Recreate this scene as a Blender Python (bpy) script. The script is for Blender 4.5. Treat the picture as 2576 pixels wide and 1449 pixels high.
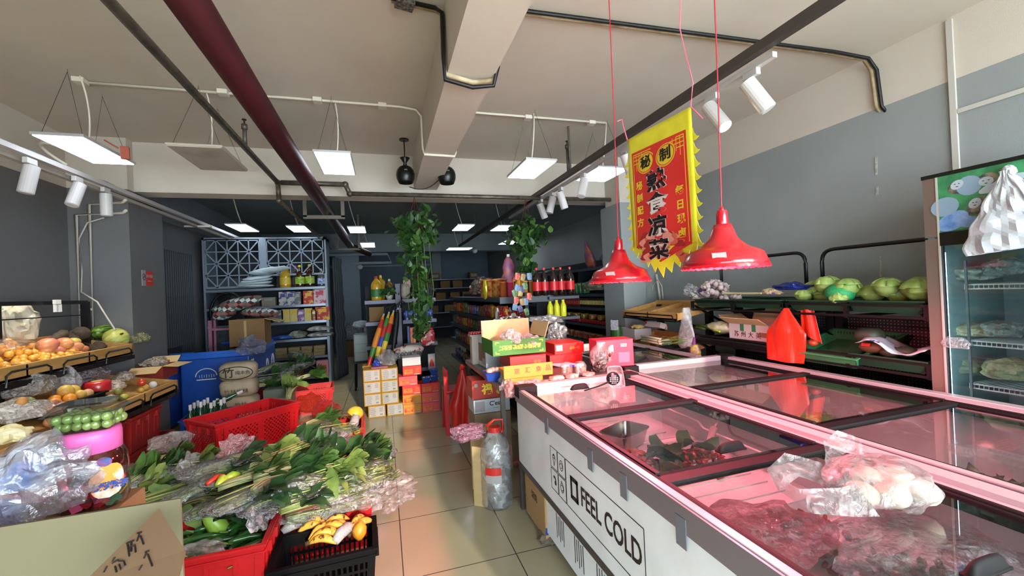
WORLD = 19; SUN = 5; LED = 7; SPOTP = 34; LAMP = 105; OX0, OX1, OZ = .2, 3.45, 2.75
import bpy, math, random
from mathutils import Vector, Matrix, Euler, noise
for o in list(bpy.data.objects): bpy.data.objects.remove(o)
C = bpy.data.collections.new('shop'); bpy.context.scene.collection.children.link(C)
S = bpy.context.scene
PI = math.pi; R = math.radians
rnd = random.Random(7)
S.cycles.transparent_max_bounces = 24; S.cycles.max_bounces = 8; S.cycles.sample_clamp_indirect = 4
# ---------------------------------------------------------------- camera
H = 1.45; F = 1054.0; CX, CY = 1288.0, 724.5
_y, _p, _r = R(17.1), R(.32), R(2.58)
FW = Vector((math.sin(_y)*math.cos(_p), math.cos(_y)*math.cos(_p), math.sin(_p)))
_r0 = FW.cross(Vector((0, 0, 1))).normalized(); _u0 = _r0.cross(FW)
RT = math.cos(_r)*_r0 - math.sin(_r)*_u0; UP = math.sin(_r)*_r0 + math.cos(_r)*_u0
cam = bpy.data.cameras.new('camera'); camo = bpy.data.objects.new('camera', cam); C.objects.link(camo)
cam.sensor_width = 36; cam.lens = 36*F/2576; cam.clip_start = .02; cam.clip_end = 200
camo.matrix_world = Matrix(((RT.x, UP.x, -FW.x, 0), (RT.y, UP.y, -FW.y, 0), (RT.z, UP.z, -FW.z, H), (0, 0, 0, 1)))
S.camera = camo
S.view_settings.view_transform = 'Standard'; S.view_settings.look = 'None'
S.view_settings.exposure = 0.0; S.view_settings.gamma = 1; S.view_settings.use_curve_mapping = False
def at(px, py, X=None, Y=None, Z=None):
    """point of the room seen at a pixel of the 2576x1449 photograph, on the plane X=, Y= or Z="""
    v = FW + RT*((px-CX)/F) - UP*((py-CY)/F)
    t = X/v.x if X is not None else Y/v.y if Y is not None else (Z-H)/v.z
    return Vector((v.x*t, v.y*t, H+v.z*t))
# ---------------------------------------------------------------- daylight
w = bpy.data.worlds.new('daylight'); S.world = w; w.use_nodes = True
w.node_tree.nodes['Background'].inputs[0].default_value = (.80, .94, 1.04, 1)
w.node_tree.nodes['Background'].inputs[1].default_value = WORLD
sun = bpy.data.lights.new('sun', 'SUN'); sun.energy = SUN; sun.color = (1, .9, .70); sun.angle = R(1.2)
suno = bpy.data.objects.new('sun', sun); C.objects.link(suno)
_d = Vector((-math.sin(R(10))*math.cos(R(16)), math.cos(R(10))*math.cos(R(16)), -math.sin(R(16))))
suno.rotation_euler = _d.to_track_quat('-Z', 'Y').to_euler(); suno.location = (3, -4, 4)
# ---------------------------------------------------------------- materials
def lin(h):
    h = h.lstrip('#'); c = [int(h[i:i+2], 16)/255 for i in (0, 2, 4)]
    return tuple(x/12.92 if x <= .04045 else ((x+.055)/1.055)**2.4 for x in c)
MATS = {}
def mat(name, col='#808080', rough=.6, metal=0, col2=None, scale=8, bump=0, bscale=60, emit=0, ecol=None, trans=0, alpha=1, ior=1.45, detail=4, lo=.35, hi=.65, sss=0, stretch=None, coat=0):
    if name in MATS: return MATS[name]
    m = bpy.data.materials.new(name); m.use_nodes = True; N = m.node_tree.nodes; L = m.node_tree.links
    b = N['Principled BSDF']; c = lin(col)
    b.inputs['Base Color'].default_value = (*c, 1); b.inputs['Roughness'].default_value = rough
    b.inputs['Metallic'].default_value = metal; b.inputs['IOR'].default_value = ior
    b.inputs['Transmission Weight'].default_value = trans; b.inputs['Alpha'].default_value = alpha
    if coat: b.inputs['Coat Weight'].default_value = coat; b.inputs['Coat Roughness'].default_value = .1
    if sss: b.inputs['Subsurface Weight'].default_value = sss; b.inputs['Subsurface Radius'].default_value = (.01, .008, .005)
    if emit:
        b.inputs['Emission Color'].default_value = (*lin(ecol or col), 1); b.inputs['Emission Strength'].default_value = emit
    if col2 or bump:
        tc = N.new('ShaderNodeTexCoord'); mp = N.new('ShaderNodeMapping'); L.new(tc.outputs['Object'], mp.inputs[0])
        if stretch: mp.inputs['Scale'].default_value = stretch
    if col2:
        n = N.new('ShaderNodeTexNoise'); n.inputs['Scale'].default_value = scale; n.inputs['Detail'].default_value = detail
        r = N.new('ShaderNodeValToRGB'); r.color_ramp.elements[0].position = lo; r.color_ramp.elements[1].position = hi
        r.color_ramp.elements[0].color = (*c, 1); r.color_ramp.elements[1].color = (*lin(col2), 1)
        L.new(mp.outputs[0], n.inputs['Vector']); L.new(n.outputs['Fac'], r.inputs[0]); L.new(r.outputs[0], b.inputs['Base Color'])
    if bump:
        n2 = N.new('ShaderNodeTexNoise'); n2.inputs['Scale'].default_value = bscale; n2.inputs['Detail'].default_value = 3
        bp = N.new('ShaderNodeBump'); bp.inputs['Strength'].default_value = bump; bp.inputs['Distance'].default_value = .01
        L.new(mp.outputs[0], n2.inputs['Vector']); L.new(n2.outputs['Fac'], bp.inputs['Height']); L.new(bp.outputs[0], b.inputs['Normal'])
    MATS[name] = m; return m
def fres(N, L, ior=1.5):
    ge = N.new('ShaderNodeNewGeometry'); mr = N.new('ShaderNodeMapRange'); mr.inputs[3].default_value = ior; mr.inputs[4].default_value = 1/ior
    L.new(ge.outputs['Backfacing'], mr.inputs[0]); f = N.new('ShaderNodeFresnel'); L.new(mr.outputs[0], f.inputs[0]); return f
def glass(name, col='#ffffff', rough=.02, tint=1.0, refl=1.0):
    if name in MATS: return MATS[name]
    m = bpy.data.materials.new(name); m.use_nodes = True; N = m.node_tree.nodes; L = m.node_tree.links; N.remove(N['Principled BSDF'])
    t = N.new('ShaderNodeBsdfTransparent'); t.inputs[0].default_value = (*[x*tint for x in lin(col)], 1)
    g = N.new('ShaderNodeBsdfGlossy'); g.inputs['Roughness'].default_value = rough
    f = fres(N, L)
    mu = N.new('ShaderNodeMath'); mu.operation = 'MULTIPLY'; mu.inputs[1].default_value = refl; mu.use_clamp = True
    x = N.new('ShaderNodeMixShader'); L.new(f.outputs[0], mu.inputs[0]); L.new(mu.outputs[0], x.inputs[0]); L.new(t.outputs[0], x.inputs[1]); L.new(g.outputs[0], x.inputs[2])
    L.new(x.outputs[0], N['Material Output'].inputs[0]); MATS[name] = m; return m
def film(name, col='#ffffff', dens=.15, gloss=.35, scale=28):
    """thin crumpled plastic: clear with milky folds and glints"""
    if name in MATS: return MATS[name]
    m = bpy.data.materials.new(name); m.use_nodes = True; N = m.node_tree.nodes; L = m.node_tree.links; N.remove(N['Principled BSDF'])
    tc = N.new('ShaderNodeTexCoord')
    n = N.new('ShaderNodeTexNoise'); n.inputs['Scale'].default_value = scale; n.inputs['Detail'].default_value = 5; n.inputs['Distortion'].default_value = 1.5
    L.new(tc.outputs['Object'], n.inputs['Vector'])
    bp = N.new('ShaderNodeBump'); bp.inputs['Strength'].default_value = 1; bp.inputs['Distance'].default_value = .02; L.new(n.outputs['Fac'], bp.inputs['Height'])
    t = N.new('ShaderNodeBsdfTransparent'); t.inputs[0].default_value = (*[.5+.5*x for x in lin(col)], 1)
    d = N.new('ShaderNodeBsdfDiffuse'); d.inputs[0].default_value = (*lin(col), 1); L.new(bp.outputs[0], d.inputs['Normal'])
    tl = N.new('ShaderNodeBsdfTranslucent'); tl.inputs[0].default_value = (*lin(col), 1)
    dd = N.new('ShaderNodeMixShader'); dd.inputs[0].default_value = .4; L.new(d.outputs[0], dd.inputs[1]); L.new(tl.outputs[0], dd.inputs[2])
    g = N.new('ShaderNodeBsdfGlossy'); g.inputs['Roughness'].default_value = .14; L.new(bp.outputs[0], g.inputs['Normal'])
    r = N.new('ShaderNodeMapRange'); r.inputs[1].default_value = .4; r.inputs[2].default_value = .75; r.inputs[3].default_value = dens*.5; r.inputs[4].default_value = min(1, dens*2.2)
    L.new(n.outputs['Fac'], r.inputs[0])
    a = N.new('ShaderNodeMixShader'); L.new(r.outputs[0], a.inputs[0]); L.new(t.outputs[0], a.inputs[1]); L.new(dd.outputs[0], a.inputs[2])
    f = fres(N, L); L.new(bp.outputs[0], f.inputs['Normal'])
    mu = N.new('ShaderNodeMath'); mu.operation = 'MULTIPLY_ADD'; mu.inputs[1].default_value = gloss*2; mu.inputs[2].default_value = gloss*.12; mu.use_clamp = True; L.new(f.outputs[0], mu.inputs[0])
    x = N.new('ShaderNodeMixShader'); L.new(mu.outputs[0], x.inputs[0]); L.new(a.outputs[0], x.inputs[1]); L.new(g.outputs[0], x.inputs[2])
    L.new(x.outputs[0], N['Material Output'].inputs[0]); MATS[name] = m; return m
# ---------------------------------------------------------------- mesh builder
def rotm(rot):
    if isinstance(rot, (int, float)): return Matrix.Rotation(rot, 3, 'Z')
    return Euler(rot).to_matrix()
class M:
    def __init__(s): s.v = []; s.f = []; s.m = []
    def add(s, vs, fs, m=0, T=None):
        k = len(s.v); s.v += [tuple(T @ Vector(v)) if T else tuple(v) for v in vs]
        s.f += [tuple(i+k for i in f) for f in fs]; s.m += [m]*len(fs); return s
    def box(s, c, d, rot=0, m=0, tx=1, ty=1):
        q = rotm(rot); c = Vector(c); vs = []
        for z in (-1, 1):
            for x, y in ((-1, -1), (1, -1), (1, 1), (-1, 1)):
                a = tx if z > 0 else 1; b = ty if z > 0 else 1
                vs.append(c + q @ Vector((x*d[0]/2*a, y*d[1]/2*b, z*d[2]/2)))
        return s.add(vs, [(3, 2, 1, 0), (4, 5, 6, 7), (0, 1, 5, 4), (1, 2, 6, 5), (2, 3, 7, 6), (3, 0, 4, 7)], m)
    def span(s, x0, x1, y0, y1, z0, z1, m=0): return s.box(((x0+x1)/2, (y0+y1)/2, (z0+z1)/2), (abs(x1-x0), abs(y1-y0), abs(z1-z0)), 0, m)
    def tube(s, pts, r, n=6, m=0, caps=True, r1=None, flat=1):
        pts = [Vector(p) for p in pts]; rings = []; up = Vector((0, 0, 1)); k0 = len(pts)
        for i, p in enumerate(pts):
            t = (pts[min(i+1, k0-1)] - pts[max(i-1, 0)])
            t = t.normalized() if t.length > 1e-9 else Vector((0, 0, 1))
            a = t.cross(up)
            if a.length < .05: a = t.cross(Vector((1, 0, 0)))
            a.normalize(); b = t.cross(a)
            rr = r[i] if isinstance(r, (list, tuple)) else (r + (r1-r)*i/(k0-1) if r1 is not None else r)
            rings.append([p + a*math.cos(2*PI*j/n)*rr + b*math.sin(2*PI*j/n)*rr*flat for j in range(n)])
        vs = [v for g in rings for v in g]; fs = []
        for i in range(k0-1):
            for j in range(n):
                fs.append((i*n+j, i*n+(j+1) % n, (i+1)*n+(j+1) % n, (i+1)*n+j))
        if caps: fs += [tuple(range(n))[::-1], tuple(range((k0-1)*n, k0*n))]
        return s.add(vs, fs, m)
    def cyl(s, p0, p1, r0, r1=None, n=14, m=0): return s.tube([p0, p1], [r0, r0 if r1 is None else r1], n, m)
    def lathe(s, prof, n=16, c=(0, 0, 0), m=0, rot=0, sc=(1, 1), cap=True):
        q = rotm(rot); c = Vector(c); vs = []; fs = []
        for rr, z in prof:
            for j in range(n): vs.append(c + q @ Vector((rr*math.cos(2*PI*j/n)*sc[0], rr*math.sin(2*PI*j/n)*sc[1], z)))
        for i in range(len(prof)-1):
            for j in range(n): fs.append((i*n+j, i*n+(j+1) % n, (i+1)*n+(j+1) % n, (i+1)*n+j))
        if cap: fs += [tuple(range(n))[::-1], tuple(range((len(prof)-1)*n, len(prof)*n))]
        return s.add(vs, fs, m)
    def ell(s, c, r, n=12, rot=0, m=0, amp=0, fr=3, seed=0, k=None):
        """ellipsoid with lumps; k = squareness exponent"""
        q = rotm(rot); c = Vector(c); vs = []; fs = []; h = max(4, n//2)
        r = (r, r, r) if isinstance(r, (int, float)) else r
        for i in range(h+1):
            th = PI*i/h
            for j in range(n):
                ph = 2*PI*j/n; d = Vector((math.sin(th)*math.cos(ph), math.sin(th)*math.sin(ph), math.cos(th)))
                e = d.copy()
                if k: e = Vector([math.copysign(abs(x)**k, x) for x in d])
                a = 1 + (amp*noise.noise(d*fr + Vector((seed*7.1, seed*3.3, seed))) if amp else 0)
                vs.append(c + q @ Vector((e.x*r[0]*a, e.y*r[1]*a, e.z*r[2]*a)))
        for i in range(h):
            for j in range(n): fs.append((i*n+j, (i+1)*n+j, (i+1)*n+(j+1) % n, i*n+(j+1) % n))
        return s.add(vs, fs, m)
    def grid(s, fn, nu, nv, m=0, wrap=False):
        k = []; fs = []
        for i in range(nu+1):
            for j in range(nv+1): k.append(fn(i/nu, j/nv))
        for i in range(nu):
            for j in range(nv): fs.append((i*(nv+1)+j, (i+1)*(nv+1)+j, (i+1)*(nv+1)+j+1, i*(nv+1)+j+1))
        return s.add(k, fs, m)
    def slab(s, pts, ax, t, m=0):
        """outline (3D points, planar) given thickness t along ax"""
        n = len(pts); ax = Vector(ax)*t; pts = [Vector(p) for p in pts]
        vs = pts + [p+ax for p in pts]
        fs = [tuple(range(n))[::-1], tuple(range(n, 2*n))] + [(i, (i+1) % n, (i+1) % n+n, i+n) for i in range(n)]
        return s.add(vs, fs, m)
    def obj(s, name, mats, parent=None, loc=None, rot=None, smooth=False, bevel=0, sub=0, label=None, cat=None, group=None, kind=None, solid=0):
        me = bpy.data.meshes.new(name); me.from_pydata(s.v, [], s.f)
        for x in (mats if isinstance(mats, (list, tuple)) else [mats]): me.materials.append(x)
        me.polygons.foreach_set('material_index', s.m)
        if smooth: me.polygons.foreach_set('use_smooth', [True]*len(s.f))
        me.update(); o = bpy.data.objects.new(name, me); C.objects.link(o)
        if parent: o.parent = parent
        if loc is not None: o.location = loc
        if rot is not None: o.rotation_euler = (0, 0, rot) if isinstance(rot, (int, float)) else rot
        if solid: d = o.modifiers.new('s', 'SOLIDIFY'); d.thickness = solid; d.offset = 0
        if bevel: d = o.modifiers.new('b', 'BEVEL'); d.width = bevel; d.segments = 2; d.limit_method = 'ANGLE'; d.angle_limit = R(40)
        if sub: d = o.modifiers.new('u', 'SUBSURF'); d.levels = sub; d.render_levels = sub
        for a, b in (('label', label), ('category', cat), ('group', group), ('kind', kind)):
            if b: o[a] = b
        return o
def thing(name, label, cat, loc=(0, 0, 0), rot=0, group=None):
    o = bpy.data.objects.new(name, None); C.objects.link(o); o.location = loc; o.empty_display_size = .05
    o.rotation_euler = (0, 0, rot) if isinstance(rot, (int, float)) else rot
    o['label'] = label; o['category'] = cat
    if group: o['group'] = group
    return o
def struct(name, mb, m, bevel=0, **k): return mb.obj(name, m, kind='structure', bevel=bevel, **k)
KIDS = {}
def dup(o, loc=None, rot=None, label=None, group=None, sc=None, parent=None, top=True):
    c = o.copy(); C.objects.link(c)
    if parent: c.parent = parent
    if top:
        if loc is not None: c.location = loc
        if rot is not None: c.rotation_euler = (0, 0, rot) if isinstance(rot, (int, float)) else rot
        if sc is not None: c.scale = (sc, sc, sc) if isinstance(sc, (int, float)) else sc
        if label: c['label'] = label
        if group: c['group'] = group
    for ch in list(o.children): dup(ch, parent=c, top=False)
    return c
def text(s, size, m, loc, rot, parent, name='lettering', sx=1, ext=.0006, align='CENTER', bold=0, label=None):
    cu = bpy.data.curves.new('t', 'FONT'); cu.body = s; cu.size = size; cu.extrude = ext; cu.align_x = align; cu.align_y = 'CENTER'; cu.offset = bold; cu.resolution_u = 3
    o = bpy.data.objects.new('t', cu); C.objects.link(o)
    bpy.context.view_layer.update()
    me = bpy.data.meshes.new_from_object(o.evaluated_get(bpy.context.evaluated_depsgraph_get()))
    bpy.data.objects.remove(o); me.materials.clear(); me.materials.append(m); me.name = name
    p = bpy.data.objects.new(name, me); C.objects.link(p); p.parent = parent; p.location = loc; p.rotation_euler = rot; p.scale = (sx, 1, 1)
    if label: p['label'] = label
    return p
FY = (PI/2, 0, 0); FX = (PI/2, 0, -PI/2)      # lettering on faces turned to -Y, to -X
def bez(a, b, c, n=8):
    a, b, c = Vector(a), Vector(b), Vector(c)
    return [a*(1-t)**2 + b*2*t*(1-t) + c*t*t for t in [i/n for i in range(n+1)]]
# ================================================================ the setting
def wallmat(name, c, c2, rough=.75, scale=1.2):
    return mat(name, c, rough, col2=c2, scale=scale, bump=.15, bscale=220, detail=3)
m_ceil = wallmat('white_ceiling_paint', '#c6bcae', '#cec5b8'); m_grey = wallmat('grey_wall_paint', '#5e5d5d', '#656464', .55)
m_wht = wallmat('off_white_wall_paint', '#c4baac', '#ccc3b6')
m_floor = bpy.data.materials.new('cream_floor_tiles'); m_floor.use_nodes = True
N = m_floor.node_tree.nodes; L = m_floor.node_tree.links; b = N['Principled BSDF']
tc = N.new('ShaderNodeTexCoord'); mp = N.new('ShaderNodeMapping'); mp.inputs['Location'].default_value = (-.04, -2.226, 0)
L.new(tc.outputs['Object'], mp.inputs[0])
br = N.new('ShaderNodeTexBrick'); br.offset = 0; br.squash = 1
for k, v in (('Scale', 1), ('Mortar Size', .003), ('Mortar Smooth', .1), ('Bias', 0), ('Brick Width', .6), ('Row Height', .6)): br.inputs[k].default_value = v
br.inputs['Color1'].default_value = (*lin('#9f977c'), 1); br.inputs['Color2'].default_value = (*lin('#9a9278'), 1); br.inputs['Mortar'].default_value = (*lin('#3a3530'), 1)
nz = N.new('ShaderNodeTexNoise'); nz.inputs['Scale'].default_value = 3.5; nz.inputs['Detail'].default_value = 8
rp = N.new('ShaderNodeMapRange'); rp.inputs[3].default_value = .9; rp.inputs[4].default_value = 1.1
mx = N.new('ShaderNodeMix'); mx.data_type = 'RGBA'; mx.blend_type = 'MULTIPLY'; mx.inputs[0].default_value = 1
L.new(mp.outputs[0], br.inputs['Vector']); L.new(tc.outputs['Object'], nz.inputs['Vector']); L.new(nz.outputs['Fac'], rp.inputs[0])
L.new(br.outputs['Color'], mx.inputs[6]); L.new(rp.outputs[0], mx.inputs[7]); L.new(mx.outputs[2], b.inputs['Base Color'])
rr = N.new('ShaderNodeMapRange'); rr.inputs[3].default_value = .13; rr.inputs[4].default_value = .22; L.new(nz.outputs['Fac'], rr.inputs[0]); L.new(rr.outputs[0], b.inputs['Roughness'])
XL, XR, YB, YF, ZC = -2.8, 3.6, 14.5, -1.6, 3.1
struct('floor', M().span(XL-.2, XR+.2, YF-3, YB+.2, -.1, 0), m_floor)
m_ceilb = wallmat('blue_grey_ceiling', '#7b8488', '#838c8f')  # darker blue-grey tone for ceiling, bands and beams behind the cross beam
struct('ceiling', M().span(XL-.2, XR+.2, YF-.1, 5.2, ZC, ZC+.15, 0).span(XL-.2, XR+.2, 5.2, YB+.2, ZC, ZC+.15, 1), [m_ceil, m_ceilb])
m_greyr = wallmat('pale_grey_wall_paint', '#8a8e8d', '#939796', .5)
def band_wall(name, x0, x1, y0, y1, zb, mg):
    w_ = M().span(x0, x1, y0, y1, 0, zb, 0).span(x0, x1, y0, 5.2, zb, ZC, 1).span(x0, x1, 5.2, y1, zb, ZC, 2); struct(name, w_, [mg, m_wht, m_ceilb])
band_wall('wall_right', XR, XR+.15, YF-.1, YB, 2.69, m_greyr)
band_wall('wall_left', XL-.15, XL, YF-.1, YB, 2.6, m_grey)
struct('wall_back', M().span(XL, XR, YB, YB+.15, 0, ZC), mat('blue_grey_wall_paint', '#5c6a78', .7, col2='#647282', scale=1))
# unseen shop front behind the camera: bay and low left gap shaped for light
struct('wall_front', M().span(XL, -2.5, YF-.15, YF, 0, ZC).span(OX1, XR, YF-.15, YF, 0, ZC).span(-2.5, OX1, YF-.15, YF, OZ, ZC).span(-2.5, OX0, YF-.15, YF, 1.35, OZ).span(OX0-.15, OX0, YF-.15, YF, 0, 1.35), m_wht)
struct('trim_1', M().span(.40, .67, YF, 5.1, 2.70, ZC), m_ceil)                  # long ceiling beam
struct('trim_2', M().span(XL, XR, 5.08, 5.32, 2.60, ZC), m_ceil)                 # cross beam
struct('trim_3', M().span(-2.8, -2.33, 4.97, 5.62, 0, 2.6, 0).span(-2.8, -2.33, 4.97, 5.08, 2.6, ZC, 1), [m_grey, m_wht])   # left column
struct('trim_4', M().span(2.95, 3.27, 4.72, 5.22, 0, 2.52, 0).span(3.27, 3.6, 4.95, 5.2, 0, 2.6, 0).span(2.95, 3.27, 4.72, 5.08, 2.52, ZC, 1), [m_greyr, m_wht])    # right column
struct('trim_5', M().span(-1.15, -.58, 11.8, 12.1, 0, 2.62), mat('pale_blue_grey_paint', '#7d8b98', .6))
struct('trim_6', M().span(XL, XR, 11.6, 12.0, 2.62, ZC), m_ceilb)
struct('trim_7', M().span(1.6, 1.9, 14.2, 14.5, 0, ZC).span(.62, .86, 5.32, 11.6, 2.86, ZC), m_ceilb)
struct('baseboard_right', M().span(3.585, 3.6, 1, 4.72, 0, .08), mat('skirting', '#8a8880', .5))
m_cond = mat('white_plastic_conduit', '#d8d0c0', .45); m_black = mat('black_cable_rubber', '#0c0c0d', .5)
m_pipe = mat('galvanised_pipe', '#6e675c', .45, .5, col2='#4d4740', scale=14); m_red = mat('maroon_pipe_paint', '#380d15', .45, col2='#300a11', scale=6)
def tubeobj(name, pts, r, m, label, cat, n=8, group=None, smooth=True): return M().tube(pts, r, n).obj(name, m, smooth=smooth, label=label, cat=cat, group=group)
# steel trunking strips on the right wall
def strip(pts, w_, label, name='wall_trunking'):
    o = M()
    for a, c in zip(pts, pts[1:]):
        a, c = Vector(a), Vector(c); o.box((a+c)/2, (.016, max(abs(c.y-a.y), w_), max(abs(c.z-a.z), w_)))
    return o.obj(name, mat('white_trunking', '#b9b4ab', .5), bevel=.002, label=label, cat='trunking')
y0 = at(2400, 300, X=3.59).y
strip([(3.59, y0, 1.9), (3.59, y0, 3.08)], .035, 'white vertical cable trunking strip on the grey right wall above the refrigerator')
strip([(3.59, y0-.02, at(2410, 280, X=3.59).z), (3.59, .2, at(2410, 280, X=3.59).z)], .03, 'thin white horizontal trunking strip running from the vertical strip towards the street')
mt = mat('cream_paint_scar', '#b8b4a0', .8, col2='#8d8c84', scale=40)
for (px, a0, a1, n) in ((2205, 395, 440, 'upper'), (2207, 470, 490, 'middle'), (2216, 645, 705, 'lowest'), (1890, 650, 676, 'left')):
    q = at(px, (a0+a1)/2, X=3.6); zz = (at(px, a0, X=3.6).z-at(px, a1, X=3.6).z)
    M().box((3.597, q.y, q.z), (.004, .014, zz), (.03, 0, 0)).obj('tape_remnant', mt, label='%s torn strip of old pale tape on the grey right wall' % n, cat='tape')
# ================================================================ services under the ceiling
o = thing('sprinkler_main', 'thick dark red fire water pipe running the length of the ceiling', 'pipe', (-.6, 5, 2.5))
M().cyl((0, -6.5, 0), (0, 4.1, 0), .068, n=20).obj('pipe', m_red, o, smooth=True)
M().cyl((0, 4.1, 0), (.35, 4.6, -.12), .06, n=14).obj('elbow_branch', mat('dark_rust', '#2d1512', .6), o, smooth=True)
def bracket(x0, x1, y, zt, zb, label):
    t = thing('pipe_bracket', label, 'bracket', ((x0+x1)/2, y, zb)); hw = (x1-x0)/2; mm = mat('bracket_steel', '#635b52', .5, .4)
    for s in (-1, 1): M().span(s*hw-.02, s*hw+.02, -.02, .02, 0, zt-zb).obj('hanger', mm, t)
    M().span(-hw-.02, hw+.02, -.02, .02, -.02, .02).obj('crossbar', mm, t)
bracket(-.83, -.42, 5.36, 3.1, 2.41, 'U shaped steel hanger frame carrying the dark red pipe just behind the cross beam')
bracket(-.83, -.42, 8.9, 3.1, 2.41, 'U shaped steel hanger frame carrying the far end of the dark red pipe')
def run(name, pts, r, m, label, cat, elb=True, n=10):
    o = thing(name, label, cat, pts[0]); p0 = Vector(pts[0]); q = [Vector(p)-p0 for p in pts]
    M().tube(q, r, n).obj('pipe', m, o, smooth=True) if not elb else [M().cyl(a, c, r, n=n).obj('pipe', m, o, smooth=True) for a, c in zip(q, q[1:])]
    if elb:
        for a in q[1:-1]: M().ell(a, r*1.35, 10).obj('elbow', m, o, smooth=True)
    return o
PY = 4.86
run('sprinkler_pipe', [(-1.0, YF, 2.68), (-1.0, PY, 2.68), (-1.0, PY+.03, 2.5), (-1.0, 9.5, 2.5)], .024, m_pipe, 'grey galvanised pipe running back along the left half of the ceiling', 'pipe')
run('sprinkler_pipe', [(-.97, PY, 2.68), (at(868, 455, Y=PY).x, PY, 2.68), (at(880, 487, Y=PY).x, PY, 2.58), (2.9, PY, 2.58)], .026, m_pipe, 'grey galvanised pipe crossing the room in front of the cross beam with a step down', 'pipe')
def sprinkler(x, y, z0, z1, label):
    t = thing('fire_sprinkler', label, 'sprinkler', (x, y, z0))
    M().cyl((0, 0, 0), (0, 0, z1-z0-.06), .015).cyl((0, 0, z1-z0-.08), (0, 0, z1-z0-.04), .022).obj('riser', m_pipe, t, smooth=True)
    M().cyl((0, 0, z1-z0-.05), (0, 0, z1-z0), .006).cyl((0, 0, z1-z0-.006), (0, 0, z1-z0), .017, n=12).obj('deflector', mat('brass_dark', '#3b3128', .4, .8), t)
q = at(617, 365, Z=2.7); sprinkler(-1.0, q.y, 2.69, at(612, 300, Y=q.y).z, 'upright sprinkler head on the grey pipe over the left aisle')
q = at(1430, 440, X=1.88); sprinkler(1.88, q.y, q.z, at(1428, 355, Y=q.y).z, 'upright sprinkler riser beside the right track of spotlights')
# conduits
def junction(c, label, s=.07): return M().box(c, (s, s, .035)).obj('junction_box', m_cond, bevel=.004, label=label, cat='junction box')
zc = 3.085
bx = at(1068, 375, X=.39)
M().tube([(-2.0, 3.76, zc), (-.1, 3.73, zc), (.2, 3.73, zc), (.34, 3.74, zc-.01), (.385, 3.75, zc-.06), (.388, 3.76, 2.74), (.40, 3.76, 2.69), (.67, 3.76, 2.688), (.682, 3.76, 2.72), (.682, 3.73, 3.04), (.73, 3.72, zc), (2.2, 3.71, zc)], .011, 8).obj('electrical_conduit', m_cond, smooth=True, label='white conduit line crossing the whole ceiling and looping under the long beam', cat='conduit')
for i, (x, nm) in enumerate(((-2.0, 'at the left end of the long ceiling conduit'), (-1.12, 'above the unlit ceiling panel'), (-.45, 'above the lit panel beside the red pipe'), (.06, 'on the conduit just left of the long beam'), (1.38, 'above the lit panel right of the long beam'), (2.05, 'above the lit panel behind the banner'))):
    junction((x, 3.73, 3.08), 'white junction box '+nm)
m_old = mat('yellowed_conduit', '#b9a98a', .6, col2='#8a744f', scale=9)
p1 = [at(700+i*0, 0, Z=zc) for i in (0,)]
q = at(985, 0, Z=zc); q2 = at(1095, 25, Z=zc)
pts = [q, q2, (.385, 2.36, 3.03), (.382, 2.36, 2.78), (.39, 2.36, 2.69), (.55, 2.38, 2.672), (.67, 2.36, 2.685), (.69, 2.34, 2.75), (.69, 2.33, 3.02), (.74, 2.32, zc), (3.2, 2.22, zc), (3.52, 2.2, zc-.02), (3.585, 2.19, 2.98), (3.585, 2.17, 2.70), (3.63, 2.16, 2.64)]
M().tube(pts, .015, 8).obj('electrical_conduit', m_old, smooth=True, label='aged conduit near the camera looping under the long beam to the right wall', cat='conduit')
M().tube([Vector(p)+Vector((-.006, -.035, -.012)) if i not in (4, 5, 6) else Vector(p)+Vector((-.01, -.03, -.045)) for i, p in enumerate(pts)], .012, 8).obj('power_cable', m_black, smooth=True, label='thick black cable strapped beside the aged conduit', cat='cable')
q = at(1018, 8, Z=3.07); M().box(q, (.1, .07, .04), .2).obj('junction_box', mat('open_box', '#77726b', .6, col2='#222222', scale=60), label='open metal junction box on the ceiling beside the black cable', cat='junction box')
# ---- LED panels
m_led = mat('led_diffuser_lit', '#ffffff', .4, emit=LED, ecol='#eaf4ff'); m_ledoff = mat('led_diffuser_off', '#b5aca0', .5, col2='#8f867c', scale=3, lo=.55, hi=.75)
m_alu = mat('aluminium_edge', '#c9ccd0', .35, .6); m_wire = mat('steel_wire', '#4a4640', .5, .5)
def panel(c, sx, sy, label, lit=True, rnd_=False, drop=.5, near=True, group=None):
    t = thing('led_panel', label, 'ceiling light', c, 0, group)
    M().box((0, 0, .008), (sx, sy, .02)).obj('frame', m_alu if lit else mat('panel_frame', '#b9b0a4', .5), t, bevel=.05 if rnd_ else .002)
    M().box((0, 0, -.004), (sx-.02, sy-.02, .006)).obj('diffuser', m_led if lit else m_ledoff, t, bevel=.0)
    if near:
        for s in (-1, 1):
            M().tube([(-sx/2+.03, s*sy*.42, .02), (0, s*sy*.3, drop-.02), (0, s*sy*.3, drop)], .0014, 4).tube([(sx/2-.03, s*sy*.42, .02), (0, s*sy*.3, drop-.02)], .0014, 4).obj('suspension_wire', m_wire, t)
        M().tube(bez((0, 0, .02), (.05, -.02, drop*.6), (.02, -.1, drop)), .006, 6).obj('power_lead', m_cond, t, smooth=True)
    else:
        M().tube(bez((0, 0, .02), (-.08, 0, drop*.5), (-.12, 0, drop)), .008, 5).obj('power_lead', m_cond, t, smooth=True)
    return t
panel((-2.0, 3.79, 2.6), .28, .62, 'lit rectangular ceiling panel nearest the left wall')
panel((-.34, 3.86, 2.6), .28, .62, 'lit rectangular ceiling panel beside the dark red pipe')
panel((1.4, 3.77, 2.6), .3, .6, 'lit rectangular ceiling panel between the long beam and the banner')
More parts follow.
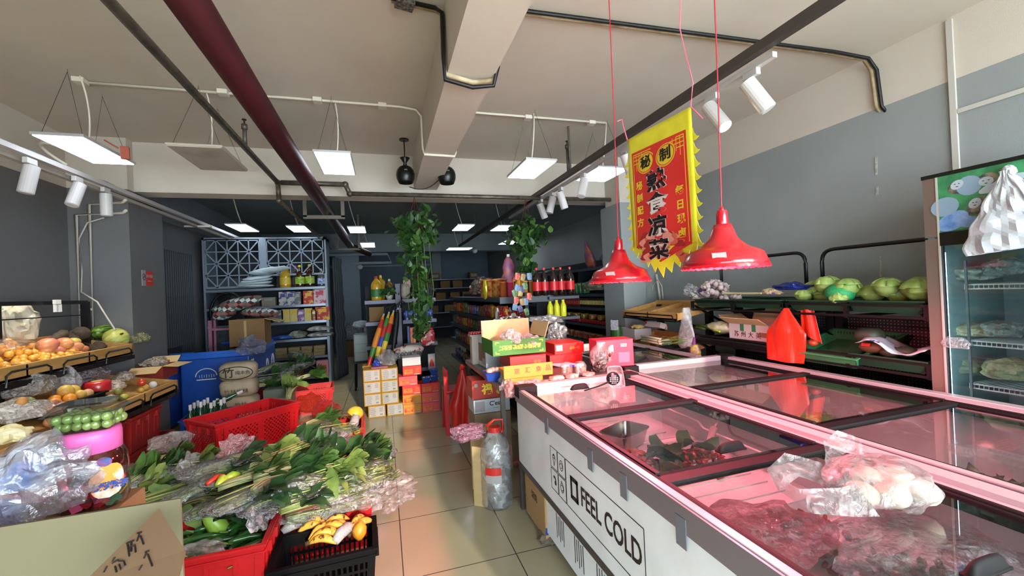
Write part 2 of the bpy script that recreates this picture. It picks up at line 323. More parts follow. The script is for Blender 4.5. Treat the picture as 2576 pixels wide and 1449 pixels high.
q = at(530, 400, Z=2.6); panel((q.x, q.y, 2.6), .36, .62, 'unlit dusty ceiling panel hanging left of the red pipe', False, True)
panel((2.2, 3.83, 2.6), .36, .5, 'lit rounded ceiling panel partly behind the banner', True, True)
for i, (x, y, sx, sy, lb) in enumerate(((-2.03, 7.4, .28, .72, 'lit panel in the dark back area, leftmost, above the lattice cabinet'), (-1.26, 7.5, .28, .62, 'lit panel in the dark back area, second from the left, above the cooking oil'), (-.38, 7.6, .28, .66, 'lit panel in the dark back area beside the far part of the red pipe'), (-.28, 9.85, .3, .8, 'small far lit panel behind the red pipe'), (1.4, 7.35, .3, .66, 'lit panel in the back area between the two hanging plants'), (1.95, 10.9, .62, .5, 'farthest flat looking lit panel near the back wall'), (2.15, 7.4, .34, .6, 'lit panel partly hidden by the right hanging plant'), (2.95, 9.6, .4, .7, 'small far lit panel at the right of the back area'))):
    panel((x, y, 2.6), sx, sy, lb, near=False)
# ---- track lights
m_spot = mat('white_spot_paint', '#b8b4b3', .4); m_lens = mat('spot_lens_off', '#c9c9c9', .2); m_lenson = mat('spot_lens_on', '#fff6e0', .3, emit=25)
def spot(p, d, label, lit=False, L_=.17, r=.042, power=0):
    t = thing('track_spotlight', label, 'spotlight', p); d = Vector(d).normalized()
    M().box((0, 0, -.02), (.03, .09, .04)).obj('adapter', m_spot, t, bevel=.003)
    M().cyl((0, 0, -.04), Vector((0, 0, -.09)), .008).obj('stem', m_spot, t)
    c = Vector((0, 0, -.10)) - d*.03
    M().cyl(c-d*.02, c+d*L_, r, n=20).obj('can', m_spot, t, smooth=False, bevel=.003)
    M().cyl(c+d*(L_-.002), c+d*(L_+.003), r*.85, n=20).obj('lens', m_lenson if lit else m_lens, t)
    if power:
        l = bpy.data.lights.new('spot_beam', 'SPOT'); l.energy = power; l.color = (1, .9, .74); l.spot_size = R(75); l.spot_blend = .6; l.shadow_soft_size = .04
        lo = bpy.data.objects.new('spot_beam', l); C.objects.link(lo); lo.parent = t; lo.location = c+d*(L_+.02); lo.rotation_euler = d.to_track_quat('-Z', 'Y').to_euler()
    return t
t = thing('lighting_track', 'white double lighting track running along the left wall', 'track', (-2.25, 4.5, 2.5))
M().span(-.02, .02, -4.5, 4.3, 0, .035).obj('rail', m_spot, t); M().span(-.09, -.05, -4.5, 4.3, -.03, .0).obj('rail', mat('rail_shade', '#a9a095', .5), t)
M().box((-.05, 2.0, -.02), (.3, .05, .02)).obj('crossbar', m_cond, t)
M().tube([(-.01, -1+.25*i, .04+.012*math.sin(i*1.9)) for i in range(14)], .006, 5).obj('cord', mat('cord_grey', '#8f9290', .5), t, smooth=True)
M().tube(bez(Vector((.13, -.7, .12)), (-.15, -.75, .2), (0, -.5, .05)), .012, 6).obj('cord', m_cond, t, smooth=True)
for px, py, d, nm in ((75, 405, (-.15, -.1, -1), 'left'), (195, 465, (-.12, -.35, -1), 'middle'), (266, 492, (0, .02, -1), 'right')):
    q = at(px, py, X=-2.25); spot((-2.25, q.y, 2.49), d, 'white cylinder spotlight on the left wall track, %s one of the three in view' % nm, power=SPOTP)
spot((-2.25, 1.9, 2.49), (.1, .3, -1), 'lit white spotlight on the left wall track at the left edge of the photo', True, power=SPOTP)
TX = 1.88
t = thing('lighting_track', 'dark bar with a white lighting track running back from above the freezers', 'track', (TX, 4, 2.6))
M().span(-.022, .022, -5.5, 6.5, 0, .05).obj('bar', mat('dark_bar', '#47413e', .5, .3), t); M().span(.03, .06, -2.4, 2.2, -.04, -.012).obj('rail', m_spot, t)
for yy in (-.1, 2.2, 4.5, 6): M().cyl((0, yy, .05), (0, yy, .5), .012).obj('hanger', m_pipe, t)
for px, py, d, nm, lit in ((1890, 185, (.45, -.35, -1), 'nearest', False), (1790, 238, (.15, -.6, -1), 'lit, shining towards the camera above the banner', True), (1575, 375, (.5, .2, -1), 'partly behind the banner', False), (1467, 445, (-.35, -.2, -1), 'white, left of the lit rounded panel', False), (1410, 470, (.3, 0, -1), 'between the rounded panel and the far pair', False), (1388, 490, (-.3, 0, -1), 'front one of the crossed far pair', False), (1360, 500, (.35, 0, -1), 'back one of the crossed far pair', False)):
    q = at(px, py, X=TX+.045); spot((TX+.045, q.y, 2.565), d, 'white cylinder spotlight on the right track, '+nm, lit)
# ---- wall conduits in the left corner
o = thing('electrical_conduit', 'pair of cream conduits rising in the corner behind the left rack', 'conduit', (-2.6, 4.9, 1.1))
for dx in (-.12, -.02): M().tube([(dx, .04, -.3), (dx, .04, 1.36+dx), (.25, .02, 1.38+dx), (.33, -.1, 1.38+dx)], .014, 8).obj('pipe', m_cond, o, smooth=True)
M().box((-.07, .04, .35), (.1, .02, .02)).obj('clip', m_cond, o)
M().tube([at(262, 548, Y=4.9), at(220, 560, Y=4.9), at(200, 600, Y=4.88), at(205, 680, Y=4.88), at(205, 735, Y=4.86), at(245, 760, Y=4.7), at(270, 800, Y=4.6), at(290, 830, Y=4.5)], .007, 6).obj('dangling_cord', mat('grey_cord', '#a9a59c', .5), smooth=True, label='thin grey cord dangling from the spotlight over the black frame rail', cat='cord')
q = at(315, 385, Y=3.7); M().box(q, (.05, .03, .09), .3).box(q+Vector((-.08, 0, .06)), (.1, .01, .01), (0, .6, 0)).obj('cable_connector', mat('brick_red_plastic', '#9c4a34', .5), bevel=.004, label='small brick red connector block hanging by wires beside the lit left panel', cat='connector')
# ---- black ball speakers
def ball(p, zt, label):
    t = thing('ball_speaker', label, 'speaker', p); mb = mat('black_speaker_shell', '#0d0d0e', .35)
    M().lathe([(.001, .10), (.03, .096), (.062, .08), (.085, .05), (.097, .005), (.093, -.04), (.078, -.075), (.072, -.088), (.06, -.088), (.055, -.075), (.001, -.07)], 24).obj('shell', mb, t, smooth=True)
    M().lathe([(.025, .09), (.016, .125), (.05, .175), (.052, .18), (.001, .18)], 16).obj('socket', mb, t, smooth=True)
    M().cyl((0, 0, .17), (0, 0, zt-p[2]), .006).cyl((0, 0, zt-p[2]-.012), (0, 0, zt-p[2]), .05).obj('stem', mb, t)
    M().box((0, -.093, .03), (.03, .012, .012)).obj('badge', mat('grey_badge', '#5f6b66', .4), t)
q = at(1020, 440, Y=4.55); ball(q, 3.1, 'black ball shaped hanging speaker left of the long beam')
q = at(1124, 442, Y=4.5); ball(q, 2.7, 'black ball shaped hanging speaker under the right edge of the long beam')
M().tube(bez(at(1030, 470, Y=4.6), at(1075, 490, Y=4.6), at(1110, 445, Y=4.6)), .005, 5).obj('speaker_cable', m_black, smooth=True, label='thin black cable sagging between the two ball speakers', cat='cable')
# ================================================================ chest freezers
m_fw = mat('freezer_white_enamel', '#dfe3e3', .28, coat=.4, col2='#d2d6d6', scale=5); m_fd = mat('freezer_black_plastic', '#0c0c0d', .7, ior=1.3); m_fin = mat('freezer_inside', '#cfcfce', .4)
m_al = mat('freezer_aluminium_rail', '#a9a5a8', .35, .35); m_kick = mat('freezer_dark_kickstrip', '#3a3430', .45)
g_lid = glass('freezer_lid_glass', '#f2f4f4', .01, .96, 1.3)
def chest(name, label, x0, x1, y0, y1, mull, zt=.8, zi=.42, body=m_fw, rail=m_al, sb=True, lower=None, hand=()):
    t = thing(name, label, 'freezer', ((x0+x1)/2, (y0+y1)/2, 0)); ox, oy = (x0+x1)/2, (y0+y1)/2
    def sp(o, a, b_, c, d, e, f, m=0): return o.span(a-ox, b_-ox, c-oy, d-oy, e, f, m)
    w_ = .045
    o = M()
    for a in ((x0, x0+w_, y0, y1), (x1-w_, x1, y0, y1), (x0+w_, x1-w_, y0, y0+w_), (x0+w_, x1-w_, y1-w_, y1)): sp(o, *a, .3, zt-.05)
    sp(o, x0+w_, x1-w_, y0+w_, y1-w_, .3, .33); o.obj('cabinet', body, t, bevel=.006)
    sp(M(), x0+w_, x1-w_, y0+w_, y1-w_, .33, zi).obj('liner_floor', m_fin, t)
    lo = lower or (y0, y1-.4)
    sp(M(), x0+.01, x1-.01, lo[0], lo[1], .07, .3).obj('compressor_base', body, t, bevel=.004)
    o = M(); sp(o, x0-.006, x0+.012, y0, y1, .285, .315); sp(o, x0-.004, x0+.02, y1-.03, y1+.004, 0, .3); o.obj('kick_strip', m_kick, t)
    o = M()
    for cx_ in (x0+.06, x1-.06):
        for cy_ in (lo[0]+.06, lo[1]-.05): o.cyl((cx_-ox-.012, cy_-oy, .035), (cx_-ox+.012, cy_-oy, .035), .035, n=12); sp(o, cx_-.012, cx_+.012, cy_-.012, cy_+.012, .035, .075)
    o.obj('castor', mat('castor_rubber', '#1c1c1c', .6), t)
    # top frame: outer metal side strip, pale rails, dark lip
    o = M()
    for a in ((x0-.008, x0, y0, y1), (x1, x1+.008, y0, y1)): sp(o, *a, zt-.085, zt-.004)
    sp(o, x0, x1, y1, y1+.008, zt-.085, zt-.004); o.obj('edge_strip', mat('grey_metal_edge', '#84848a', .35, .6), t)
    o = M()
    sp(o, x0, x0+.03, y0, y1, zt-.05, zt); sp(o, x1-.06, x1, y0, y1, zt-.05, zt+.012); sp(o, x1-.085, x1-.06, y0, y1, zt-.05, zt-.006)
    sp(o, x0+.12, x1-.1, y1-.055, y1, zt-.05, zt+.02); o.obj('rail', rail, t, bevel=.003)
    o = M(); sp(o, x0+.03, x0+.045, y0, y1, zt-.05, zt-.002); sp(o, x1-.1, x1-.085, y0, y1, zt-.06, zt-.004)
    sp(o, x0-.01, x0+.12, y1-.09, y1+.01, zt-.055, zt+.018); sp(o, x1-.1, x1+.01, y1-.09, y1+.01, zt-.055, zt+.024); o.obj('corner_cap', m_fd, t, bevel=.004)
    o = M()
    for c in (.0,):  sp(o, x0+.012, x0+.018, y1-.16, y1+.012, zt-.14, zt-.05)
    gx0, gx1 = x0+.045, x1-.1; ys = [y0]+list(mull)+[y1-.055]
    for i, (a, c) in enumerate(zip(ys, ys[1:])):
        z = zt-.018 if i % 2 else zt-.006
        g = sp(M(), gx0, gx1, a+.0, c, z-.003, z).obj('glass_lid', g_lid, t)
        o = M()
        if i < len(ys)-2: sp(o, gx0, gx1+.02, c-.055, c-.005, z-.012, z+.010); sp(o, gx0, gx1+.01, c+.0, c+.035, z-.02, z+.002)
        sp(o, gx0, gx0+.02, a, c-.02, z-.006, z+.008)
        if sb: sp(o, gx1-.01, gx1+.008, a, c-.02, z-.006, z+.006)
        o.obj('lid_frame', mat('lid_frame_black', '#0e0d10', .6, ior=1.3), g, bevel=.002)
    for hx, hy in hand:
        o = M(); o.grid(lambda u, v: Vector((hx-ox+(u-.5)*.125, hy-oy+.012*math.cos(v*PI), zt-.005+.034*math.sqrt(max(0, 1-(2*u-1)**4))*math.sin(max(.02, v)*PI*.98+.02))), 12, 6)
        o.box((hx-ox, hy-oy, zt-.004), (.125, .03, .006)); o.obj('handle', m_fd, t, smooth=True, label='black half moon lid handle')
    return t, ox, oy
f1, f1x, f1y = chest('chest_freezer', 'long white glass topped chest freezer nearest the camera, with FEEL COLD lettering on its side', .82, 1.7, .2, 2.68, (.36, 1.24, 1.96), zi=.57, hand=[tuple(at(px, py, Z=.81))[:2] for px, py in ((2480, 1420), (1838, 1122), (1458, 972))])
f2, f2x, f2y = chest('chest_freezer', 'dark framed glass topped chest freezer standing between the front freezer and the vegetable racks', 1.76, 2.80, .3, 2.93, (.66, 1.40, 2.17), zt=.8, zi=.4)
f3, f3x, f3y = chest('chest_freezer', 'far grey topped chest freezer behind the pink gift box', 1.78, 2.63, 3.02, 4.25, (3.7,), zt=.8, zi=.66)
def on1(p): return (p.x-f1x, p.y-f1y, p.z)
# printing on the side of the front freezer (plane x = .82, read towards the street)
m_ink = mat('black_print', '#15120f', .5); ink = M(); XS = .8185
def ln(a, b_, w_=.0035):
    a, b_ = Vector((XS-f1x, a[0]-f1y, a[1])), Vector((XS-f1x, b_[0]-f1y, b_[1])); d = b_-a
    n_ = Vector((0, -d.z, d.y)).normalized()*w_/2
    ink.slab([a-n_, b_-n_, b_+n_, a+n_], (1, 0, 0), .0012)
def rect(y0_, y1_, z0, z1, w_=.003): ln((y0_, z0), (y1_, z0), w_); ln((y1_, z0), (y1_, z1), w_); ln((y1_, z1), (y0_, z1), w_); ln((y0_, z1), (y0_, z0), w_)
def arc(cy, cz, r_, a0, a1, w_=.003, n_=10, sy=1):
    for i in range(n_): ln(*[(cy+sy*r_*math.cos(a), cz+r_*math.sin(a)) for a in (a0+(a1-a0)*i/n_, a0+(a1-a0)*(i+1)/n_)], w_)
A_ = at(1384, 1120, X=.82); B_ = at(1424, 1158, X=.82); Cc = at(1428, 1288, X=.82); T_ = at(1430, 1166, X=.82); U_ = at(1620, 1334, X=.82); V_ = at(1386, 1175, X=.82)
yl, yr, zt_, zb_ = A_.y, at(1425, 1250, X=.82).y, .60, .405
zt_, zb_ = A_.z, at(1386, 1222, X=.82).z; ym = (yl+yr)/2; zm = (zt_+zb_)/2; s_ = abs(yl-yr)/2
for a, c in ((yl, ym+.004), (ym-.004, yr)):
    rect(a, c, zt_, zm+.004); rect(a, c, zm-.004, zb_)
q1, q2_, q3, q4 = (yl-s_/2, (zt_+zm)/2), (ym-s_/2, (zt_+zm)/2), (yl-s_/2, (zm+zb_)/2), (ym-s_/2, (zm+zb_)/2)
ln((q1[0]+.016, q1[1]+.004), (q1[0], q1[1]-.036)); ln((q1[0]-.016, q1[1]+.004), (q1[0], q1[1]-.036)); ln((q1[0]-.016, q1[1]+.004), (q1[0]+.016, q1[1]+.004)); arc(q1[0], q1[1]+.008, .014, 0, PI, .008)
arc(q2_[0], q2_[1], .026, 0, 2*PI, sy=.8); arc(q2_[0], q2_[1], .013, 0, 1.6*PI); arc(q4[0], q4[1], .024, 0, 2*PI, sy=.8); arc(q4[0], q4[1], .014, .5, 5); ln((q4[0], q4[1]+.024), (q4[0]+.012, q4[1]+.03), .006)
arc(q3[0]+.004, q3[1], .016, .8, 4.2, .012); arc(q3[0]-.008, q3[1]-.012, .008, 0, 2*PI, .008)
yr2 = U_.y; ln((yr-.006, zt_), (yr2, zt_)); ln((yr-.006, zt_), (yr-.006, zb_-.0)); ln((yr-.006, zb_), (yr2, zb_)); ln((yr2, zt_), (yr2, zb_))
ink.obj('printed_frame', m_ink, f1)
hL = (zt_-zb_); zc_ = (zt_+zb_)/2
ly = at(1462, 1240, X=.82).y; ry = at(1614, 1380, X=.82).y
lg = M(); ya = at(1436, 1220, X=.82).y; yb_ = at(1455, 1240, X=.82).y; zz1, zz0 = zc_+hL*.24, zc_-hL*.24
for c in ((ya, ya-.018, zz0, zz1), (yb_+.018, yb_, zz0, zz1), (ya, yb_, zz1-.02, zz1), (ya, yb_, zz0, zz0+.02)): lg.span(XS-f1x-.0012, XS-f1x, c[0]-f1y, c[1]-f1y, c[2], c[3])
lg.obj('printed_logo', m_ink, f1)
lt = text('FEEL COLD', .14, m_ink, (XS-f1x, (ly+ry)/2-f1y, zc_), FX, f1, bold=.002); wdt = max(v.co.x for v in lt.data.vertices)-min(v.co.x for v in lt.data.vertices); hgt = max(v.co.y for v in lt.data.vertices)-min(v.co.y for v in lt.data.vertices)
lt.scale = ((ly-ry)/wdt, hL*.40/hgt, 1)
for k, yy in enumerate((2.08, 1.86, 1.64, 1.42)):
    o = M()
    for j in range(5):
        d = (.02 if j % 2 else 0); o.span(.828-f1x, .8285-f1x, yy-.022*j-f1y, yy-.022*j-.006-f1y, .13+d, .26-d*.4)
    o.obj('vent_slot', m_ink, f1)
for yy in (2.12, 1.62, 1.36, 1.05): M().box((.811-f1x, yy-f1y, .715), (.003, .045, .09)).obj('clear_tape_patch', mat('taped_lock', '#6c7078', .35, .2), f1)
o = M().span(.86-f1x, 1.6-f1x, .3-f1y, 2.6-f1y, .571, .574)
for i in range(26): o.span(.9-f1x, 1.55-f1x, .4+i*.085-f1y, .405+i*.085-f1y, .574, .580)
o.obj('basket_floor', mat('white_wire_basket', '#d8d8d8', .4), f1)
o = M().tube([(.71, 2.3-f1y-.3+.3, .66), (0.735, 0, .66)] if 0 else [(1.63-f1x-.02, 2.35-f1y, .70), (1.63-f1x-.02, 1.9-f1y, .69), (1.63-f1x-.02, 1.86-f1y, .665), (1.63-f1x-.02, 1.0-f1y, .66)], .006, 5); o.obj('drain_channel', m_fin, f1)
# ---- things inside the front freezer
m_st = mat('stainless_steel', '#a8a29d', .25, .9)
def tray(loc, rot, sx, sy, h, m, name, label, cat, par=None, t_=.006, tp=.82):
    o = M(); n_ = 24; k = []
    for z, s in ((0, tp), (h, 1.0), (h, 1.06), (h-.004, 1.06), (h-.004, 1.0-t_*3), (t_, tp-.02)):
        k.append([( (math.copysign(abs(math.cos(a))**.35, math.cos(a)))*sx/2*s, (math.copysign(abs(math.sin(a))**.35, math.sin(a)))*sy/2*s, z) for a in [2*PI*i/n_ for i in range(n_)]])
    fs = [(i*n_+j, i*n_+(j+1) % n_, (i+1)*n_+(j+1) % n_, (i+1)*n_+j) for i in range(5) for j in range(n_)] + [tuple(range(n_))[::-1], tuple(range(5*n_, 6*n_))]
    return o.add([v for r_ in k for v in r_], fs).obj(name, m, loc=loc, rot=rot, label=label, cat=cat)
q = at(1572, 1100, Z=.62); tray((q.x, q.y, .585), .45, .26, .17, .08, m_st, 'steel_tray', 'stainless steel tray lying inside the front freezer under the second lid', 'tray')
o = M(); r2 = random.Random(3)
for i in range(26): o.ell((r2.uniform(-.08, .08), r2.uniform(-.05, .05), r2.uniform(.0, .02)), (.02, .012, .008), 6, (r2.random(), r2.random(), r2.random()*3))
o.obj('braised_offal', mat('brown_meat', '#6d4136', .3, col2='#3b1f1a', scale=40), loc=(q.x, q.y, .60), rot=.45, smooth=True, label='brown cooked offal heaped in the steel tray', cat='food', kind='stuff')
m_chili = mat('chili_meat', '#9c2f20', .3, col2='#5e1a12', scale=60)
def food(c, sx, sy, h, n_, seed, label, m=m_chili, name='cold_dish', sz=.02):
    r2 = random.Random(seed); o = M()
    for i in range(n_):
        a, b_ = r2.gauss(0, .4), r2.gauss(0, .4); a = max(-1, min(1, a)); b_ = max(-1, min(1, b_))
        zz = h*max(0, 1-a*a-b_*b_)*r2.uniform(.4, 1)
        o.ell((a*sx/2, b_*sy/2, zz), (sz*r2.uniform(.6, 1.6), sz*r2.uniform(.4, .8), sz*.35), 6, (r2.random(), r2.random(), r2.random()*6), 0 if m is m_chili or r2.random() < .7 else 0, .4, 3, i)
    return o.obj(name, m, loc=c, smooth=True, label=label, cat='food', kind='stuff')
food((1.13, 1.80, .585), .24, .2, .05, 80, 1, 'red chilli coated meat pieces beside the steel tray')
food((1.36, 1.66, .585), .42, .3, .07, 130, 2, 'red chilli dish under green leaves in the second compartment')
food((1.22, 1.05, .585), .5, .34, .08, 200, 4, 'bright red chilli meat under the third lid')
food((1.3, .68, .585), .6, .5, .1, 220, 5, 'dark braised meat pile at the near end of the front freezer', mat('dark_braised', '#4a2620', .35, col2='#7c3a2c', scale=30))
o = M(); r2 = random.Random(5)
for i in range(9):
    a = r2.uniform(0, 6.3); c = Vector((r2.uniform(-.12, .12), r2.uniform(-.1, .1), r2.uniform(.07, .13))); L_ = r2.uniform(.05, .09)
    def lf(u, v, a=a, c=c, L_=L_): return c + Matrix.Rotation(a, 3, 'Z') @ Vector(((u-.5)*2*L_, (v-.5)*L_*1.1*math.sin(PI*min(.98, max(.02, u))), .025*math.sin(5*u+v*3)+.02*abs(v-.5)))
    o.grid(lf, 6, 4)
o.obj('garnish_leaves', mat('dark_green_leaf', '#38502b', .45, col2='#24381c', scale=20), loc=(1.32, 1.66, .555), smooth=True, label='wilted dark green garnish leaves on the red chilli dish', cat='leaves')
o = M().tube([(0, 0, 0), (.1, .04, .04), (.17, .08, .09)], [.012, .016, .02], 8, flat=.5)
for k in range(4): o.tube([(.17, .08, .09), (.2+.006*k, .085+.014*k, .11-.008*k)], [.009, .004], 5, flat=.4)
o.obj('food_tongs', mat('clear_acrylic', '#b9a9a9', .15, .3), loc=(1.40, 1.66, .62), smooth=True, label='clear serving tongs standing in the red chilli dish', cat='tongs')
def crump(name, c, r_, m, label, cat='plastic bag', amp=.45, fr=2.2, seed=1, rot=0, n=28, parent=None, k=None, flat_=True):
    o = M(); o.ell((0, 0, 0), r_, n, 0, 0, amp, fr, seed, k)
    o.v = [(x, y, max(z, -r_[2]*.62)) for x, y, z in o.v]
    o.v = [tuple(Vector(v)*(1+.05*noise.noise(Vector(v)*40/max(.1, max(r_)*8)+Vector((seed, 0, 0))))) for v in o.v]
    return o.obj(name, m, parent, loc=c, rot=rot, label=label, cat=cat, smooth=False)
crump('crumpled_bag', (1.08, 1.02, .68), (.2, .14, .05), film('pink_film', '#e8a8b8', .3, .5), 'crumpled clear bag under the third lid of the front freezer', seed=4)
crump('crumpled_bag', (1.35, .75, .69), (.25, .16, .06), film('clear_film', '#dfe6ea', .16, .5), 'loose clear bag over the dark braised meat in the front freezer', seed=9)
# ---- inside freezer 2
m_pk = mat('frozen_pack', '#8d7f74', .5, col2='#4a423d', scale=25)
for i, (x, y, z, a, m, lb) in enumerate(((2.2, 2.6, .56, (.16, .13, .09), film('milky_film', '#e8ecee', .45, .5), 'white bag bulging under the far lid of the middle freezer'), (2.35, 1.9, .46, (.3, .16, .05), mat('red_frozen_pack', '#b04a48', .5, col2='#d8736a', scale=12), 'red frozen packs in the middle compartment of the dark framed freezer'), (2.55, 2.0, .53, (.2, .07, .05), mat('cauliflower_frozen', '#c9cca0', .6, col2='#7d9a4c', scale=25), 'pale green cauliflower under the second lid of the middle freezer'))):
    crump('frozen_bag' if i else 'crumpled_bag', (x, y, z), a, m, lb, 'frozen food', .3, 3, i+2)
food((2.3, 1.1, .41), .85, .5, .16, 120, 7, 'mixed frozen meat packs under the near lids of the dark framed freezer', m_pk, 'frozen_packs', .06)
food((2.3, .5, .41), .8, .3, .14, 50, 8, 'pale frozen packs at the near end of the dark framed freezer', mat('pale_pack', '#b9b1a2', .5, col2='#6b6259', scale=20), 'frozen_packs', .06)
# ---- things on the front freezer
def bagbuns():
    t = thing('shopping_bag', 'thin white plastic bag with round white buns lying on the front freezer lid', 'plastic bag', (1.33, .85, .80))
    mb = film('bag_white_film', '#b4b4b4', .30, .2, 16); r2 = random.Random(2)
    o = M()
    def f(u, v):
        a = 2*PI*v; th = PI*u; d = Vector((math.sin(th)*math.cos(a), math.sin(th)*math.sin(a), math.cos(th)))
        k = 1+.22*noise.noise(d*2.2+Vector((1, 2, 3)))+.03*noise.noise(d*9); z = max(0, .055+d.z*.065*k)
        return Vector((d.x*.155*k, d.y*.11*k, z))
    o.grid(f, 30, 40); o.obj('bag_body', mb, t, smooth=True)
    for lx, pts in enumerate(([(-.1, .06, .05), (-.17, .13, .07), (-.27, .1, .055), (-.27, 0, .04), (-.17, -.03, .03), (-.1, -.05, .035)], [(-.1, .05, .06), (-.02, .12, .09), (.06, .13, .11), (.1, .07, .08)])):
        q_ = [Vector(p) for p in pts]; cr = []
        for i in range(len(q_)-1):
            for k in range(5): cr.append(q_[i].lerp(q_[i+1], k/5))
        def g(u, v, cr=cr): 
            i = u*(len(cr)-1); p = cr[int(round(i))]; w_ = .028+.03*abs(u-.5)
            return p+Vector((.2*w_*math.sin(9*u), w_*(v-.5)*1.2, (v-.5)*w_*1.4+.004*math.sin(v*20)+.01))
        M().grid(g, len(cr)-1, 6).obj('handle', mb, t, smooth=True)
    return t
bag_b = bagbuns(); mbun = mat('white_bun', '#c9bfa9', .6)
for i, (dx, dy, s) in enumerate(((-.07, .0, .042), (.0, -.035, .042), (.08, .0, .05), (.035, .05, .045), (.09, -.055, .042))):
    M().ell((0, 0, 0), (s, s, s*.8), 16, 0, 0, .05, 3, i).obj('steamed_bun', mbun, loc=(1.33+dx, .85+dy, .80+s*.8), smooth=True, label='round white steamed bun seen through the thin plastic bag', cat='bun', group='buns in the thin plastic bag')
t = thing('slotted_spoon', 'black slotted serving spoon leaning on a clear tub on the freezer lid', 'spoon', at(1470, 985, Z=.80)); a0 = Vector(t.location); e1 = at(1505, 972, Z=.83)-a0; e2 = at(1538, 958, Z=.86)-a0
M().tube([(0, 0, .005), e1*.5+Vector((0, 0, .003)), e1, e2-(e2-e1)*.2], [.004, .004, .005, .006], 8).obj('handle', m_fd, t, smooth=True)
o = M(); cc = e2+Vector((.015, .0, .01)); ax = Matrix.Rotation(R(-62), 3, 'X') @ Matrix.Rotation(.2, 3, 'Y')
ring = lambda u, v: cc + Matrix.Rotation(-.35, 3, 'Z') @ Vector((math.cos(2*PI*v)*.042*u, -.012+.025*(u*u), math.sin(2*PI*v)*.042*u))
o.grid(ring, 6, 24); o.obj('bowl', mat('spoon_black', '#151417', .3), t, smooth=True, solid=.002)
o = M()
for i in range(5):
    for j in range(5):
        if abs(i-2)+abs(j-2) < 4: o.box(cc+Matrix.Rotation(-.35, 3, 'Z') @ Vector(((i-2)*.011, -.016, (j-2)*.011)), (.005, .002, .006))
o.obj('slot', mat('spoon_holes', '#d8b9bd', .6), t)
# half clear tub lying on its side
t = thing('plastic_tub', 'empty clear plastic food tub propped on the far edge of the front freezer', 'tub', (1.47, 2.52, .82), (R(62), 0, -.25))
o = M(); 
def rr_(s, z, n_=24): return [((math.copysign(abs(math.cos(a))**.4, math.cos(a)))*.05*s, (math.copysign(abs(math.sin(a))**.4, math.sin(a)))*.07*s, z) for a in [2*PI*i/n_ for i in range(n_)]]
vs = rr_(.85, 0)+rr_(1, .05)+rr_(1.08, .05); o.add(vs, [(i*24+j, i*24+(j+1) % 24, (i+1)*24+(j+1) % 24, (i+1)*24+j) for i in range(2) for j in range(24)]+[tuple(range(24))[::-1]])
o.obj('shell', film('tub_plastic', '#f0e8ea', .2, .35, 3), t, solid=.0015)
# ================================================================ red heat lamps
m_lamp = mat('red_lamp_enamel', '#a50d1b', .25, coat=.6); m_lin = mat('red_lamp_lining', '#e0101c', .5)
def lamp(p, r_, label, top, power):
    t = thing('pendant_lamp', label, 'pendant lamp', p); k = r_/.18
    prof = [(.18, 0), (.172, .02), (.158, .055), (.135, .068), (.10, .082), (.06, .12), (.045, .16), (.038, .185)]
    M().lathe([(a*k, z*k) for a, z in prof], 48, cap=False).obj('shade', m_lamp, t, smooth=True, solid=.002)
    o = M(); n_ = 96
    vs = []; fs = []
    for i in range(n_):
        a = 2*PI*i/n_; s = abs(math.sin(a*18)); vs += [(.18*k*math.cos(a), .18*k*math.sin(a), .002), (.183*k*math.cos(a), .183*k*math.sin(a), (-.008-.006*s)*k)]
    for i in range(n_): j = (i+1) % n_; fs.append((2*i, 2*j, 2*j+1, 2*i+1))
    o.add(vs, fs).obj('scalloped_rim', mat('red_rim', '#e3101f', .35), t)
    M().cyl((0, 0, .18*k), (0, 0, .25*k), .026*k, .024*k, 20).cyl((0, 0, .25*k), (0, 0, .27*k), .012*k, .006*k).obj('socket', m_lamp, t, smooth=True, bevel=.002)
    M().tube([(0, 0, .26*k), tuple(Vector(top)*.5+Vector((.004, 0, .1))), top], .0028, 6).obj('cord', mat('red_cord', '#b3202c', .5), t)
    M().ell((0, 0, .085*k), .03, 14).obj('bulb', mat('pink_bulb', '#ff8090', .3, emit=12, ecol='#ff4a68'), t, smooth=True)
    M().box((-.13*k, -.11*k, .035*k), (.05, .002, .03), (.5, 0, -.9)).obj('sticker', mat('foil_sticker', '#c9ccd4', .15, .6), t)
    l = bpy.data.lights.new('lamp_light', 'POINT'); l.energy = power; l.color = (1, .18, .25); l.shadow_soft_size = .03
    lo = bpy.data.objects.new('lamp_light', l); C.objects.link(lo); lo.parent = t; lo.location = (0, 0, .035*k)
    return t
PL = LAMP
q = at(1560, 705, X=1.28); lamp((1.28, q.y, q.z), .165, 'small looking red pendant lamp farther down the aisle, left of the banner', (.0, -.02, 3.09-q.z), PL)
q = at(1822, 668, X=1.36); lamp((1.36, q.y, q.z), .165, 'large looking red pendant lamp nearest the camera, right of the banner', (-.0, -.02, 3.09-q.z), PL)
# ================================================================ banner
m_yel = mat('yellow_satin', '#f4ec3c', .4, col2='#e6da30', scale=9); m_bred = mat('banner_red_cloth', '#e0332c', .5, col2='#d42a24', scale=5)
BX = 1.42; b0 = at(1578, 352, X=BX); b1 = at(1738, 268, X=BX); tipb = at(1652, 697, X=BX)
bw = b0.y-b1.y; bh = b0.z-tipb.z
t = thing('hanging_banner', 'red and yellow vertical cloth banner with black Chinese lettering hanging between the red lamps', 'banner', (BX, b0.y, b0.z))
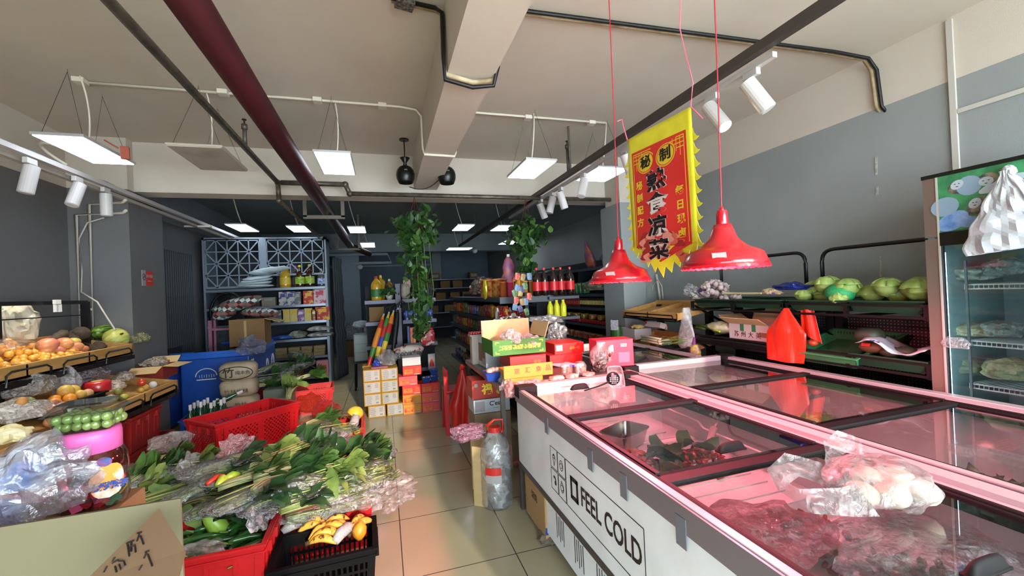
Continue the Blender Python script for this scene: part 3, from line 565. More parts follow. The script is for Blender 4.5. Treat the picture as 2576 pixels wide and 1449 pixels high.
# local frame: u runs from far edge (left in the photo) to near edge, v downwards
def bp(u, v, d=0): return Vector((-d+.010*math.sin(u*7+v*3)*v/ bh, -u*bw + 0, (b1.z-b0.z)*u - v))
def fl(z): return z
HB = bh*.80                                       # straight part of the banner
o = M(); o.grid(lambda u, v: bp(u, v*HB*.98), 20, 30); k = len(o.v)
edge = []
o2 = M()
for s in (0, 1):
    nn = 9
    for i in range(nn):
        v0 = .12*bh+(HB-.12*bh)*i/nn; v1 = .12*bh+(HB-.12*bh)*(i+1)/nn; u_ = s; dd = .035/bw*(1 if s else -1)
        o2.add([bp(u_, v0), bp(u_+dd*.1, v0+.1*(v1-v0)), bp(u_+dd*.3, v0+.45*(v1-v0)), bp(u_+dd*.75, v0+.75*(v1-v0)), bp(u_+dd*1.25, v0+.82*(v1-v0)), bp(u_+dd*.9, v1-.004), bp(u_+dd*.4, v1+.002), bp(u_, v1)], [tuple(range(8))])
nn = 9
for i in range(nn):
    ua, ub = i/nn, (i+1)/nn; fb = lambda u: HB*.98+(bh*.93-HB*.98)*(1-abs(2*u-1))
    um = (ua+ub)/2; o2.add([bp(ua, HB*.97), bp(ub, HB*.97), bp(ub, fb(ub)), bp(um+.02, fb(um)+.045), bp(ua, fb(ua))], [(0, 1, 2, 3, 4)])
o.obj('yellow_cloth', m_yel, t, smooth=True, solid=.001); o2.obj('flame_edge', m_yel, t, solid=.001)
o = M(); o.grid(lambda u, v: bp(.075+.85*u, .115*bh+v*(HB*.98-.115*bh), .0025), 16, 24)
o.add([bp(.075, HB*.975, .0025), bp(.925, HB*.975, .0025), bp(.5, bh*.885, .0025)], [(0, 1, 2)])
o.obj('red_field', m_bred, t, smooth=True)
m_gold = mat('banner_gold', '#e6c52e', .5); m_bk = mat('banner_black', '#0f0d10', .55); m_bw = mat('banner_white', '#efe3dc', .6)
o = M(); 
def bl(a, b_, w_=.005, d=.0035, mb=o):
    A, B = bp(*a, d), bp(*b_, d); D = (B-A).normalized(); n_ = Vector((1, 0, 0)).cross(D)*w_/2; mb.add([A-n_, B-n_, B+n_, A+n_], [(0, 1, 2, 3)])
for uu in (.105, .895): bl((uu, .135*bh), (uu, HB*.96))
bl((.105, .135*bh), (.895, .135*bh))
for cu, sg in ((.105, 1), (.895, -1)):
    for k in range(3):
        bl((cu, (.15+.025*k)*bh), (cu+sg*(.2-.05*k), (.15+.025*k)*bh)); bl((cu+sg*(.05+.05*k), .135*bh), (cu+sg*(.05+.05*k), (.25-.03*k)*bh))
o.obj('gold_border', m_gold, t)
BR = (PI/2, 0, -PI/2)
o = M(); om = M()
for cu, cv in ((.32, .215), (.64, .215)):
    for rr2, mm, dd in ((.058, 0, .004), (.052, 1, .0045), (.048, 0, .005)):
        om.add([bp(cu, cv*bh, dd)+Vector((0, 1.35*rr2*math.cos(a), rr2*math.sin(a))) for a in [2*PI*i/28 for i in range(28)]], [tuple(range(28))], mm)
om.obj('gold_disc', [m_gold, m_bred], t)
def bt(s, u, v, sz, m, d=.006, b_=.002, nm='lettering', sx=1): p = bp(u, v*bh, d); text(s, sz, m, p, BR, t, nm, bold=b_, ext=.0004, sx=sx)
bt('秘', .32, .215, .07, m_bk, sx=1.35); bt('制', .64, .215, .07, m_bk, sx=1.35)
for i, ch in enumerate('熟食凉菜'):
    v = .36+.150*i; bt(ch, .49, v, .112, m_bw, .0055, .0055, 'letter_outline', 1.5); bt(ch, .49, v, .112, m_bk, .0075, .0035, sx=1.5)
for i, ch in enumerate('秘制配方'): bt(ch, .19, .36+.085*i, .05, m_gold, b_=.0015, sx=1.2)
for i, ch in enumerate('每日现卤'): bt(ch, .81, .46+.085*i, .05, m_gold, b_=.0015, sx=1.2)
r2 = random.Random(11); om = M()
for i in range(46):
    u, v = r2.uniform(.2, .8), r2.uniform(.70, .86)
    rr2 = r2.uniform(.02, .045); om.add([bp(u, v*bh, .0032+.00003*i)+Vector((0, rr2*math.cos(a)*(1+.3*math.sin(3*a+i)), rr2*.6*math.sin(a))) for a in [2*PI*j/14 for j in range(14)]], [tuple(range(14))], i % 3)
om.obj('printed_meat_picture', [mat('meat_print_a', '#d86a52', .5), mat('meat_print_b', '#a32a22', .5), mat('meat_print_c', '#e89a86', .5)], t)
mp_ = mat('pink_string', '#d86a80', .6)
M().tube([(0, 0, 0), (.02, .07, .12), (.03, .09, .16), (0, .1, .15)], .004, 5).obj('tie_string', mp_, t); M().tube([(0, -bw, b1.z-b0.z), (0, -bw-.02, b1.z-b0.z+.1), (.0, -bw+.05, 2.98-b0.z-.3), (0, -bw+.0, 3.09-b0.z)], .003, 5).obj('tie_string', mp_, t); M().tube([(0, -bw, b1.z-b0.z), (.01, -bw-.06, b1.z-b0.z-.08)], .003, 5).obj('tie_string', mp_, t)
# ================================================================ black racks with green trays at the right wall
m_bkm = mat('black_rack_steel', '#0e0f10', .4, .2); m_gt = mat('dark_green_tray', '#153a26', .45, col2='#11301f', scale=6); m_gt2 = mat('green_tray_plastic', '#3f8052', .4, col2='#37744a', scale=5)
m_perf = bpy.data.materials.new('perforated_panel'); m_perf.use_nodes = True
N = m_perf.node_tree.nodes; L = m_perf.node_tree.links; b = N['Principled BSDF']; b.inputs['Roughness'].default_value = .6
tc = N.new('ShaderNodeTexCoord'); br = N.new('ShaderNodeTexBrick'); br.offset = 0
for k, v in (('Scale', 1), ('Mortar Size', .007), ('Brick Width', .022), ('Row Height', .022), ('Mortar Smooth', 0), ('Bias', 0)): br.inputs[k].default_value = v
br.inputs['Color1'].default_value = br.inputs['Color2'].default_value = (*lin('#7c7f7f'), 1); br.inputs['Mortar'].default_value = (*lin('#252628'), 1)
mp = N.new('ShaderNodeMapping'); mp.inputs['Rotation'].default_value = (0, PI/2, 0)
sx_ = N.new('ShaderNodeSeparateXYZ'); cb = N.new('ShaderNodeCombineXYZ'); L.new(tc.outputs['Object'], sx_.inputs[0]); L.new(sx_.outputs[1], cb.inputs[0]); L.new(sx_.outputs[2], cb.inputs[1]); L.new(cb.outputs[0], br.inputs['Vector'])
L.new(br.outputs['Color'], b.inputs['Base Color'])
def gtray(c, sx, sy, h, m, label, name='produce_tray', rot=0, lattice=False):
    t = thing(name, label, 'tray', c, rot); o = M(); e = .02; q = .012
    for s in (-1, 1):
        o.add([(s*(sx/2-e), -sy/2+e, 0), (s*(sx/2-e), sy/2-e, 0), (s*sx/2, sy/2, h), (s*sx/2, -sy/2, h), (s*(sx/2-e-.006), -sy/2+e, 0), (s*(sx/2-e-.006), sy/2-e, 0), (s*(sx/2-.006), sy/2, h), (s*(sx/2-.006), -sy/2, h)], [(0, 1, 2, 3), (7, 6, 5, 4), (3, 2, 6, 7), (0, 3, 7, 4), (1, 5, 6, 2), (0, 4, 5, 1)])
        o.add([(-sx/2+e, s*(sy/2-e), 0), (sx/2-e, s*(sy/2-e), 0), (sx/2, s*sy/2, h), (-sx/2, s*sy/2, h), (-sx/2+e, s*(sy/2-e-.006), 0), (sx/2-e, s*(sy/2-e-.006), 0), (sx/2, s*(sy/2-.006), h), (-sx/2, s*(sy/2-.006), h)], [(0, 1, 2, 3), (7, 6, 5, 4), (3, 2, 6, 7), (0, 3, 7, 4), (1, 5, 6, 2), (0, 4, 5, 1)])
    o.obj('side_wall', m, t); M().box((0, 0, .003), (sx-2*e, sy-2*e, .006)).obj('tray_floor', m, t)
    o = M()
    for s in (-1, 1): o.box((s*sx/2, 0, h), (.022, sy+.02, .01)).box((0, s*sy/2, h), (sx+.02, .022, .01))
    o.obj('rim', m, t, bevel=.003)
    if lattice:
        o = M()
        for i in range(int(sy/.022)): o.box((sx/2-.014, -sy/2+.02+i*.022, h*.5), (.003, .008, h*.7), (0, .2, 0))
        o.obj('slots', mat('slot_dark', '#1d3a26', .6), t)
    return t
def rack(y0, y1, label, z1, z2):
    t = thing('produce_rack', label, 'rack', (3.1, (y0+y1)/2, 0)); hy = (y1-y0)/2; x0, x1 = -.2, .36
    for yy in (-hy+.03, hy-.03):
        M().span(x1-.06, x1, yy-.03, yy+.03, 0, z1).obj('upright', m_bkm, t); M().tube([(x1-.03, yy, z1-.35), (x0, yy, z1-.06)], .012, 6).tube([(x1-.03, yy, z2-.4), (x0, yy, z2-.07)], .012, 6).obj('bracket_arm', m_bkm, t)
    for zz in (z1, z2):
        o = M(); o.span(x0-.012, x0+.01, -hy, hy, zz-.10, zz-.085).span(x0-.012, x0+.01, -hy, hy, zz-.03, zz-.015).span(x1-.02, x1, -hy, hy, zz-.1, zz-.06)
        for yy in (-hy, 0, hy): o.box((x0, yy, zz-.06), (.02, .025, .09)).box(((x0+x1)/2, yy, zz-.10), (x1-x0, .02, .02))
        o.obj('shelf_frame', m_bkm, t)
    M().span(x1-.01, x1, -hy+.06, hy-.06, .12, z1-.15).obj('back_panel', m_perf if 1 else 0, t)
    M().tube([(x1-.25, -hy+.06, z1)]+bez((x1-.25, -hy+.06, z1+.28), (x1-.25, -hy+.06, z1+.37), (x1-.25, -hy+.16, z1+.37), 6)+bez((x1-.25, hy-.16, z1+.37), (x1-.25, hy-.06, z1+.37), (x1-.25, hy-.06, z1+.28), 6)+[(x1-.25, hy-.06, z1)], .014, 8).obj('hoop_rail', m_bkm, t, smooth=True)
    return t
rack(2.43, 3.42, 'black steel produce rack with garlic on top, left of the cabbage rack', 1.28, .96)
rack(1.56, 2.42, 'black steel produce rack with cabbages on top, beside the glass door refrigerator', 1.28, .95)
gtray((3.16, 3.16, 1.215), .52, .46, .065, m_gt, 'dark green plastic tray under the garlic'); gtray((3.16, 2.69, 1.215), .52, .46, .065, m_gt, 'dark green plastic tray holding the long pale stick on the garlic rack')
gtray((3.16, 2.19, 1.21), .52, .42, .07, m_gt, 'dark green tray holding the left group of cabbages'); gtray((3.16, 1.775, 1.21), .52, .40, .07, m_gt, 'dark green tray holding the right group of cabbages')
gtray((3.13, 2.16, .90), .5, .47, .075, m_gt2, 'light green empty looking tray with two tomatoes', lattice=True, rot=(0, R(-15), 0)); gtray((3.14, 1.77, .87), .5, .40, .07, m_gt, 'dark green tray under the pumpkin and white sheet')
gtray((3.14, 2.9, .865), .5, .96, .05, mat('black_tray', '#121412', .5), 'long black tray on the lower tier of the garlic rack')
# ================================================================ crates
m_rc = mat('red_crate_plastic', '#b0161a', .4, col2='#a01216', scale=5); m_bc = mat('black_crate_plastic', '#09090a', .8, ior=1.2); m_blc = mat('blue_crate_plastic', '#16357e', .45)
def crate(loc, sx, sy, h, m, label, rot=0, style='lat', name='plastic_crate', group=None, wave=False):
    t = thing(name, label, 'crate', loc, rot, group); th = .008
    M().box((0, 0, .006), (sx*.9, sy*.9, .012)).obj('crate_floor', m, t)
    for k, (L_, off, ax) in enumerate(((sx, -sy/2, 0), (sx, sy/2, 0), (sy, -sx/2, 1), (sy, sx/2, 1))):
        o = M(); q = lambda a, z, d=0: (a, off*(.93+.07*z/h)+d, z) if ax == 0 else (off*(.93+.07*z/h)+d, a, z)
        def bar(a0, z0, a1, z1, w_, d_=th):
            A, B = Vector(q(a0, z0)), Vector(q(a1, z1)); D = (B-A).normalized(); nn = Vector((0, 1, 0)) if ax == 0 else Vector((1, 0, 0)); s = D.cross(nn).normalized()*w_/2; nn = nn*d_/2
            o.add([A-s-nn, A+s-nn, A+s+nn, A-s+nn, B-s-nn, B+s-nn, B+s+nn, B-s+nn], [(0, 1, 2, 3), (7, 6, 5, 4), (0, 4, 5, 1), (1, 5, 6, 2), (2, 6, 7, 3), (3, 7, 4, 0)])
        e = L_/2
        bar(-e*.93, .02, e*.93, .02, .04); bar(-e, h-.03, e, h-.03, .06); 
        for s in (-1, 1): bar(s*(e*.93-.015), 0, s*(e-.015), h, .03, .014)
        z0, z1 = .04, h-.06
        if style == 'lat':
            for s in (-1, 1): bar(s*e*.78, 0, s*e*.8, h-.03, .035, .02); 
            bar(0, z0, 0, z1, .05); n_ = max(6, int(L_/.032))
            for i in range(n_+int((z1-z0)/.032)):
                a = -e*.9 + i*.032
                for sg in (1, -1):
                    aa0, aa1 = a*sg, (a-(z1-z0))*sg
                    zz0, zz1 = z0, z1
                    if abs(aa0) > e*.92:
                        d = abs(aa0)-e*.92; aa0 -= math.copysign(d, aa0); zz0 += d
                    if abs(aa1) > e*.92:
                        d = abs(aa1)-e*.92; aa1 -= math.copysign(d, aa1); zz1 -= d
                    if zz1 > zz0+.01: bar(aa0, zz0, aa1, zz1, .010, .005)
        elif style == 'slot':
            n_ = int(L_/.026); bar(-e*.93, h*.5, e*.93, h*.5, .012, .006)
            for i in range(n_): a = -e*.9+i*L_*.9/(n_-1); bar(a*.97, .02, a, h-.03, .010, .006)
        else: bar(-e*.95, h/2, e*.95, h/2, h-.06, .006); [bar(a*e, 0, a*e, h-.03, .02, .016) for a in (-.6, -.2, .2, .6)]
        o.obj('crate_wall', m, t)
    o = M(); r_ = .026
    for s in (-1, 1):
        o.box((0, s*(sy/2+.004), h), (sx+r_+.008, r_, .012)).box((s*(sx/2+.004), 0, h), (r_, sy-r_, .012))
        o.box((0, s*(sy/2+.004), h-.03), (sx+.02, .016, .008)).box((s*(sx/2+.004), 0, h-.03), (.016, sy, .008))
        for k in (-.6, 0, .6): o.box((s*(sx/2+.006), k*sy/2, h-.05), (.03, .012, .05))
    o.obj('rim', m, t, bevel=.002)
    return t
# foreground row
cr_a = crate((-.87, 2.42, 0), .56, .40, .32, m_rc, 'red crate with green peppers and cucumbers in the left foreground', .03, 'solid')
o = M().span(-.15, .12, -.212, -.2105, .05, .16).obj('yellow_sticker', mat('crate_sticker', '#c69a3a', .6), cr_a)
text('幸福橘子', .045, mat('sticker_ink', '#5c3a1c', .6), (-.015, -.214, .12), FY, cr_a, bold=.001)
crate((-.345, 2.80, 0), .44, .40, .32, m_rc, 'red crate full of bagged greens right behind the banana crate', .03, 'solid')
crate((-.84, 2.90, 0), .52, .44, .32, m_rc, 'red crate under the green vegetable heap behind the pepper crate', .03, 'lat')
crate((-.42, 3.30, 0), .58, .42, .32, m_rc, 'red crate under the middle of the vegetable heap', .0, 'lat')
crate((-1.42, 2.95, 0), .5, .56, .34, m_rc, 'red crate of bagged greens just behind the tall candy jar', .05, 'lat')
crate((-.5, 4.06, 0), .54, .42, .32, m_rc, 'red crate with yellow melon and fruit at the back of the heap', .03, 'lat')
crate((-1.12, 3.92, 0), .6, .42, .27, m_rc, 'red crate hidden beneath the large empty red crate', .75, 'lat')
cb = crate((-1.115, 3.935, .275), .66, .40, .29, m_rc, 'large empty bright red lattice crate standing on top of another crate', .80, 'lat')
# banana crate
cr_b = crate((-.33, 2.36, 0), .46, .30, .20, m_bc, 'black slotted crate holding speckled bananas', .04, 'slot')
m_ban = mat('speckled_banana', '#c9983c', .5, col2='#4a2f14', scale=45, lo=.56, hi=.66); m_stem = mat('banana_stem', '#3c2b18', .7)
def bananas(p, rot, n_, label, sc=1, seed=0):
    t = thing('banana_bunch', label, 'bananas', p, rot)
    for i in range(n_):
        a = (i-(n_-1)/2)*.36; o = M(); pts = []; 
        for k in range(9):
            s = k/8; x = .02+.15*s; z = .03*math.sin(PI*s)*1.1+.012*(i % 2); pts.append((x*math.cos(a), x*math.sin(a), z+.012))
        o.tube(pts, [.006, .012, .018, .0205, .0212, .0205, .018, .013, .005], 8); o.v = [tuple(Vector(v)*sc) for v in o.v]
        b_ = o.obj('banana', m_ban, t, smooth=True)
    M().cyl((0, 0, .01), (.03*sc, 0, .018), .014*sc, .01*sc, 10).obj('stalk', m_stem, t, smooth=True)
    return t
for i, (px, py, rot, n_, nm, z) in enumerate(((768, 1360, .2, 4, 'front left in the black crate', .21), (800, 1330, -.2, 4, 'at the centre of the black crate', .22), (830, 1318, 2.7, 3, 'at the back of the black crate', .22), (875, 1340, .9, 2, 'browning, at the right end of the black crate', .21))):
    q = at(px, py, Z=z); bananas((q.x, q.y, z-.03), rot, n_, 'speckled yellow bananas '+nm, .95)
q = at(905, 1335, Z=.21); M().ell((0, 0, 0), (.035, .04, .045), 14, 0, 0, .15, 2).obj('bitten_mango', mat('orange_fruit', '#d1962c', .4, col2='#b9741d', scale=9), loc=q, smooth=True, label='round orange yellow fruit in the right corner of the banana crate', cat='fruit')
m_net = mat('white_foam_net', '#a8a4a2', .7, col2='#86807e', scale=160)
for i, (px, py, ry, nm) in enumerate(((745, 1325, .5, 'long, at the left side of the banana crate'), (865, 1345, 1.0, 'over the bananas near the right end'))):
    q = at(px, py, Z=.2); M().tube([(-.07, 0, 0), (-.03, 0, .02), (.03, 0, .02), (.075, 0, 0)], [.02, .03, .03, .022], 12).obj('foam_net', m_net, loc=q, rot=ry, smooth=True, label='white foam fruit net '+nm, cat='foam net')
# ================================================================ leafy bunches
m_lf = [mat('leaf_green_%s' % n_, a, .5, col2=b_, scale=14, sss=0) for n_, a, b_ in (('mid', '#4a6c2e', '#2a481d'), ('pale', '#72873f', '#4a6430'), ('dark', '#2d4f27', '#1a3418'))]
m_stk = [mat('stalk_green', '#6f7f3f', .45, col2='#97a062', scale=20), mat('stalk_white', '#a3a878', .45, col2='#7d8a50', scale=12), mat('stalk_straw', '#857848', .6, col2='#6f6b3c', scale=18)]
m_film = film('bag_clear_film', '#e6ecec', .12, 1.0, 30)
def bunch(kind, seed):
    r2 = random.Random(seed); t = thing('green_bunch', 'x', 'vegetable'); st = M(); lf = M(); L_ = .36
    if kind == 'leaf':
        for i in range(26):
            a = r2.gauss(0, .16); z0 = r2.uniform(0, .03); y0_ = r2.uniform(-.03, .03)
            p1_, p2_ = Vector((-.16, y0_*.5, z0)), Vector((0, y0_+a*.16, z0+.02))
            st.tube(bez(p1_, (-.06, y0_, z0+.02), p2_, 4), [.006, .005, .004, .004, .003], 4)
            ln_ = r2.uniform(.11, .19); w_ = r2.uniform(.028, .05); az = a*1.8; tw = r2.uniform(-.9, .9); cu = r2.uniform(-.05, .05)
            def f(u, v):
                x = u*ln_; wv = w_*math.sin(PI*min(1, u*.93+.05))**.7*(v-.5)*2; z = cu*u*u*2+.012*math.sin(u*9+seed)+abs(v-.5)*.012
                return p2_ + Matrix.Rotation(az, 3, 'Z') @ Vector((x, wv*math.cos(tw), z+wv*math.sin(tw)))
            lf.grid(f, 5, 2)
    elif kind == 'stem':
        for i in range(44):
            y0_, z0 = r2.gauss(0, .022), abs(r2.gauss(.02, .018)); d = r2.uniform(-.03, .03)
            st.tube(bez((-.2, y0_, z0), (0, y0_+d, z0+.015), (.2, y0_*1.8+d, z0+.01), 5), [.0045]*5+[.0025], 4)
            if i % 2: 
                ln_ = r2.uniform(.05, .12); c = Vector((.14, y0_*1.8+d, z0+.01)); an = r2.uniform(-.4, .4)
                lf.grid(lambda u, v: c+Vector((u*ln_, u*ln_*an+.012*(v-.5)*2*math.sin(PI*(u*.9+.05)), .01*math.sin(u*7))), 4, 1)
    elif kind == 'straw':
        for i in range(70):
            y0_, z0 = r2.gauss(0, .03), abs(r2.gauss(.02, .02))
            st.tube([(-.17, y0_, z0), (0, y0_+r2.uniform(-.02, .02), z0+.02), (.17, y0_*1.6, z0)], .0025, 3)
        lf.ell((-.17, 0, .02), .02, 8, 0, 0, .5)
    ms = {'leaf': 1, 'stem': 0, 'straw': 2}[kind]
    st.obj('stalks', m_stk[ms], t, smooth=True); lf.obj('leaves', m_lf[seed % 3], t, smooth=True)
    def fb(u, v):
        a = 2*PI*v; x = (u-.5)*.50; rr_ = (.075+.025*noise.noise(Vector((x*9, math.cos(a)*2, math.sin(a)*2+seed))))*(math.sin(PI*min(.96, max(.04, u)))**.35)*(1 if .0 < u < 1 else .4)
        return Vector((x, rr_*1.15*math.cos(a)+.008*noise.noise(Vector((x*50, a*3, seed))), .028+rr_*.55*math.sin(a)+.008*noise.noise(Vector((x*44, a*4, seed+5)))))
    M().grid(fb, 26, 18).obj('plastic_bag', m_film, t)
    return t
protos = [bunch('leaf', 0), bunch('leaf', 1), bunch('leaf', 2), bunch('stem', 3), bunch('stem', 4), bunch('straw', 5), bunch('leaf', 5), bunch('stem', 7)]
used = set()
KN = {0: 'green leafy', 1: 'pale leafy', 2: 'dark leafy', 3: 'thin stemmed green', 4: 'pale stemmed', 5: 'straw coloured enoki like', 6: 'dark broad leaved', 7: 'long stemmed'}
def place_bunch(k, px, py, z, rz, label, tilt=0, sc=1.0, wrap=True, group='bagged greens heaped in the red crates', X=None):
    q = at(px, py, Z=z); o = protos[k]
    if k in used: o = dup(o)
    used.add(k); o.location = (q.x, q.y, z-.03); o.rotation_euler = (tilt*.4, tilt, rz); o.scale = (sc, sc, sc); o['label'] = label; o['group'] = group
    if not wrap:
        for ch in list(o.children):
            if ch.name.startswith('plastic_bag'): bpy.data.objects.remove(ch)
veg = [ # kind px py z rot place wrap
 (0, 420, 1150, .40, .3, 'behind the candy jar at the top left of the heap'), (2, 380, 1175, .43, -.2, 'dark, left edge of the heap above the candy jar label'), (3, 400, 1215, .42, .5, 'just right of the candy jar'), (1, 360, 1235, .43, .9, 'low between the candy jar and the red rim'),
 (4, 450, 1190, .44, -.5, 'left part of the heap under the red crate corner'), (5, 490, 1225, .40, .1, 'straw coloured roots over the pepper crate'), (5, 520, 1250, .40, .0, 'second straw coloured bundle at the front of the heap'), (7, 590, 1250, .42, .4, 'front centre of the heap over the pepper crate'),
 (6, 540, 1175, .46, -.1, 'under the bottom corner of the large red crate'), (1, 560, 1205, .47, .6, 'light yellow green, centre left of the heap'), (3, 600, 1190, .50, .9, 'leaning up towards the large red crate'), (0, 650, 1170, .53, .8, 'unwrapped looking, centre of the heap against the red crate'),
 (3, 690, 1150, .56, .6, 'bright, at the crest of the heap by the red crate'), (2, 745, 1120, .56, .5, 'dark, highest on the heap'), (6, 790, 1140, .54, 1.2, 'dark, right of the crest'), (1, 700, 1200, .52, .9, 'pale, middle of the heap'),
 (4, 640, 1240, .48, .7, 'pale stems pointing at the camera, centre front'), (7, 720, 1235, .46, .5, 'front right of the heap above the red rim'), (3, 760, 1215, .49, .4, 'wet looking stems on the right half of the heap'), (4, 820, 1205, .47, .35, 'long pale stems on the right side of the heap'),
 (7, 880, 1190, .45, .3, 'long stems reaching the right edge of the heap'), (0, 850, 1150, .48, .2, 'fresh green, upper right of the heap'), (2, 895, 1130, .44, -.1, 'dark, top right corner of the heap'), (6, 920, 1165, .42, .8, 'dark, hanging over the right edge of the heap'),
 (4, 800, 1250, .42, .45, 'lowest right row of the heap above the red crate side'), (5, 620, 1260, .40, .6, 'straw bundle right of the white bag handle'), (1, 470, 1275, .36, .1, 'clear wrapped at the back of the pepper crate'), (2, 560, 1280, .35, .1, 'dark wrapped over the back rim of the pepper crate'),
 (3, 860, 1268, .26, .25, 'spring onions lying on the back of the banana crate'), (7, 815, 1278, .26, .3, 'bagged okra like pods at the back of the banana crate'),
 (0, 700, 1175, .5, -.6, 'lying across the centre of the heap'), (3, 520, 1200, .45, -.8, 'crossing the left centre of the heap'), (4, 900, 1220, .40, .6, 'pale roots at the right tip of the heap'), (7, 430, 1240, .40, .8, 'low front left beside the straw bundle'),
 (0, 640, 1200, .53, .2, 'unwrapped, centre of the heap'), (2, 690, 1225, .50, -.3, 'short leafed, front centre of the heap'), (6, 730, 1180, .55, .3, 'broad leafed, on the crest right of centre'), (0, 770, 1165, .54, -.2, 'fresh leaves right below the crest'), (1, 840, 1180, .51, -.4, 'pale leaves on the right half'), (2, 880, 1150, .5, .9, 'small dark leaves at the upper right'), (6, 420, 1185, .46, 1.0, 'dark, standing in the left part of the heap'), (0, 350, 1200, .45, 1.3, 'curly, nearest the jar label'), (1, 480, 1165, .48, -.4, 'pale, beside the crate corner'), (2, 585, 1165, .55, .2, 'dark, touching the front of the large red crate'), (6, 510, 1225, .45, .7, 'flat leaves at the front left of the heap'), (0, 910, 1140, .46, .1, 'bright leaves at the far right corner of the heap'), (1, 660, 1145, .57, .1, 'pale long leaves against the lattice of the red crate'), (2, 760, 1245, .44, .2, 'dark, hanging at the front rim on the right'),
 (0, 800, 1060, .40, .5, 'beside the large red crate, below the orange net bag'), (4, 835, 1085, .40, .6, 'bagged beans in front of the yellow melon'), (5, 790, 1075, .38, .9, 'short bundle wrapped with a printed tag')]
for i, (k, px, py, z, rz, pl) in enumerate(veg):
    place_bunch(k, px, py, z, rz, '%s vegetable bunch %s' % (KN[k], pl), tilt=rnd.uniform(-.15, .15), sc=rnd.uniform(.85, 1.05), wrap=i % 3 != 0)
# back heap by the blue freezer
crate((-.98, 6.05, 0), .56, .40, .30, m_rc, 'dark red crate of greens in front of the blue freezer', .1, 'lat'); crate((-1.55, 6.05, 0), .5, .4, .30, m_rc, 'red crate under the left end of the rear greens', 0, 'lat')
for i, (k, px, py, z, rz, pl) in enumerate(((3, 650, 935, .52, .2, 'left end of the rear heap by the blue freezer'), (4, 690, 955, .45, .1, 'front left of the rear heap'), (0, 665, 970, .42, .6, 'low left of the rear heap'), (2, 720, 940, .5, 1.4, 'upright in the middle of the rear heap'), (1, 735, 975, .42, 1.5, 'hanging down over the rear crate'), (6, 760, 920, .55, 1.2, 'dark and tall at the right of the rear heap'), (0, 780, 945, .46, .3, 'right end of the rear heap'), (7, 700, 920, .5, .4, 'top of the rear heap'), (6, 745, 900, .6, 1.57, 'highest of the rear heap, leaning on the shelf'))):
    place_bunch(k, px, py, z, rz, '%s vegetable bunch %s' % (KN[k], pl), tilt=rnd.uniform(-.4, .4), sc=1.15, group='greens in the crates by the blue freezer')
# loose film
crump('crumpled_bag', at(985, 1240, Z=.22), (.17, .1, .09), film('clear_film_b', '#f4f0ee', .16, .6), 'large clear crumpled bag hanging off the right tip of the heap over the floor', seed=21, amp=.8, rot=.5)
crump('crumpled_bag', at(905, 1255, Z=.3), (.12, .07, .07), MATS['clear_film_b'], 'clear crumpled bag catching light above the banana crate', seed=22, amp=.8)
crump('crumpled_bag', at(655, 1290, Z=.38), (.05, .12, .08), film('milky_bag', '#f2eeee', .4, .4), 'milky white bag draped over the corner of the pepper crate', seed=23, amp=.7)
crump('crumpled_bag', at(600, 1135, Z=.58), (.09, .05, .09), film('pinkish_clear', '#f2dcdc', .2, .5), 'clear pinkish bag standing against the front of the large red crate', seed=24, amp=.7, rot=.6)
crump('crumpled_bag', at(475, 1190, Z=.46), (.05, .05, .10), MATS['clear_film_b'], 'sharp glinting clear bag in the left half of the heap', seed=25, amp=.9)
crump('crumpled_bag', at(500, 1395, Z=.28), (.1, .07, .05), MATS['clear_film_b'], 'clear bag in the front left corner of the pepper crate', seed=26, amp=.7)
crump('crumpled_bag', at(845, 1110, Z=.5), (.10, .08, .05), MATS['clear_film_b'], 'clear shiny bag on the crest of the heap near the fruit crate', seed=27, amp=.8)
crump('crumpled_bag', at(430, 1115, Z=.44), (.12, .1, .07), MATS['clear_film_b'], 'clear bag behind the heap beside the cardboard flap', seed=28, amp=.7)
# peppers and cucumbers
m_pep = mat('green_pepper_skin', '#2c5a24', .25, col2='#1f4419', scale=12, coat=.3)
pp = M().tube([(-.11, 0, 0), (-.07, .006, .006), (0, .012, .01), (.06, .008, .006), (.11, -.004, 0)], [.004, .017, .016, .013, .003], 9).obj('green_chilli', m_pep, smooth=True, label='long dark green chilli in the red crate in front', cat='chilli', group='green chillies in the pepper crate')
pst = M().tube([(-.105, 0, 0), (-.13, .01, .006), (-.145, .012, .012)], [.007, .004, .004], 6).obj('stem', m_lf[1], pp, smooth=True)
r2 = random.Random(4)
for i in range(46):
    px, py = r2.uniform(475, 640), r2.uniform(1300, 1400); z = .22+.07*r2.random(); q = at(px, py, Z=z)
    x, y = min(max(q.x, -1.12), -.66), min(max(q.y, 2.30), 2.56); lo = (x, y, z)
    c = pp if i == 0 else dup(pp); c.location = lo; c.rotation_euler = (0, r2.uniform(-.25, .25), r2.uniform(-.5, 1.2)); s = r2.uniform(.7, 1.1); c.scale = (s, s, s)
q = at(545, 1320, Z=.31); t = thing('green_melon', 'fat pale green luffa gourd standing in the pepper crate', 'gourd', q, (0, -.5, .3))
M().lathe([(.001, -.09), (.03, -.08), (.043, -.04), (.045, .0), (.036, .05), (.022, .085), (.012, .10), (.001, .105)], 16).obj('fruit', mat('light_green_gourd', '#8fae3f', .35, col2='#6f9432', scale=9, stretch=(4, 4, .3)), t, smooth=True); M().cyl((0, 0, .1), (.005, 0, .125), .008).obj('stem', m_stem, t)
m_gp = mat('yellow_green_pepper', '#a9c23c', .3, coat=.3)
for i, (px, py) in enumerate(((570, 1185), (585, 1200), (560, 1210), (600, 1180))):
    M().tube([(-.05, 0, 0), (0, 0, .01), (.05, 0, 0)], [.01, .025, .006], 10).obj('pale_pepper', m_gp, loc=at(px, py, Z=.53), rot=i*.7, smooth=True, label='pale yellow green pepper in the left centre of the heap', cat='pepper', group='pale peppers in the heap')
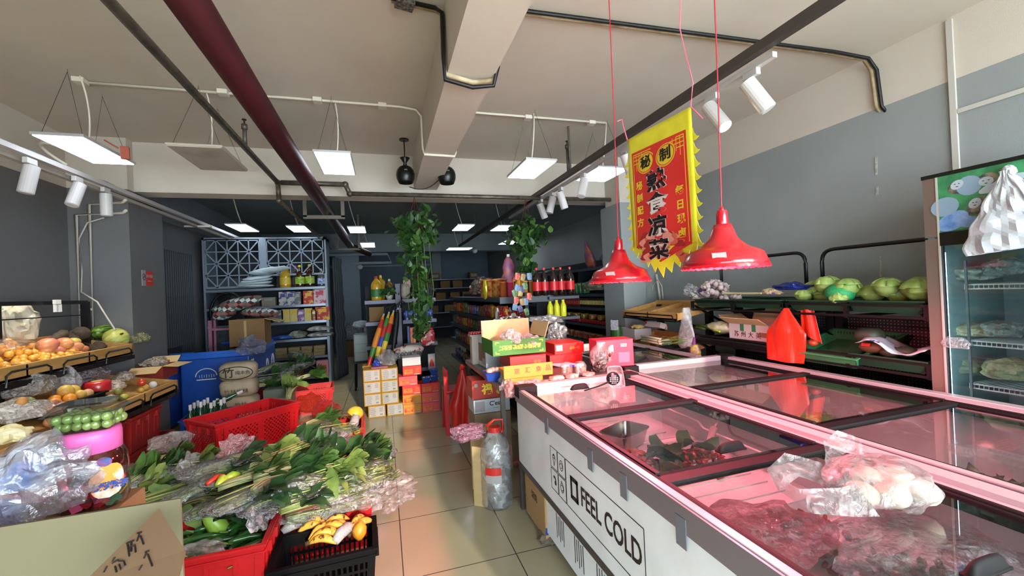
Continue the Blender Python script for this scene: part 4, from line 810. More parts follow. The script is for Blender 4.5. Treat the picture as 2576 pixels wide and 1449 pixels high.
M().tube([(-.06, 0, 0), (0, 0, .01), (.06, 0, 0)], [.01, .015, .004], 10).obj('red_pepper', mat('red_pepper', '#b8321c', .3), loc=at(545, 1205, Z=.54), rot=1.1, smooth=True, label='red pepper in the left centre of the heap', cat='pepper')
# fruit crate at the back
M().ell((0, 0, 0), (.075, .075, .065), 20, 0, 0, .04).obj('yellow_melon', mat('yellow_melon', '#dcb93c', .4, col2='#c9a42e', scale=5), loc=at(893, 1040, Z=.36), smooth=True, label='round yellow melon at the back right of the fruit crate', cat='melon')
fr = [('mango_green', '#9aa23a', '#b98a30'), ('lime_fruit', '#7d9a38', '#a9b04a'), ('orange_fruit_b', '#c98a2c', '#a86a20')]
for i, (px, py, a) in enumerate(((845, 1065, 0), (855, 1078, 1), (868, 1072, 2), (852, 1090, 1), (878, 1090, 2), (840, 1052, 0), (898, 1085, 0))):
    q = at(px, py, Z=.32); M().ell((0, 0, 0), (.034, .03, .03), 12).obj('small_fruit', mat(fr[a][0], fr[a][1], .4, col2=fr[a][2], scale=9), loc=q, rot=i, smooth=True, label='small %s fruit in the crate with the yellow melon' % ('green mango like', 'lime green', 'orange')[a], cat='fruit', group='small fruit beside the yellow melon %d' % a)
M().tube([(0, 0, 0), (.03, .05, .03), (.05, .08, .09)], [.03, .038, .03], 12).tube([(0, 0, 0), (-.06, -.01, 0)], [.03, .035], 12).obj('foam_net', m_net, loc=at(880, 1080, Z=.36), smooth=True, label='large white foam fruit net at the right corner of the fruit crate', cat='foam net')
M().tube([(-.03, 0, 0), (0, 0, .03), (.04, 0, .02)], .012, 6).tube([(0, 0, 0), (.03, .03, .03), (.06, .02, 0)], .01, 6).obj('ginger_root', mat('brown_root', '#5b4326', .7), loc=at(865, 1052, Z=.37), smooth=True, label='brown gnarled stalks beside the yellow melon', cat='root')
m_onet = film('orange_net', '#e8401c', .6, .25, 90)
crump('net_bag', at(778, 1015, Z=.13), (.16, .13, .14), m_onet, 'orange mesh net bag right behind the large red crate', 'net bag', seed=31, amp=.3)
crump('net_bag', at(820, 1032, Z=.42), (.11, .10, .08), film('red_orange_net', '#e0281a', .6, .3, 90), 'red orange net bag next to the yellow melon', 'net bag', seed=32, amp=.5)
# ================================================================ left foreground: cardboard box, candy jar, bags
m_card = mat('cardboard', '#ab9468', .85, col2='#a08a60', scale=3, stretch=(1, 1, 6)); m_cardd = mat('cardboard_brown', '#7d5f3c', .85, col2='#745734', scale=3); m_cardl = mat('cardboard_light', '#c4a878', .85); m_cgrey = mat('cardboard_grey', '#625b42', .85, col2='#59523b', scale=2)
yb = 1.02; a_ = at(455, 1253, Y=yb); b_ = at(0, 1322, Y=yb)
t = thing('cardboard_box', 'large open cardboard box in the bottom left corner of the photo', 'box', (a_.x-.36, yb-.2, 0)); zt = a_.z
for c, d in (((0, .2, zt/2), (.72, .006, zt)), ((.357, 0, zt/2-.2), (.006, .4, zt-.4)), ((-.357, 0, zt/2), (.006, .4, zt)), ((0, -.2, zt/2-.12), (.72, .006, zt-.24))): M().box(c, d).obj('panel', m_cgrey, t)
M().box((0, 0, zt*.5), (.70, .39, .006)).obj('box_floor', m_cgrey, t)
f_ = thing('cardboard_flap', 'brown cardboard piece with handwritten black characters leaning in the big foreground box', 'cardboard', (0, 0, 0))
pA, pB, pC, pD = at(400, 1278, Y=.98), at(466, 1385, Y=.90), at(420, 1560, Y=.80), at(205, 1470, Y=.88)
nn = (pB-pA).cross(pD-pA).normalized(); M().slab([pA, pB, pC, pD], nn, .005).obj('board', mat('cardboard_written', '#634b33', .85, col2='#5c462f', scale=4), f_)
ink2 = M(); fw_ = -nn if nn.y > 0 else nn
def scr(pts, w_=.0028):
    q_ = [at(px, py, Y=.93) for px, py in pts]
    # drop each stroke point onto the board plane
    res = []
    for px, py in pts:
        v = FW + RT*((px-CX)/F) - UP*((py-CY)/F); o_ = Vector((0, 0, H)); tt = (pA-o_).dot(nn)/v.dot(nn); res.append(o_+v*tt+fw_*.001)
    ink2.tube(res, w_*.5, 4)
for s in ([(345, 1342), (357, 1340)], [(352, 1340), (345, 1362)], [(354, 1348), (362, 1370)], [(318, 1368), (338, 1360)], [(322, 1370), (326, 1400)], [(325, 1378), (340, 1372), (342, 1390)], [(331, 1364), (331, 1388)], [(334, 1372), (328, 1382)], [(365, 1390), (376, 1386)], [(370, 1388), (363, 1405)], [(372, 1394), (384, 1425)], [(290, 1402), (284, 1412)], [(298, 1412), (312, 1412), (316, 1424), (305, 1434), (300, 1420)], [(290, 1425), (294, 1440)], [(270, 1425), (262, 1440)], [(358, 1422), (350, 1436)], [(282, 1418), (300, 1408)]): scr(s)
ink2.obj('handwriting', m_ink, f_)
zj = at(235, 1292, Y=1.22).z
sup = M().box((0, 0, (zj-.0)/2), (.66, .2, zj)).obj('stacked_carton', m_cardd, loc=(-.95, 1.25, 0), bevel=.003, label='tall brown carton under the candy jar behind the big foreground box', cat='carton')
q = at(235, 1200, Y=1.27); jx, jy = q.x, 1.27
t = thing('candy_jar', 'big clear plastic jar with pink lid and orange shaped label', 'jar', (jx, jy, zj+.002)); k = .066; hj = at(235, 1112, Y=1.27).z - zj
M().lathe([(k*.9, 0), (k, .015), (k, hj*.62), (k*.95, hj*.76), (k*.8, hj*.9), (k*.74, hj*.93), (k*.74, hj*.98)], 32, cap=False).lathe([(k*.9, .001), (.001, .001)], 32, cap=False).obj('jar_body', glass('jar_plastic', '#f2eef0', .05, .93, 2), t, smooth=True)
M().lathe([(.001, hj+.03), (k*.8, hj+.03), (k*.83, hj+.02), (k*.83, hj-.02), (k*.78, hj-.02)], 32, cap=False).obj('lid', mat('pink_lid', '#c85a98', .4), t, smooth=True)
r2 = random.Random(9); o = M()
for i in range(90):
    a, rr2 = r2.uniform(0, 6.28), k*.75*math.sqrt(r2.random()); o.box((rr2*math.cos(a), rr2*math.sin(a), r2.uniform(.015, hj*.45)), (.03, .018, .012), (r2.random()*3, r2.random()*3, r2.random()*3), r2.choice((0, 0, 1, 2, 3)))
o.obj('wrapped_candy', [mat('candy_red', '#a01f2e', .3), mat('candy_pink', '#d85a88', .3), mat('candy_yellow', '#d9b04a', .3), mat('candy_green', '#2f6a4c', .3)], t)['kind'] = 'stuff'
lab_a = math.atan2(-jy, -jx)+.38
o = M(); z0l, z1l = hj*.18, hj*.70
def lab(u, v, rr2=k+.0015, su=.5, e=1):
    th = (v-.5)*2; zz = (u-.5)*2; w_ = math.sqrt(max(0, 1-zz*zz))**.8; a = lab_a+th*w_*su; return Vector((rr2*math.cos(a), rr2*math.sin(a), z0l+(z1l-z0l)*u))
M().grid(lab, 16, 10).obj('label_print', mat('orange_label', '#dd9a3e', .45, col2='#e8e0d2', scale=26, lo=.5, hi=.6), t, smooth=True)
text('七彩橙子', .018, mat('blue_ink', '#2a4a9c', .5), (math.cos(lab_a)*(k+.003), math.sin(lab_a)*(k+.003), hj*.36), (PI/2, .15, lab_a+PI/2), t, bold=.0012)
M().cyl(Vector((math.cos(lab_a-.1)*(k+.0005), math.sin(lab_a-.1)*(k+.0005), hj*.74)), Vector((math.cos(lab_a-.1)*(k*.97+.003), math.sin(lab_a-.1)*(k*.97+.003), hj*.745)), .014).obj('round_sticker', mat('blue_sticker', '#2f6aa8', .4, col2='#c83a3a', scale=50), t)
# grape clamshell on the jar
zg = zj+hj+.034
t = thing('fruit_clamshell', 'clear plastic box of green grapes resting on the pink jar lid', 'container', (jx-.005, jy, zg), .12)
for nm_, z0, z1, s0, s1 in (('tray_base', 0, .045, .8, 1), ('clear_lid', .048, .066, 1.05, .8)):
    o = M(); n_ = 24; rr_2 = lambda s, z: [((math.copysign(abs(math.cos(a))**.3, math.cos(a)))*.062*s, (math.copysign(abs(math.sin(a))**.3, math.sin(a)))*.048*s, z) for a in [2*PI*i/n_ for i in range(n_)]]
    o.add(rr_2(s0, z0)+rr_2(s1, z1)+rr_2(1.15 if nm_ == 'tray_base' else s1*.98, z1), [(i*24+j, i*24+(j+1) % 24, (i+1)*24+(j+1) % 24, (i+1)*24+j) for i in range(2) for j in range(24)]+([tuple(range(24))[::-1]] if z0 == 0 else [tuple(range(48, 72))]))
    o.obj(nm_, glass('clamshell_plastic', '#f4f8f4', .06, .95, 2.5), t)
r2 = random.Random(6); g0 = M().ell((0, 0, 0), (.0105, .0105, .012), 12).obj('green_grape', mat('green_grape_skin', '#687c3e', .25, coat=.4, sss=.1), smooth=True, label='round green grape inside the clear box on the pink jar lid', cat='grape', group='grapes in the clear box')
for i in range(44):
    c = g0 if i == 0 else dup(g0); c.location = (jx+((i % 6)-2.5)*.018+r2.uniform(-.003, .003), jy+(((i//6) % 4)-1.5)*.021+r2.uniform(-.003, .003), zg+.014+.018*(i//24)); c.rotation_euler = (r2.random(), r2.random(), 0)
crump('plastic_bag', at(85, 1225, Y=1.15), (.10, .07, .09), film('bag_clear_grey', '#e6e8ee', .13, .5, 14), 'big clear plastic bag in the left foreground beside the candy jar', seed=41, amp=.55, n=36)
crump('plastic_bag', at(70, 1185, Y=1.3), (.075, .06, .05), mat('white_blue_bag', '#c9ccd2', .4, col2='#2c6ab8', scale=5, lo=.55, hi=.62), 'white and blue bag at the left edge behind the big clear bag', seed=42, amp=.5)
crump('plastic_bag', at(5, 1300, Y=1.18), (.03, .04, .03), mat('dark_blue_pack', '#24306e', .4), 'dark blue pack inside the clear bag at the left edge', seed=43, amp=.4)
# ================================================================ left wooden rack
m_wood = mat('pine_tray_wood', '#b98f55', .6, col2='#a2793f', scale=7, stretch=(3, .4, 3)); m_woodd = mat('dark_wood', '#4a3520', .7)
t = thing('display_rack', 'two tier wooden fruit rack with black steel frame along the left wall', 'rack', (-2.3, 3.4, 0))
def wtray(x0, x1, y0, y1, z0, slope, parts, nm='wooden_tray'):
    p = M(); dz = slope; cx_ = -2.3; cy_ = 3.4
    def q_(x, y, z): return (x-cx_, y-cy_, z+ (x1-x)/(x1-x0)*dz if 1 else z)
    def wbx(a, b_, c, d, h0, h1): p.add([q_(a, c, z0+h0), q_(b_, c, z0+h0), q_(b_, d, z0+h0), q_(a, d, z0+h0), q_(a, c, z0+h1), q_(b_, c, z0+h1), q_(b_, d, z0+h1), q_(a, d, z0+h1)], [(3, 2, 1, 0), (4, 5, 6, 7), (0, 1, 5, 4), (1, 2, 6, 5), (2, 3, 7, 6), (3, 0, 4, 7)])
    wbx(x0, x1, y0, y1, -.09, -.075); wbx(x1-.015, x1, y0, y1, -.09, 0); wbx(x0, x0+.015, y0, y1, -.09, .02)
    for i in range(parts+1): yy = y0+(y1-y0)*i/parts; wbx(x0, x1, yy-.008, yy+.008, -.09, -.005)
    return p.obj(nm, m_wood, t)
wtray(-2.72, -2.2, 2.3, 4.68, 1.12, .10, 4); wtray(-2.6, -1.9, 1.9, 4.75, .745, .14, 5)
o = M(); 
for (xx, zz, ya, yb2) in ((-2.19, 1.12, 2.3, 4.68), (-1.89, .745, 1.9, 4.75)):
    for i in range(5):
        a = ya+(yb2-ya)*i/5+.06; b2 = a+(yb2-ya)/5-.12
        o.tube([(xx+2.3, a-3.4, zz-.12), (xx+2.305, a-3.4, zz-.05), (xx+2.305, a+.04-3.4, zz-.03), (xx+2.305, b2-.04-3.4, zz-.03), (xx+2.305, b2-3.4, zz-.05), (xx+2.3, b2-3.4, zz-.12)], .007, 5)
    o.span(xx+2.26, xx+2.3, ya-3.4, yb2-3.4, zz-.135, zz-.10)
o.obj('rail', m_bkm, t)
for yy in (2.6, 3.75, 4.66): M().span(-.25, -.2, yy-3.42, yy-3.38, 0, 1.52).obj('upright', m_bkm, t)
o = M()
o.span(-.24, -.215, 3.72-3.4, 4.68-3.4, 1.5, 1.53).span(-.235, -.22, .32, 1.28, 1.40, 1.408).obj('top_rail', m_bkm, t)
o = M(); q = at(131, 760, X=-2.5)
for dy in (0,): o.box((q.x+.03+2.3, q.y-3.4, q.z), (.02, .06, .035)).box((q.x+.03+2.3, q.y-3.42, q.z-.05), (.015, .02, .06)).box((q.x+.03+2.3, q.y-3.37, q.z-.05), (.015, .02, .06))
o.obj('tag_clip', mat('white_clip', '#d8d6d0', .5), t)
# fruit on the upper tier
m_or = mat('orange_kumquat', '#e59a2e', .35, col2='#e8ab45', scale=5, coat=.3)
k0 = M().ell((0, 0, 0), .024, 12).obj('small_orange', m_or, smooth=True, label='small bright orange among many on the upper tier of the left rack', cat='orange', group='small oranges piled on the upper left rack')
kst = M().box((0, 0, .0225), (.004, .004, .004)).obj('navel', m_lf[1], k0)
r2 = random.Random(8)
for i in range(240):
    a, b2 = r2.random(), r2.random(); y = 3.2+a*.95; x = -2.68+b2*.44; zf = 1.12+(-2.2-x)/.52*.10-.05
    heap = .13*max(0, 1-abs(b2-.45)*1.5)*(1 if y < 3.85 else .6); z = zf+heap*r2.random()**.5
    c = k0 if i == 0 else dup(k0); c.location = (x, y, z); c.rotation_euler = (r2.random()*6, r2.random()*6, 0)
crump('net_bag', (-2.45, 3.3, 1.19), (.17, .2, .07), film('orange_clear', '#f2e2d0', .12, .5, 18), 'clear bag lying over the front of the small orange pile', seed=44, amp=.3)
crump('net_bag', (-2.5, 3.75, 1.21), (.15, .2, .07), MATS['orange_clear'], 'clear bag over the rear of the small orange pile', seed=45, amp=.3)
m_mg = mat('red_mango', '#c06a4e', .35, col2='#c98e58', scale=4)
for i, (px, py, s, nm) in enumerate(((120, 868, .062, 'left'), (160, 865, .058, 'centre top'), (190, 872, .045, 'right'), (145, 884, .045, 'front left'), (178, 886, .05, 'front centre'), (208, 878, .035, 'small, front right'), (208, 890, .03, 'smallest'), (115, 882, .045, 'front, next to the oranges'))):
    q = at(px, py, X=-2.38); M().ell((0, 0, 0), (s, s*1.15, s*.85), 14, 0, 0, .06, 2, i).obj('mango', m_mg if i % 3 else mat('pink_mango', '#b85a5a', .35, col2='#c9855c', scale=5), loc=q, rot=i, smooth=True, label='reddish mango, %s one beside the dark taro roots' % nm, cat='mango')
M().ell((0, 0, 0), (.045, .05, .035), 12).obj('yellow_mango', mat('yellow_mango', '#cbb659', .4), loc=at(185, 860, X=-2.42), smooth=True, label='small pale yellow fruit on top of the mangoes', cat='fruit')
m_taro = mat('taro_skin', '#3f3327', .85, col2='#5c4f3f', scale=30, bump=.8, bscale=70, stretch=(1, 6, 1))
for i, (px, py, l, w_, rz, nm) in enumerate(((205, 838, .13, .055, .3, 'top one with a cut pale spot'), (250, 872, .13, .05, .5, 'front right'), (150, 845, .13, .035, .2, 'back left'), (225, 878, .12, .045, 1.0, 'low front'), (280, 872, .10, .045, .2, 'rightmost beside the round melon'), (185, 850, .12, .045, .4, 'middle'))):
    q = at(px, py, X=-2.45); M().ell((0, 0, 0), (w_, l, w_), 14, 0, 0, .2, 3, i).obj('taro_root', m_taro, loc=q, rot=(.1*i, 0, rz), smooth=True, label='dark ridged taro root, %s' % nm, cat='taro')
m_wm = mat('striped_melon', '#6f8f2e', .35, col2='#26451c', scale=9, stretch=(6, .5, 6), lo=.45, hi=.6); m_pm = mat('pale_ribbed_melon', '#c5c169', .4, col2='#8f9a48', scale=8, stretch=(6, 1, 1))
M().ell((0, 0, 0), (.07, .12, .07), 20).obj('watermelon', m_wm, loc=at(262, 835, X=-2.55), rot=-.3, smooth=True, label='dark striped oval melon behind the pale round one', cat='melon')
t = thing('round_melon', 'pale yellow green ribbed round melon on the upper left rack', 'melon', at(292, 852, X=-2.38), (.5, .9, 0))
M().lathe([(.005, -.085), (.045, -.08), (.085, -.045), (.1, 0), (.085, .05), (.045, .08), (.008, .078)], 24).obj('fruit', m_pm, t, smooth=True); M().cyl((0, 0, .07), (.01, 0, .10), .008).obj('stem', m_stem, t)
q = at(345, 852, X=-2.35); crump('fruit_bag', q, (.10, .13, .06), film('bag_yellowish', '#dcdca0', .3, .5), 'clear tray of pale grapes at the far end of the upper left rack', 'grapes', seed=46, amp=.3)
crump('plastic_bag', at(45, 820, X=-2.62), (.09, .14, .17), mat('cream_plastic', '#cfc6ae', .45, col2='#bdb49c', scale=8), 'bundle of cream plastic bags hanging from the black frame at the left edge', seed=47, amp=.35)
# second tier
def bagfr(px, py, X, r_, m, lb, seed, cat='bagged fruit'): return crump('fruit_bag', at(px, py, X=X), r_, m, lb, cat, seed=seed, amp=.35)
bagfr(75, 970, -2.25, (.1, .14, .09), film('fb1', '#e8e8e0', .3, .5), 'clear bag of produce under the oranges on the lower left tier', 51); bagfr(170, 965, -2.2, (.07, .07, .11), film('fb2', '#f0f0f4', .2, .6), 'tied clear bag standing behind the black fruit basket', 52); bagfr(225, 945, -2.3, (.12, .14, .10), film('fb3', '#b9a8b0', .35, .5), 'large dim clear bag at the back of the lower left tier', 53)
bagfr(45, 1035, -2.05, (.12, .13, .07), film('fb4', '#ecebe6', .45, .5), 'milky clear bag in front of the dried fruit at the left edge', 54); bagfr(115, 1030, -2.05, (.08, .1, .05), mat('brown_fruit_bag', '#7d4c38', .35, col2='#b98a78', scale=14), 'brown dried fruit bag beside the black basket', 55); bagfr(20, 1095, -1.95, (.08, .09, .05), mat('pale_yellow_bag', '#c9bf7a', .5, col2='#e0dcb8', scale=12), 'pale yellow bagged fruit at the lowest left edge of the rack', 56)
bagfr(285, 972, -2.1, (.07, .1, .045), film('fb5', '#f2e8dc', .5, .4), 'white netted bag right of the red gift box', 57); bagfr(270, 1005, -2.0, (.05, .07, .03), film('fb6', '#eef0d8', .5, .4), 'small milky bag of pale fruit at the right of the black basket', 58); bagfr(310, 950, -2.2, (.07, .09, .05), film('fb7', '#efe6d8', .4, .5), 'clear bag of pale roots behind the tomatoes', 59)
t = thing('red_gift_tin', 'round red wrapped box between the black basket and the white net bags', 'gift box', at(245, 972, X=-2.12)); M().lathe([(.075, -.04), (.08, -.03), (.08, .03), (.07, .04), (.001, .042)], 28).obj('box_body', mat('red_gift', '#a81c22', .35, coat=.4), t, smooth=True); M().ell((0, 0, .042), (.035, .05, .004), 16).obj('gold_emblem', mat('gold_print', '#b98a3c', .4), t)
tb = crate((-2.13, at(180, 1015, X=-2.1).y, .76), .22, .42, .07, m_bc, 'low black basket of pears and oranges on the lower left tier', 0, 'solid', 'fruit_basket')
m_pear = mat('yellow_pear', '#c9b04e', .4, col2='#b9863c', scale=5); m_ora = mat('large_orange', '#d98a2c', .4)
yb2 = tb.location.y
for i, (dx, dy, dz, m, s, nm) in enumerate(((.02, -.14, .07, m_ora, .036, 'orange, front left'), (.05, -.05, .075, m_ora, .036, 'orange, front centre'), (-.02, -.07, .08, m_ora, .034, 'orange, back left'), (0, .0, .12, m_pear, .045, 'yellow pear, topmost'), (0, .07, .11, m_pear, .04, 'yellow pear, second on top'), (.05, .05, .08, m_pear, .034, 'pear, front right'), (.05, .13, .07, mat('pinkish_pear', '#b98a60', .5), .034, 'pinkish pear, right end'), (-.04, .12, .08, MATS['pinkish_pear'], .034, 'pinkish pear, back right'))):
    M().ell((0, 0, 0), (s, s*1.15, s), 12).obj('basket_fruit', m, loc=(-2.13+dx, yb2+dy, .77+dz), smooth=True, label='%s in the low black basket' % nm, cat='fruit')
m_tom = mat('tomato_red', '#b83a22', .3, coat=.4)
for i, (px, py, m, s, nm) in enumerate(((357, 962, m_tom, .033, 'red tomato'), (365, 975, m_pear, .03, 'yellow fruit'), (385, 968, mat('white_wrapped', '#c9c4bc', .5), .032, 'white wrapped fruit'), (355, 982, m_pear, .025, 'second yellow fruit'), (298, 985, mat('brown_green', '#6b6a35', .5), .028, 'brown green fruit'), (312, 1000, mat('green_yellow', '#9a9a3a', .5), .03, 'green yellow mango'), (290, 1003, m_pear, .022, 'small yellow fruit'), (125, 1062, mat('peach', '#c98a5a', .5), .03, 'peach'), (55, 1010, mat('dim_apple', '#a8763c', .5), .026, 'dull orange fruit'), (77, 1008, mat('grape_dark', '#6b7a3c', .4), .02, 'green plum'))):
    q = at(px, py, X=-2.0); M().ell((0, 0, 0), s, 12).obj('loose_fruit', m, loc=q, smooth=True, label='%s lying loose on the lower left tier' % nm, cat='fruit')
def carton(p, d, m, label, rot=0, name='cardboard_box', flaps=(), open_=False, mi=None, cat='box', fl=.11):
    """closed or open carton, p = centre of base; flaps: (side, length, angle)"""
    t = thing(name, label, cat, p, rot); w_, l, h = d; th = .004
    if open_:
        for nm_, c, s in (('front_panel', (0, -l/2, h/2), (w_, th, h)), ('back_panel', (0, l/2, h/2), (w_, th, h)), ('side_panel', (-w_/2, 0, h/2), (th, l, h)), ('side_panel', (w_/2, 0, h/2), (th, l, h)), ('bottom', (0, 0, th/2), (w_, l, th))): M().box(c, s).obj(nm_, [m], t)
    else: M().box((0, 0, h/2), (w_, l, h)).obj('carton_body', m, t, bevel=.003)
    for sd, L_, an in flaps:
        o = M(); s, c = math.sin(an), math.cos(an)
        if sd in 'fb':
            sg = -1 if sd == 'f' else 1; A = [(-w_/2, sg*l/2, h), (w_/2, sg*l/2, h), (w_/2, sg*(l/2+L_*c), h+L_*s), (-w_/2, sg*(l/2+L_*c), h+L_*s)]
        else:
            sg = -1 if sd == 'l' else 1; A = [(sg*w_/2, -l/2, h), (sg*w_/2, l/2, h), (sg*(w_/2+L_*c), l/2, h+L_*s), (sg*(w_/2+L_*c), -l/2, h+L_*s)]
        o.add(A, [(0, 1, 2, 3)]); o.obj('flap', mi or m, t, solid=.004)
    return t
q = at(415, 965, X=-2.12); carton((-2.15, q.y-.1, .76), (.24, .3, .12), mat('dark_red_carton', '#7e2418', .6), 'dark red carton with open cardboard flaps at the far end of the lower left tier', 0, flaps=(('f', .13, -.35), ('r', .13, -.1), ('b', .1, .6)), open_=True, mi=m_cardl)
crump('fruit_bag', (-2.15, q.y-.1, .9), (.1, .12, .05), film('fb8', '#d8cfc0', .4, .5), 'bagged garlic on top of the dark red carton', 'bag', seed=61)
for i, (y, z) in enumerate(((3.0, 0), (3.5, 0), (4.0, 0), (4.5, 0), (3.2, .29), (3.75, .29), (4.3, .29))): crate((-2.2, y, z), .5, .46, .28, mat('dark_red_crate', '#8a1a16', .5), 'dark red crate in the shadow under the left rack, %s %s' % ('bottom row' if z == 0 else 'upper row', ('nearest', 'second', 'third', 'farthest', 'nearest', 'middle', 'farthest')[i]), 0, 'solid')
# ================================================================ cartons stacked in the middle of the aisle
m_yc = mat('yellow_carton', '#97701f', .7, col2='#8c681c', scale=3); m_lbl = mat('white_label', '#949190', .6); m_gp_ = mat('grey_print', '#3a3735', .6)
m_rcn = mat('red_carton', '#c4281c', .6); m_orp = mat('orange_print', '#b8741f', .6); m_pkc = mat('faded_red_carton', '#c4454a', .6)
NTH = {0: 'bottom', 1: 'second', 2: 'third', 3: 'top'}
r2 = random.Random(12)
def ybox(x, z, label, prt):
    t = carton((x, 5.43, z), (.198, .26, .143), m_yc, label)
    M().box((0, -.131, .072), (.172, .002, .118)).obj('label', m_lbl, t)
    o = M()
    for i in range(9): o.box((-.045+r2.uniform(-.008, .008), -.1325, .025+i*.0115), (.055+r2.uniform(0, .02), .001, .0025))
    for i in range(5): o.box((.048, -.1325, .07+i*.0115), (.04, .001, .0025))
    o.obj('print', m_gp_, t); o = M(); bx_, bz = ((.05, .035) if prt else (-.04, .095))
    for i in range(5): o.box((bx_-.012+i*.006, -.1325, bz), (.003, .001, .018))
    o.obj('barcode', m_ink, t)
for z in range(4):
    for s in (0, 1):
        x = -.17+s*.2+(.04+.015*s if z == 0 else 0)
        ybox(x, z*.1445, 'yellow carton with white label, %s layer, %s column of the aisle stack' % (NTH[z], ('left', 'right')[s]), not ((z == 2 and s == 0) or (z == 1 and s == 1)))
def rbox(x, y, z, h, style, label, w_=.222):
    t = carton((x, y, z), (w_, .24, h), {'r': m_rcn, 'o': m_orp, 'p': m_pkc}[style[0]], label)
    a, b_ = (m_orp, m_rcn) if style[0] != 'o' else (m_rcn, mat('mustard_print', '#c9a02c', .6))
    M().box((-.045, -.121, h*.42), (.10, .002, h*.45)).obj('label', a, t); text('特香火腿', .022, b_, (-.045, -.1225, h*.5), FY, t, bold=.001); text('午餐肉', .018, b_, (-.045, -.1225, h*.3), FY, t, bold=.0008)
    o = M(); [o.box((.065, -.1215, h*.3+i*.012), (.05, .001, .003)) for i in range(5)]; o.obj('print', b_ if style[0] == 'o' else m_orp, t)
    M().box((.06, -.121, h*.12), (.07, .002, .010)).obj('tape_label', m_lbl, t)
    return t
rbox(.285, 5.40, 0, .115, 'o', 'orange and yellow printed carton, bottom of the left red column'); rbox(.285, 5.40, .117, .115, 'o', 'orange printed carton, second from the floor in the left red column')
rbox(.285, 5.40, .234, .115, 'r', 'red carton with orange panel, third from the floor in the left red column'); rbox(.245, 5.38, .351, .110, 'p', 'faded red carton jutting left, fourth in the left red column'); rbox(.30, 5.42, .463, .112, 'r', 'red carton, topmost of the left red column')
rbox(.51, 5.38, 0, .115, 'p', 'pink red carton, bottom of the right column'); rbox(.51, 5.38, .117, .115, 'p', 'pink red carton, middle of the right column'); rbox(.51, 5.38, .234, .118, 'r', 'bright red carton, top of the right column under the blue baskets')
carton((.30, 5.44, .577), (.22, .22, .10), mat('grey_open_box', '#b3b0b2', .6), 'small box with blank grey front on top of the left red column')
m_egg = mat('egg_shell', '#d9c7a2', .5)
def bbasket(x, y, z, label, n_, lb2):
    t = thing('blue_basket', label, 'basket', (x, y, z)); o = M()
    o.lathe([(.045, 0), (.066, .062), (.07, .062), (.07, .066), (.062, .066), (.042, .006), (.001, .006)], 4, cap=False, rot=PI/4, sc=(1.25, 1)).obj('basket_body', m_blc, t, solid=.003)
    for i in range(n_): M().ell((0, 0, 0), (.018, .018, .023), 10).obj('egg', m_egg, loc=(x+((i % 3)-1)*.032, y+((i//3)-.5)*.035, z+.035+.014*(i % 2)), rot=(1.2, i, 0), smooth=True, label='pale egg in the %s' % lb2, cat='egg', group='eggs in the '+lb2)
bbasket(.47, 5.32, .355, 'small blue basket of eggs at the left on the red cartons', 6, 'left blue basket'); bbasket(.57, 5.36, .355, 'lower right small blue basket on the red cartons', 4, 'lower right blue basket'); bbasket(.575, 5.42, .425, 'upper small blue basket stacked over the other', 2, 'upper blue basket')
# things lying on the cartons
M().box((0, 0, .01), (.19, .1, .022)).obj('biscuit_pack', mat('purple_pack', '#5c2242', .4, col2='#7a2c30', scale=20), loc=(-.08, 5.37, .58), label='purple biscuit pack on the yellow cartons', cat='pack')
crump('plastic_bag', (.02, 5.42, .67), (.10, .08, .10), film('clear_film_c', '#eef2f4', .16, .7), 'bunched clear plastic bag standing on the yellow cartons', seed=71, amp=.8)
crump('plastic_bag', (-.1, 5.5, .62), (.05, .05, .05), mat('blue_bag', '#27409a', .35), 'small blue bag at the foot of the umbrellas', seed=72)
m_bub = film('round_cups', '#dfe6ea', .25, .6, 40)
t = thing('plastic_cups', 'row of clear round plastic lids wrapped together on the carton stack', 'cups', (.25, 5.62, .62)); o = M()
for i in range(9): o.ell(((i-4)*.042, .01*(i % 2), .045), (.028, .03, .05), 12)
o.obj('cup_row', m_bub, t, smooth=True)
t = thing('printed_bag', 'white bag with coloured food print lying behind the carton stack', 'bag', (.3, 5.72, .66)); M().ell((0, 0, .06), (.2, .06, .07), 16, 0, 0, .25, 3, 3).obj('bag_body', mat('food_print_bag', '#c9c1b4', .4, col2='#8c3a30', scale=13, lo=.5, hi=.6), t, smooth=True)
t = thing('chilli_pack', 'small white and red standing pack at the right end behind the cartons', 'pack', (.58, 5.7, .45)); M().box((0, 0, .1), (.09, .04, .2)).obj('pack_body', m_lbl, t); M().lathe([(.03, .0), (.02, .06), (.008, .09), (.001, .1)], 10, (0, -.022, .04)).obj('red_print', m_rcn, t)
# umbrellas
def umb(p0, p1, cols, label):
    t = thing('folded_umbrella', label, 'umbrella', p0); d = Vector(p1)-Vector(p0); n_ = d.normalized(); L_ = d.length; o = M()
    for i in range(40):
        a, b_ = i/40, (i+1)/40; rr_ = lambda s: .010+.028*math.sin(PI*min(1, s*.8+.08))*(1 if s < .93 else .4)
        o.tube([n_*L_*.86*a, n_*L_*.86*b_], [rr_(a), rr_(b_)], 9, int(a*5.5) % len(cols), caps=(i in (0, 39)))
    o.obj('canopy', [mat(*c) for c in cols], t, smooth=True)
    s_ = n_.cross(Vector((0, 1, 0))).normalized(); M().tube([n_*L_*.85, n_*L_*.98, n_*L_*1.02-s_*.015, n_*L_*1.045-s_*.045, n_*L_*1.02-s_*.075, n_*L_*.98-s_*.08], .009, 7).obj('hook_handle', m_black, t, smooth=True)
    M().cyl(n_*L_*.85, n_*L_*.90, .011, n=8).obj('collar', mat('pale_collar', '#a9c4c9', .3), t)
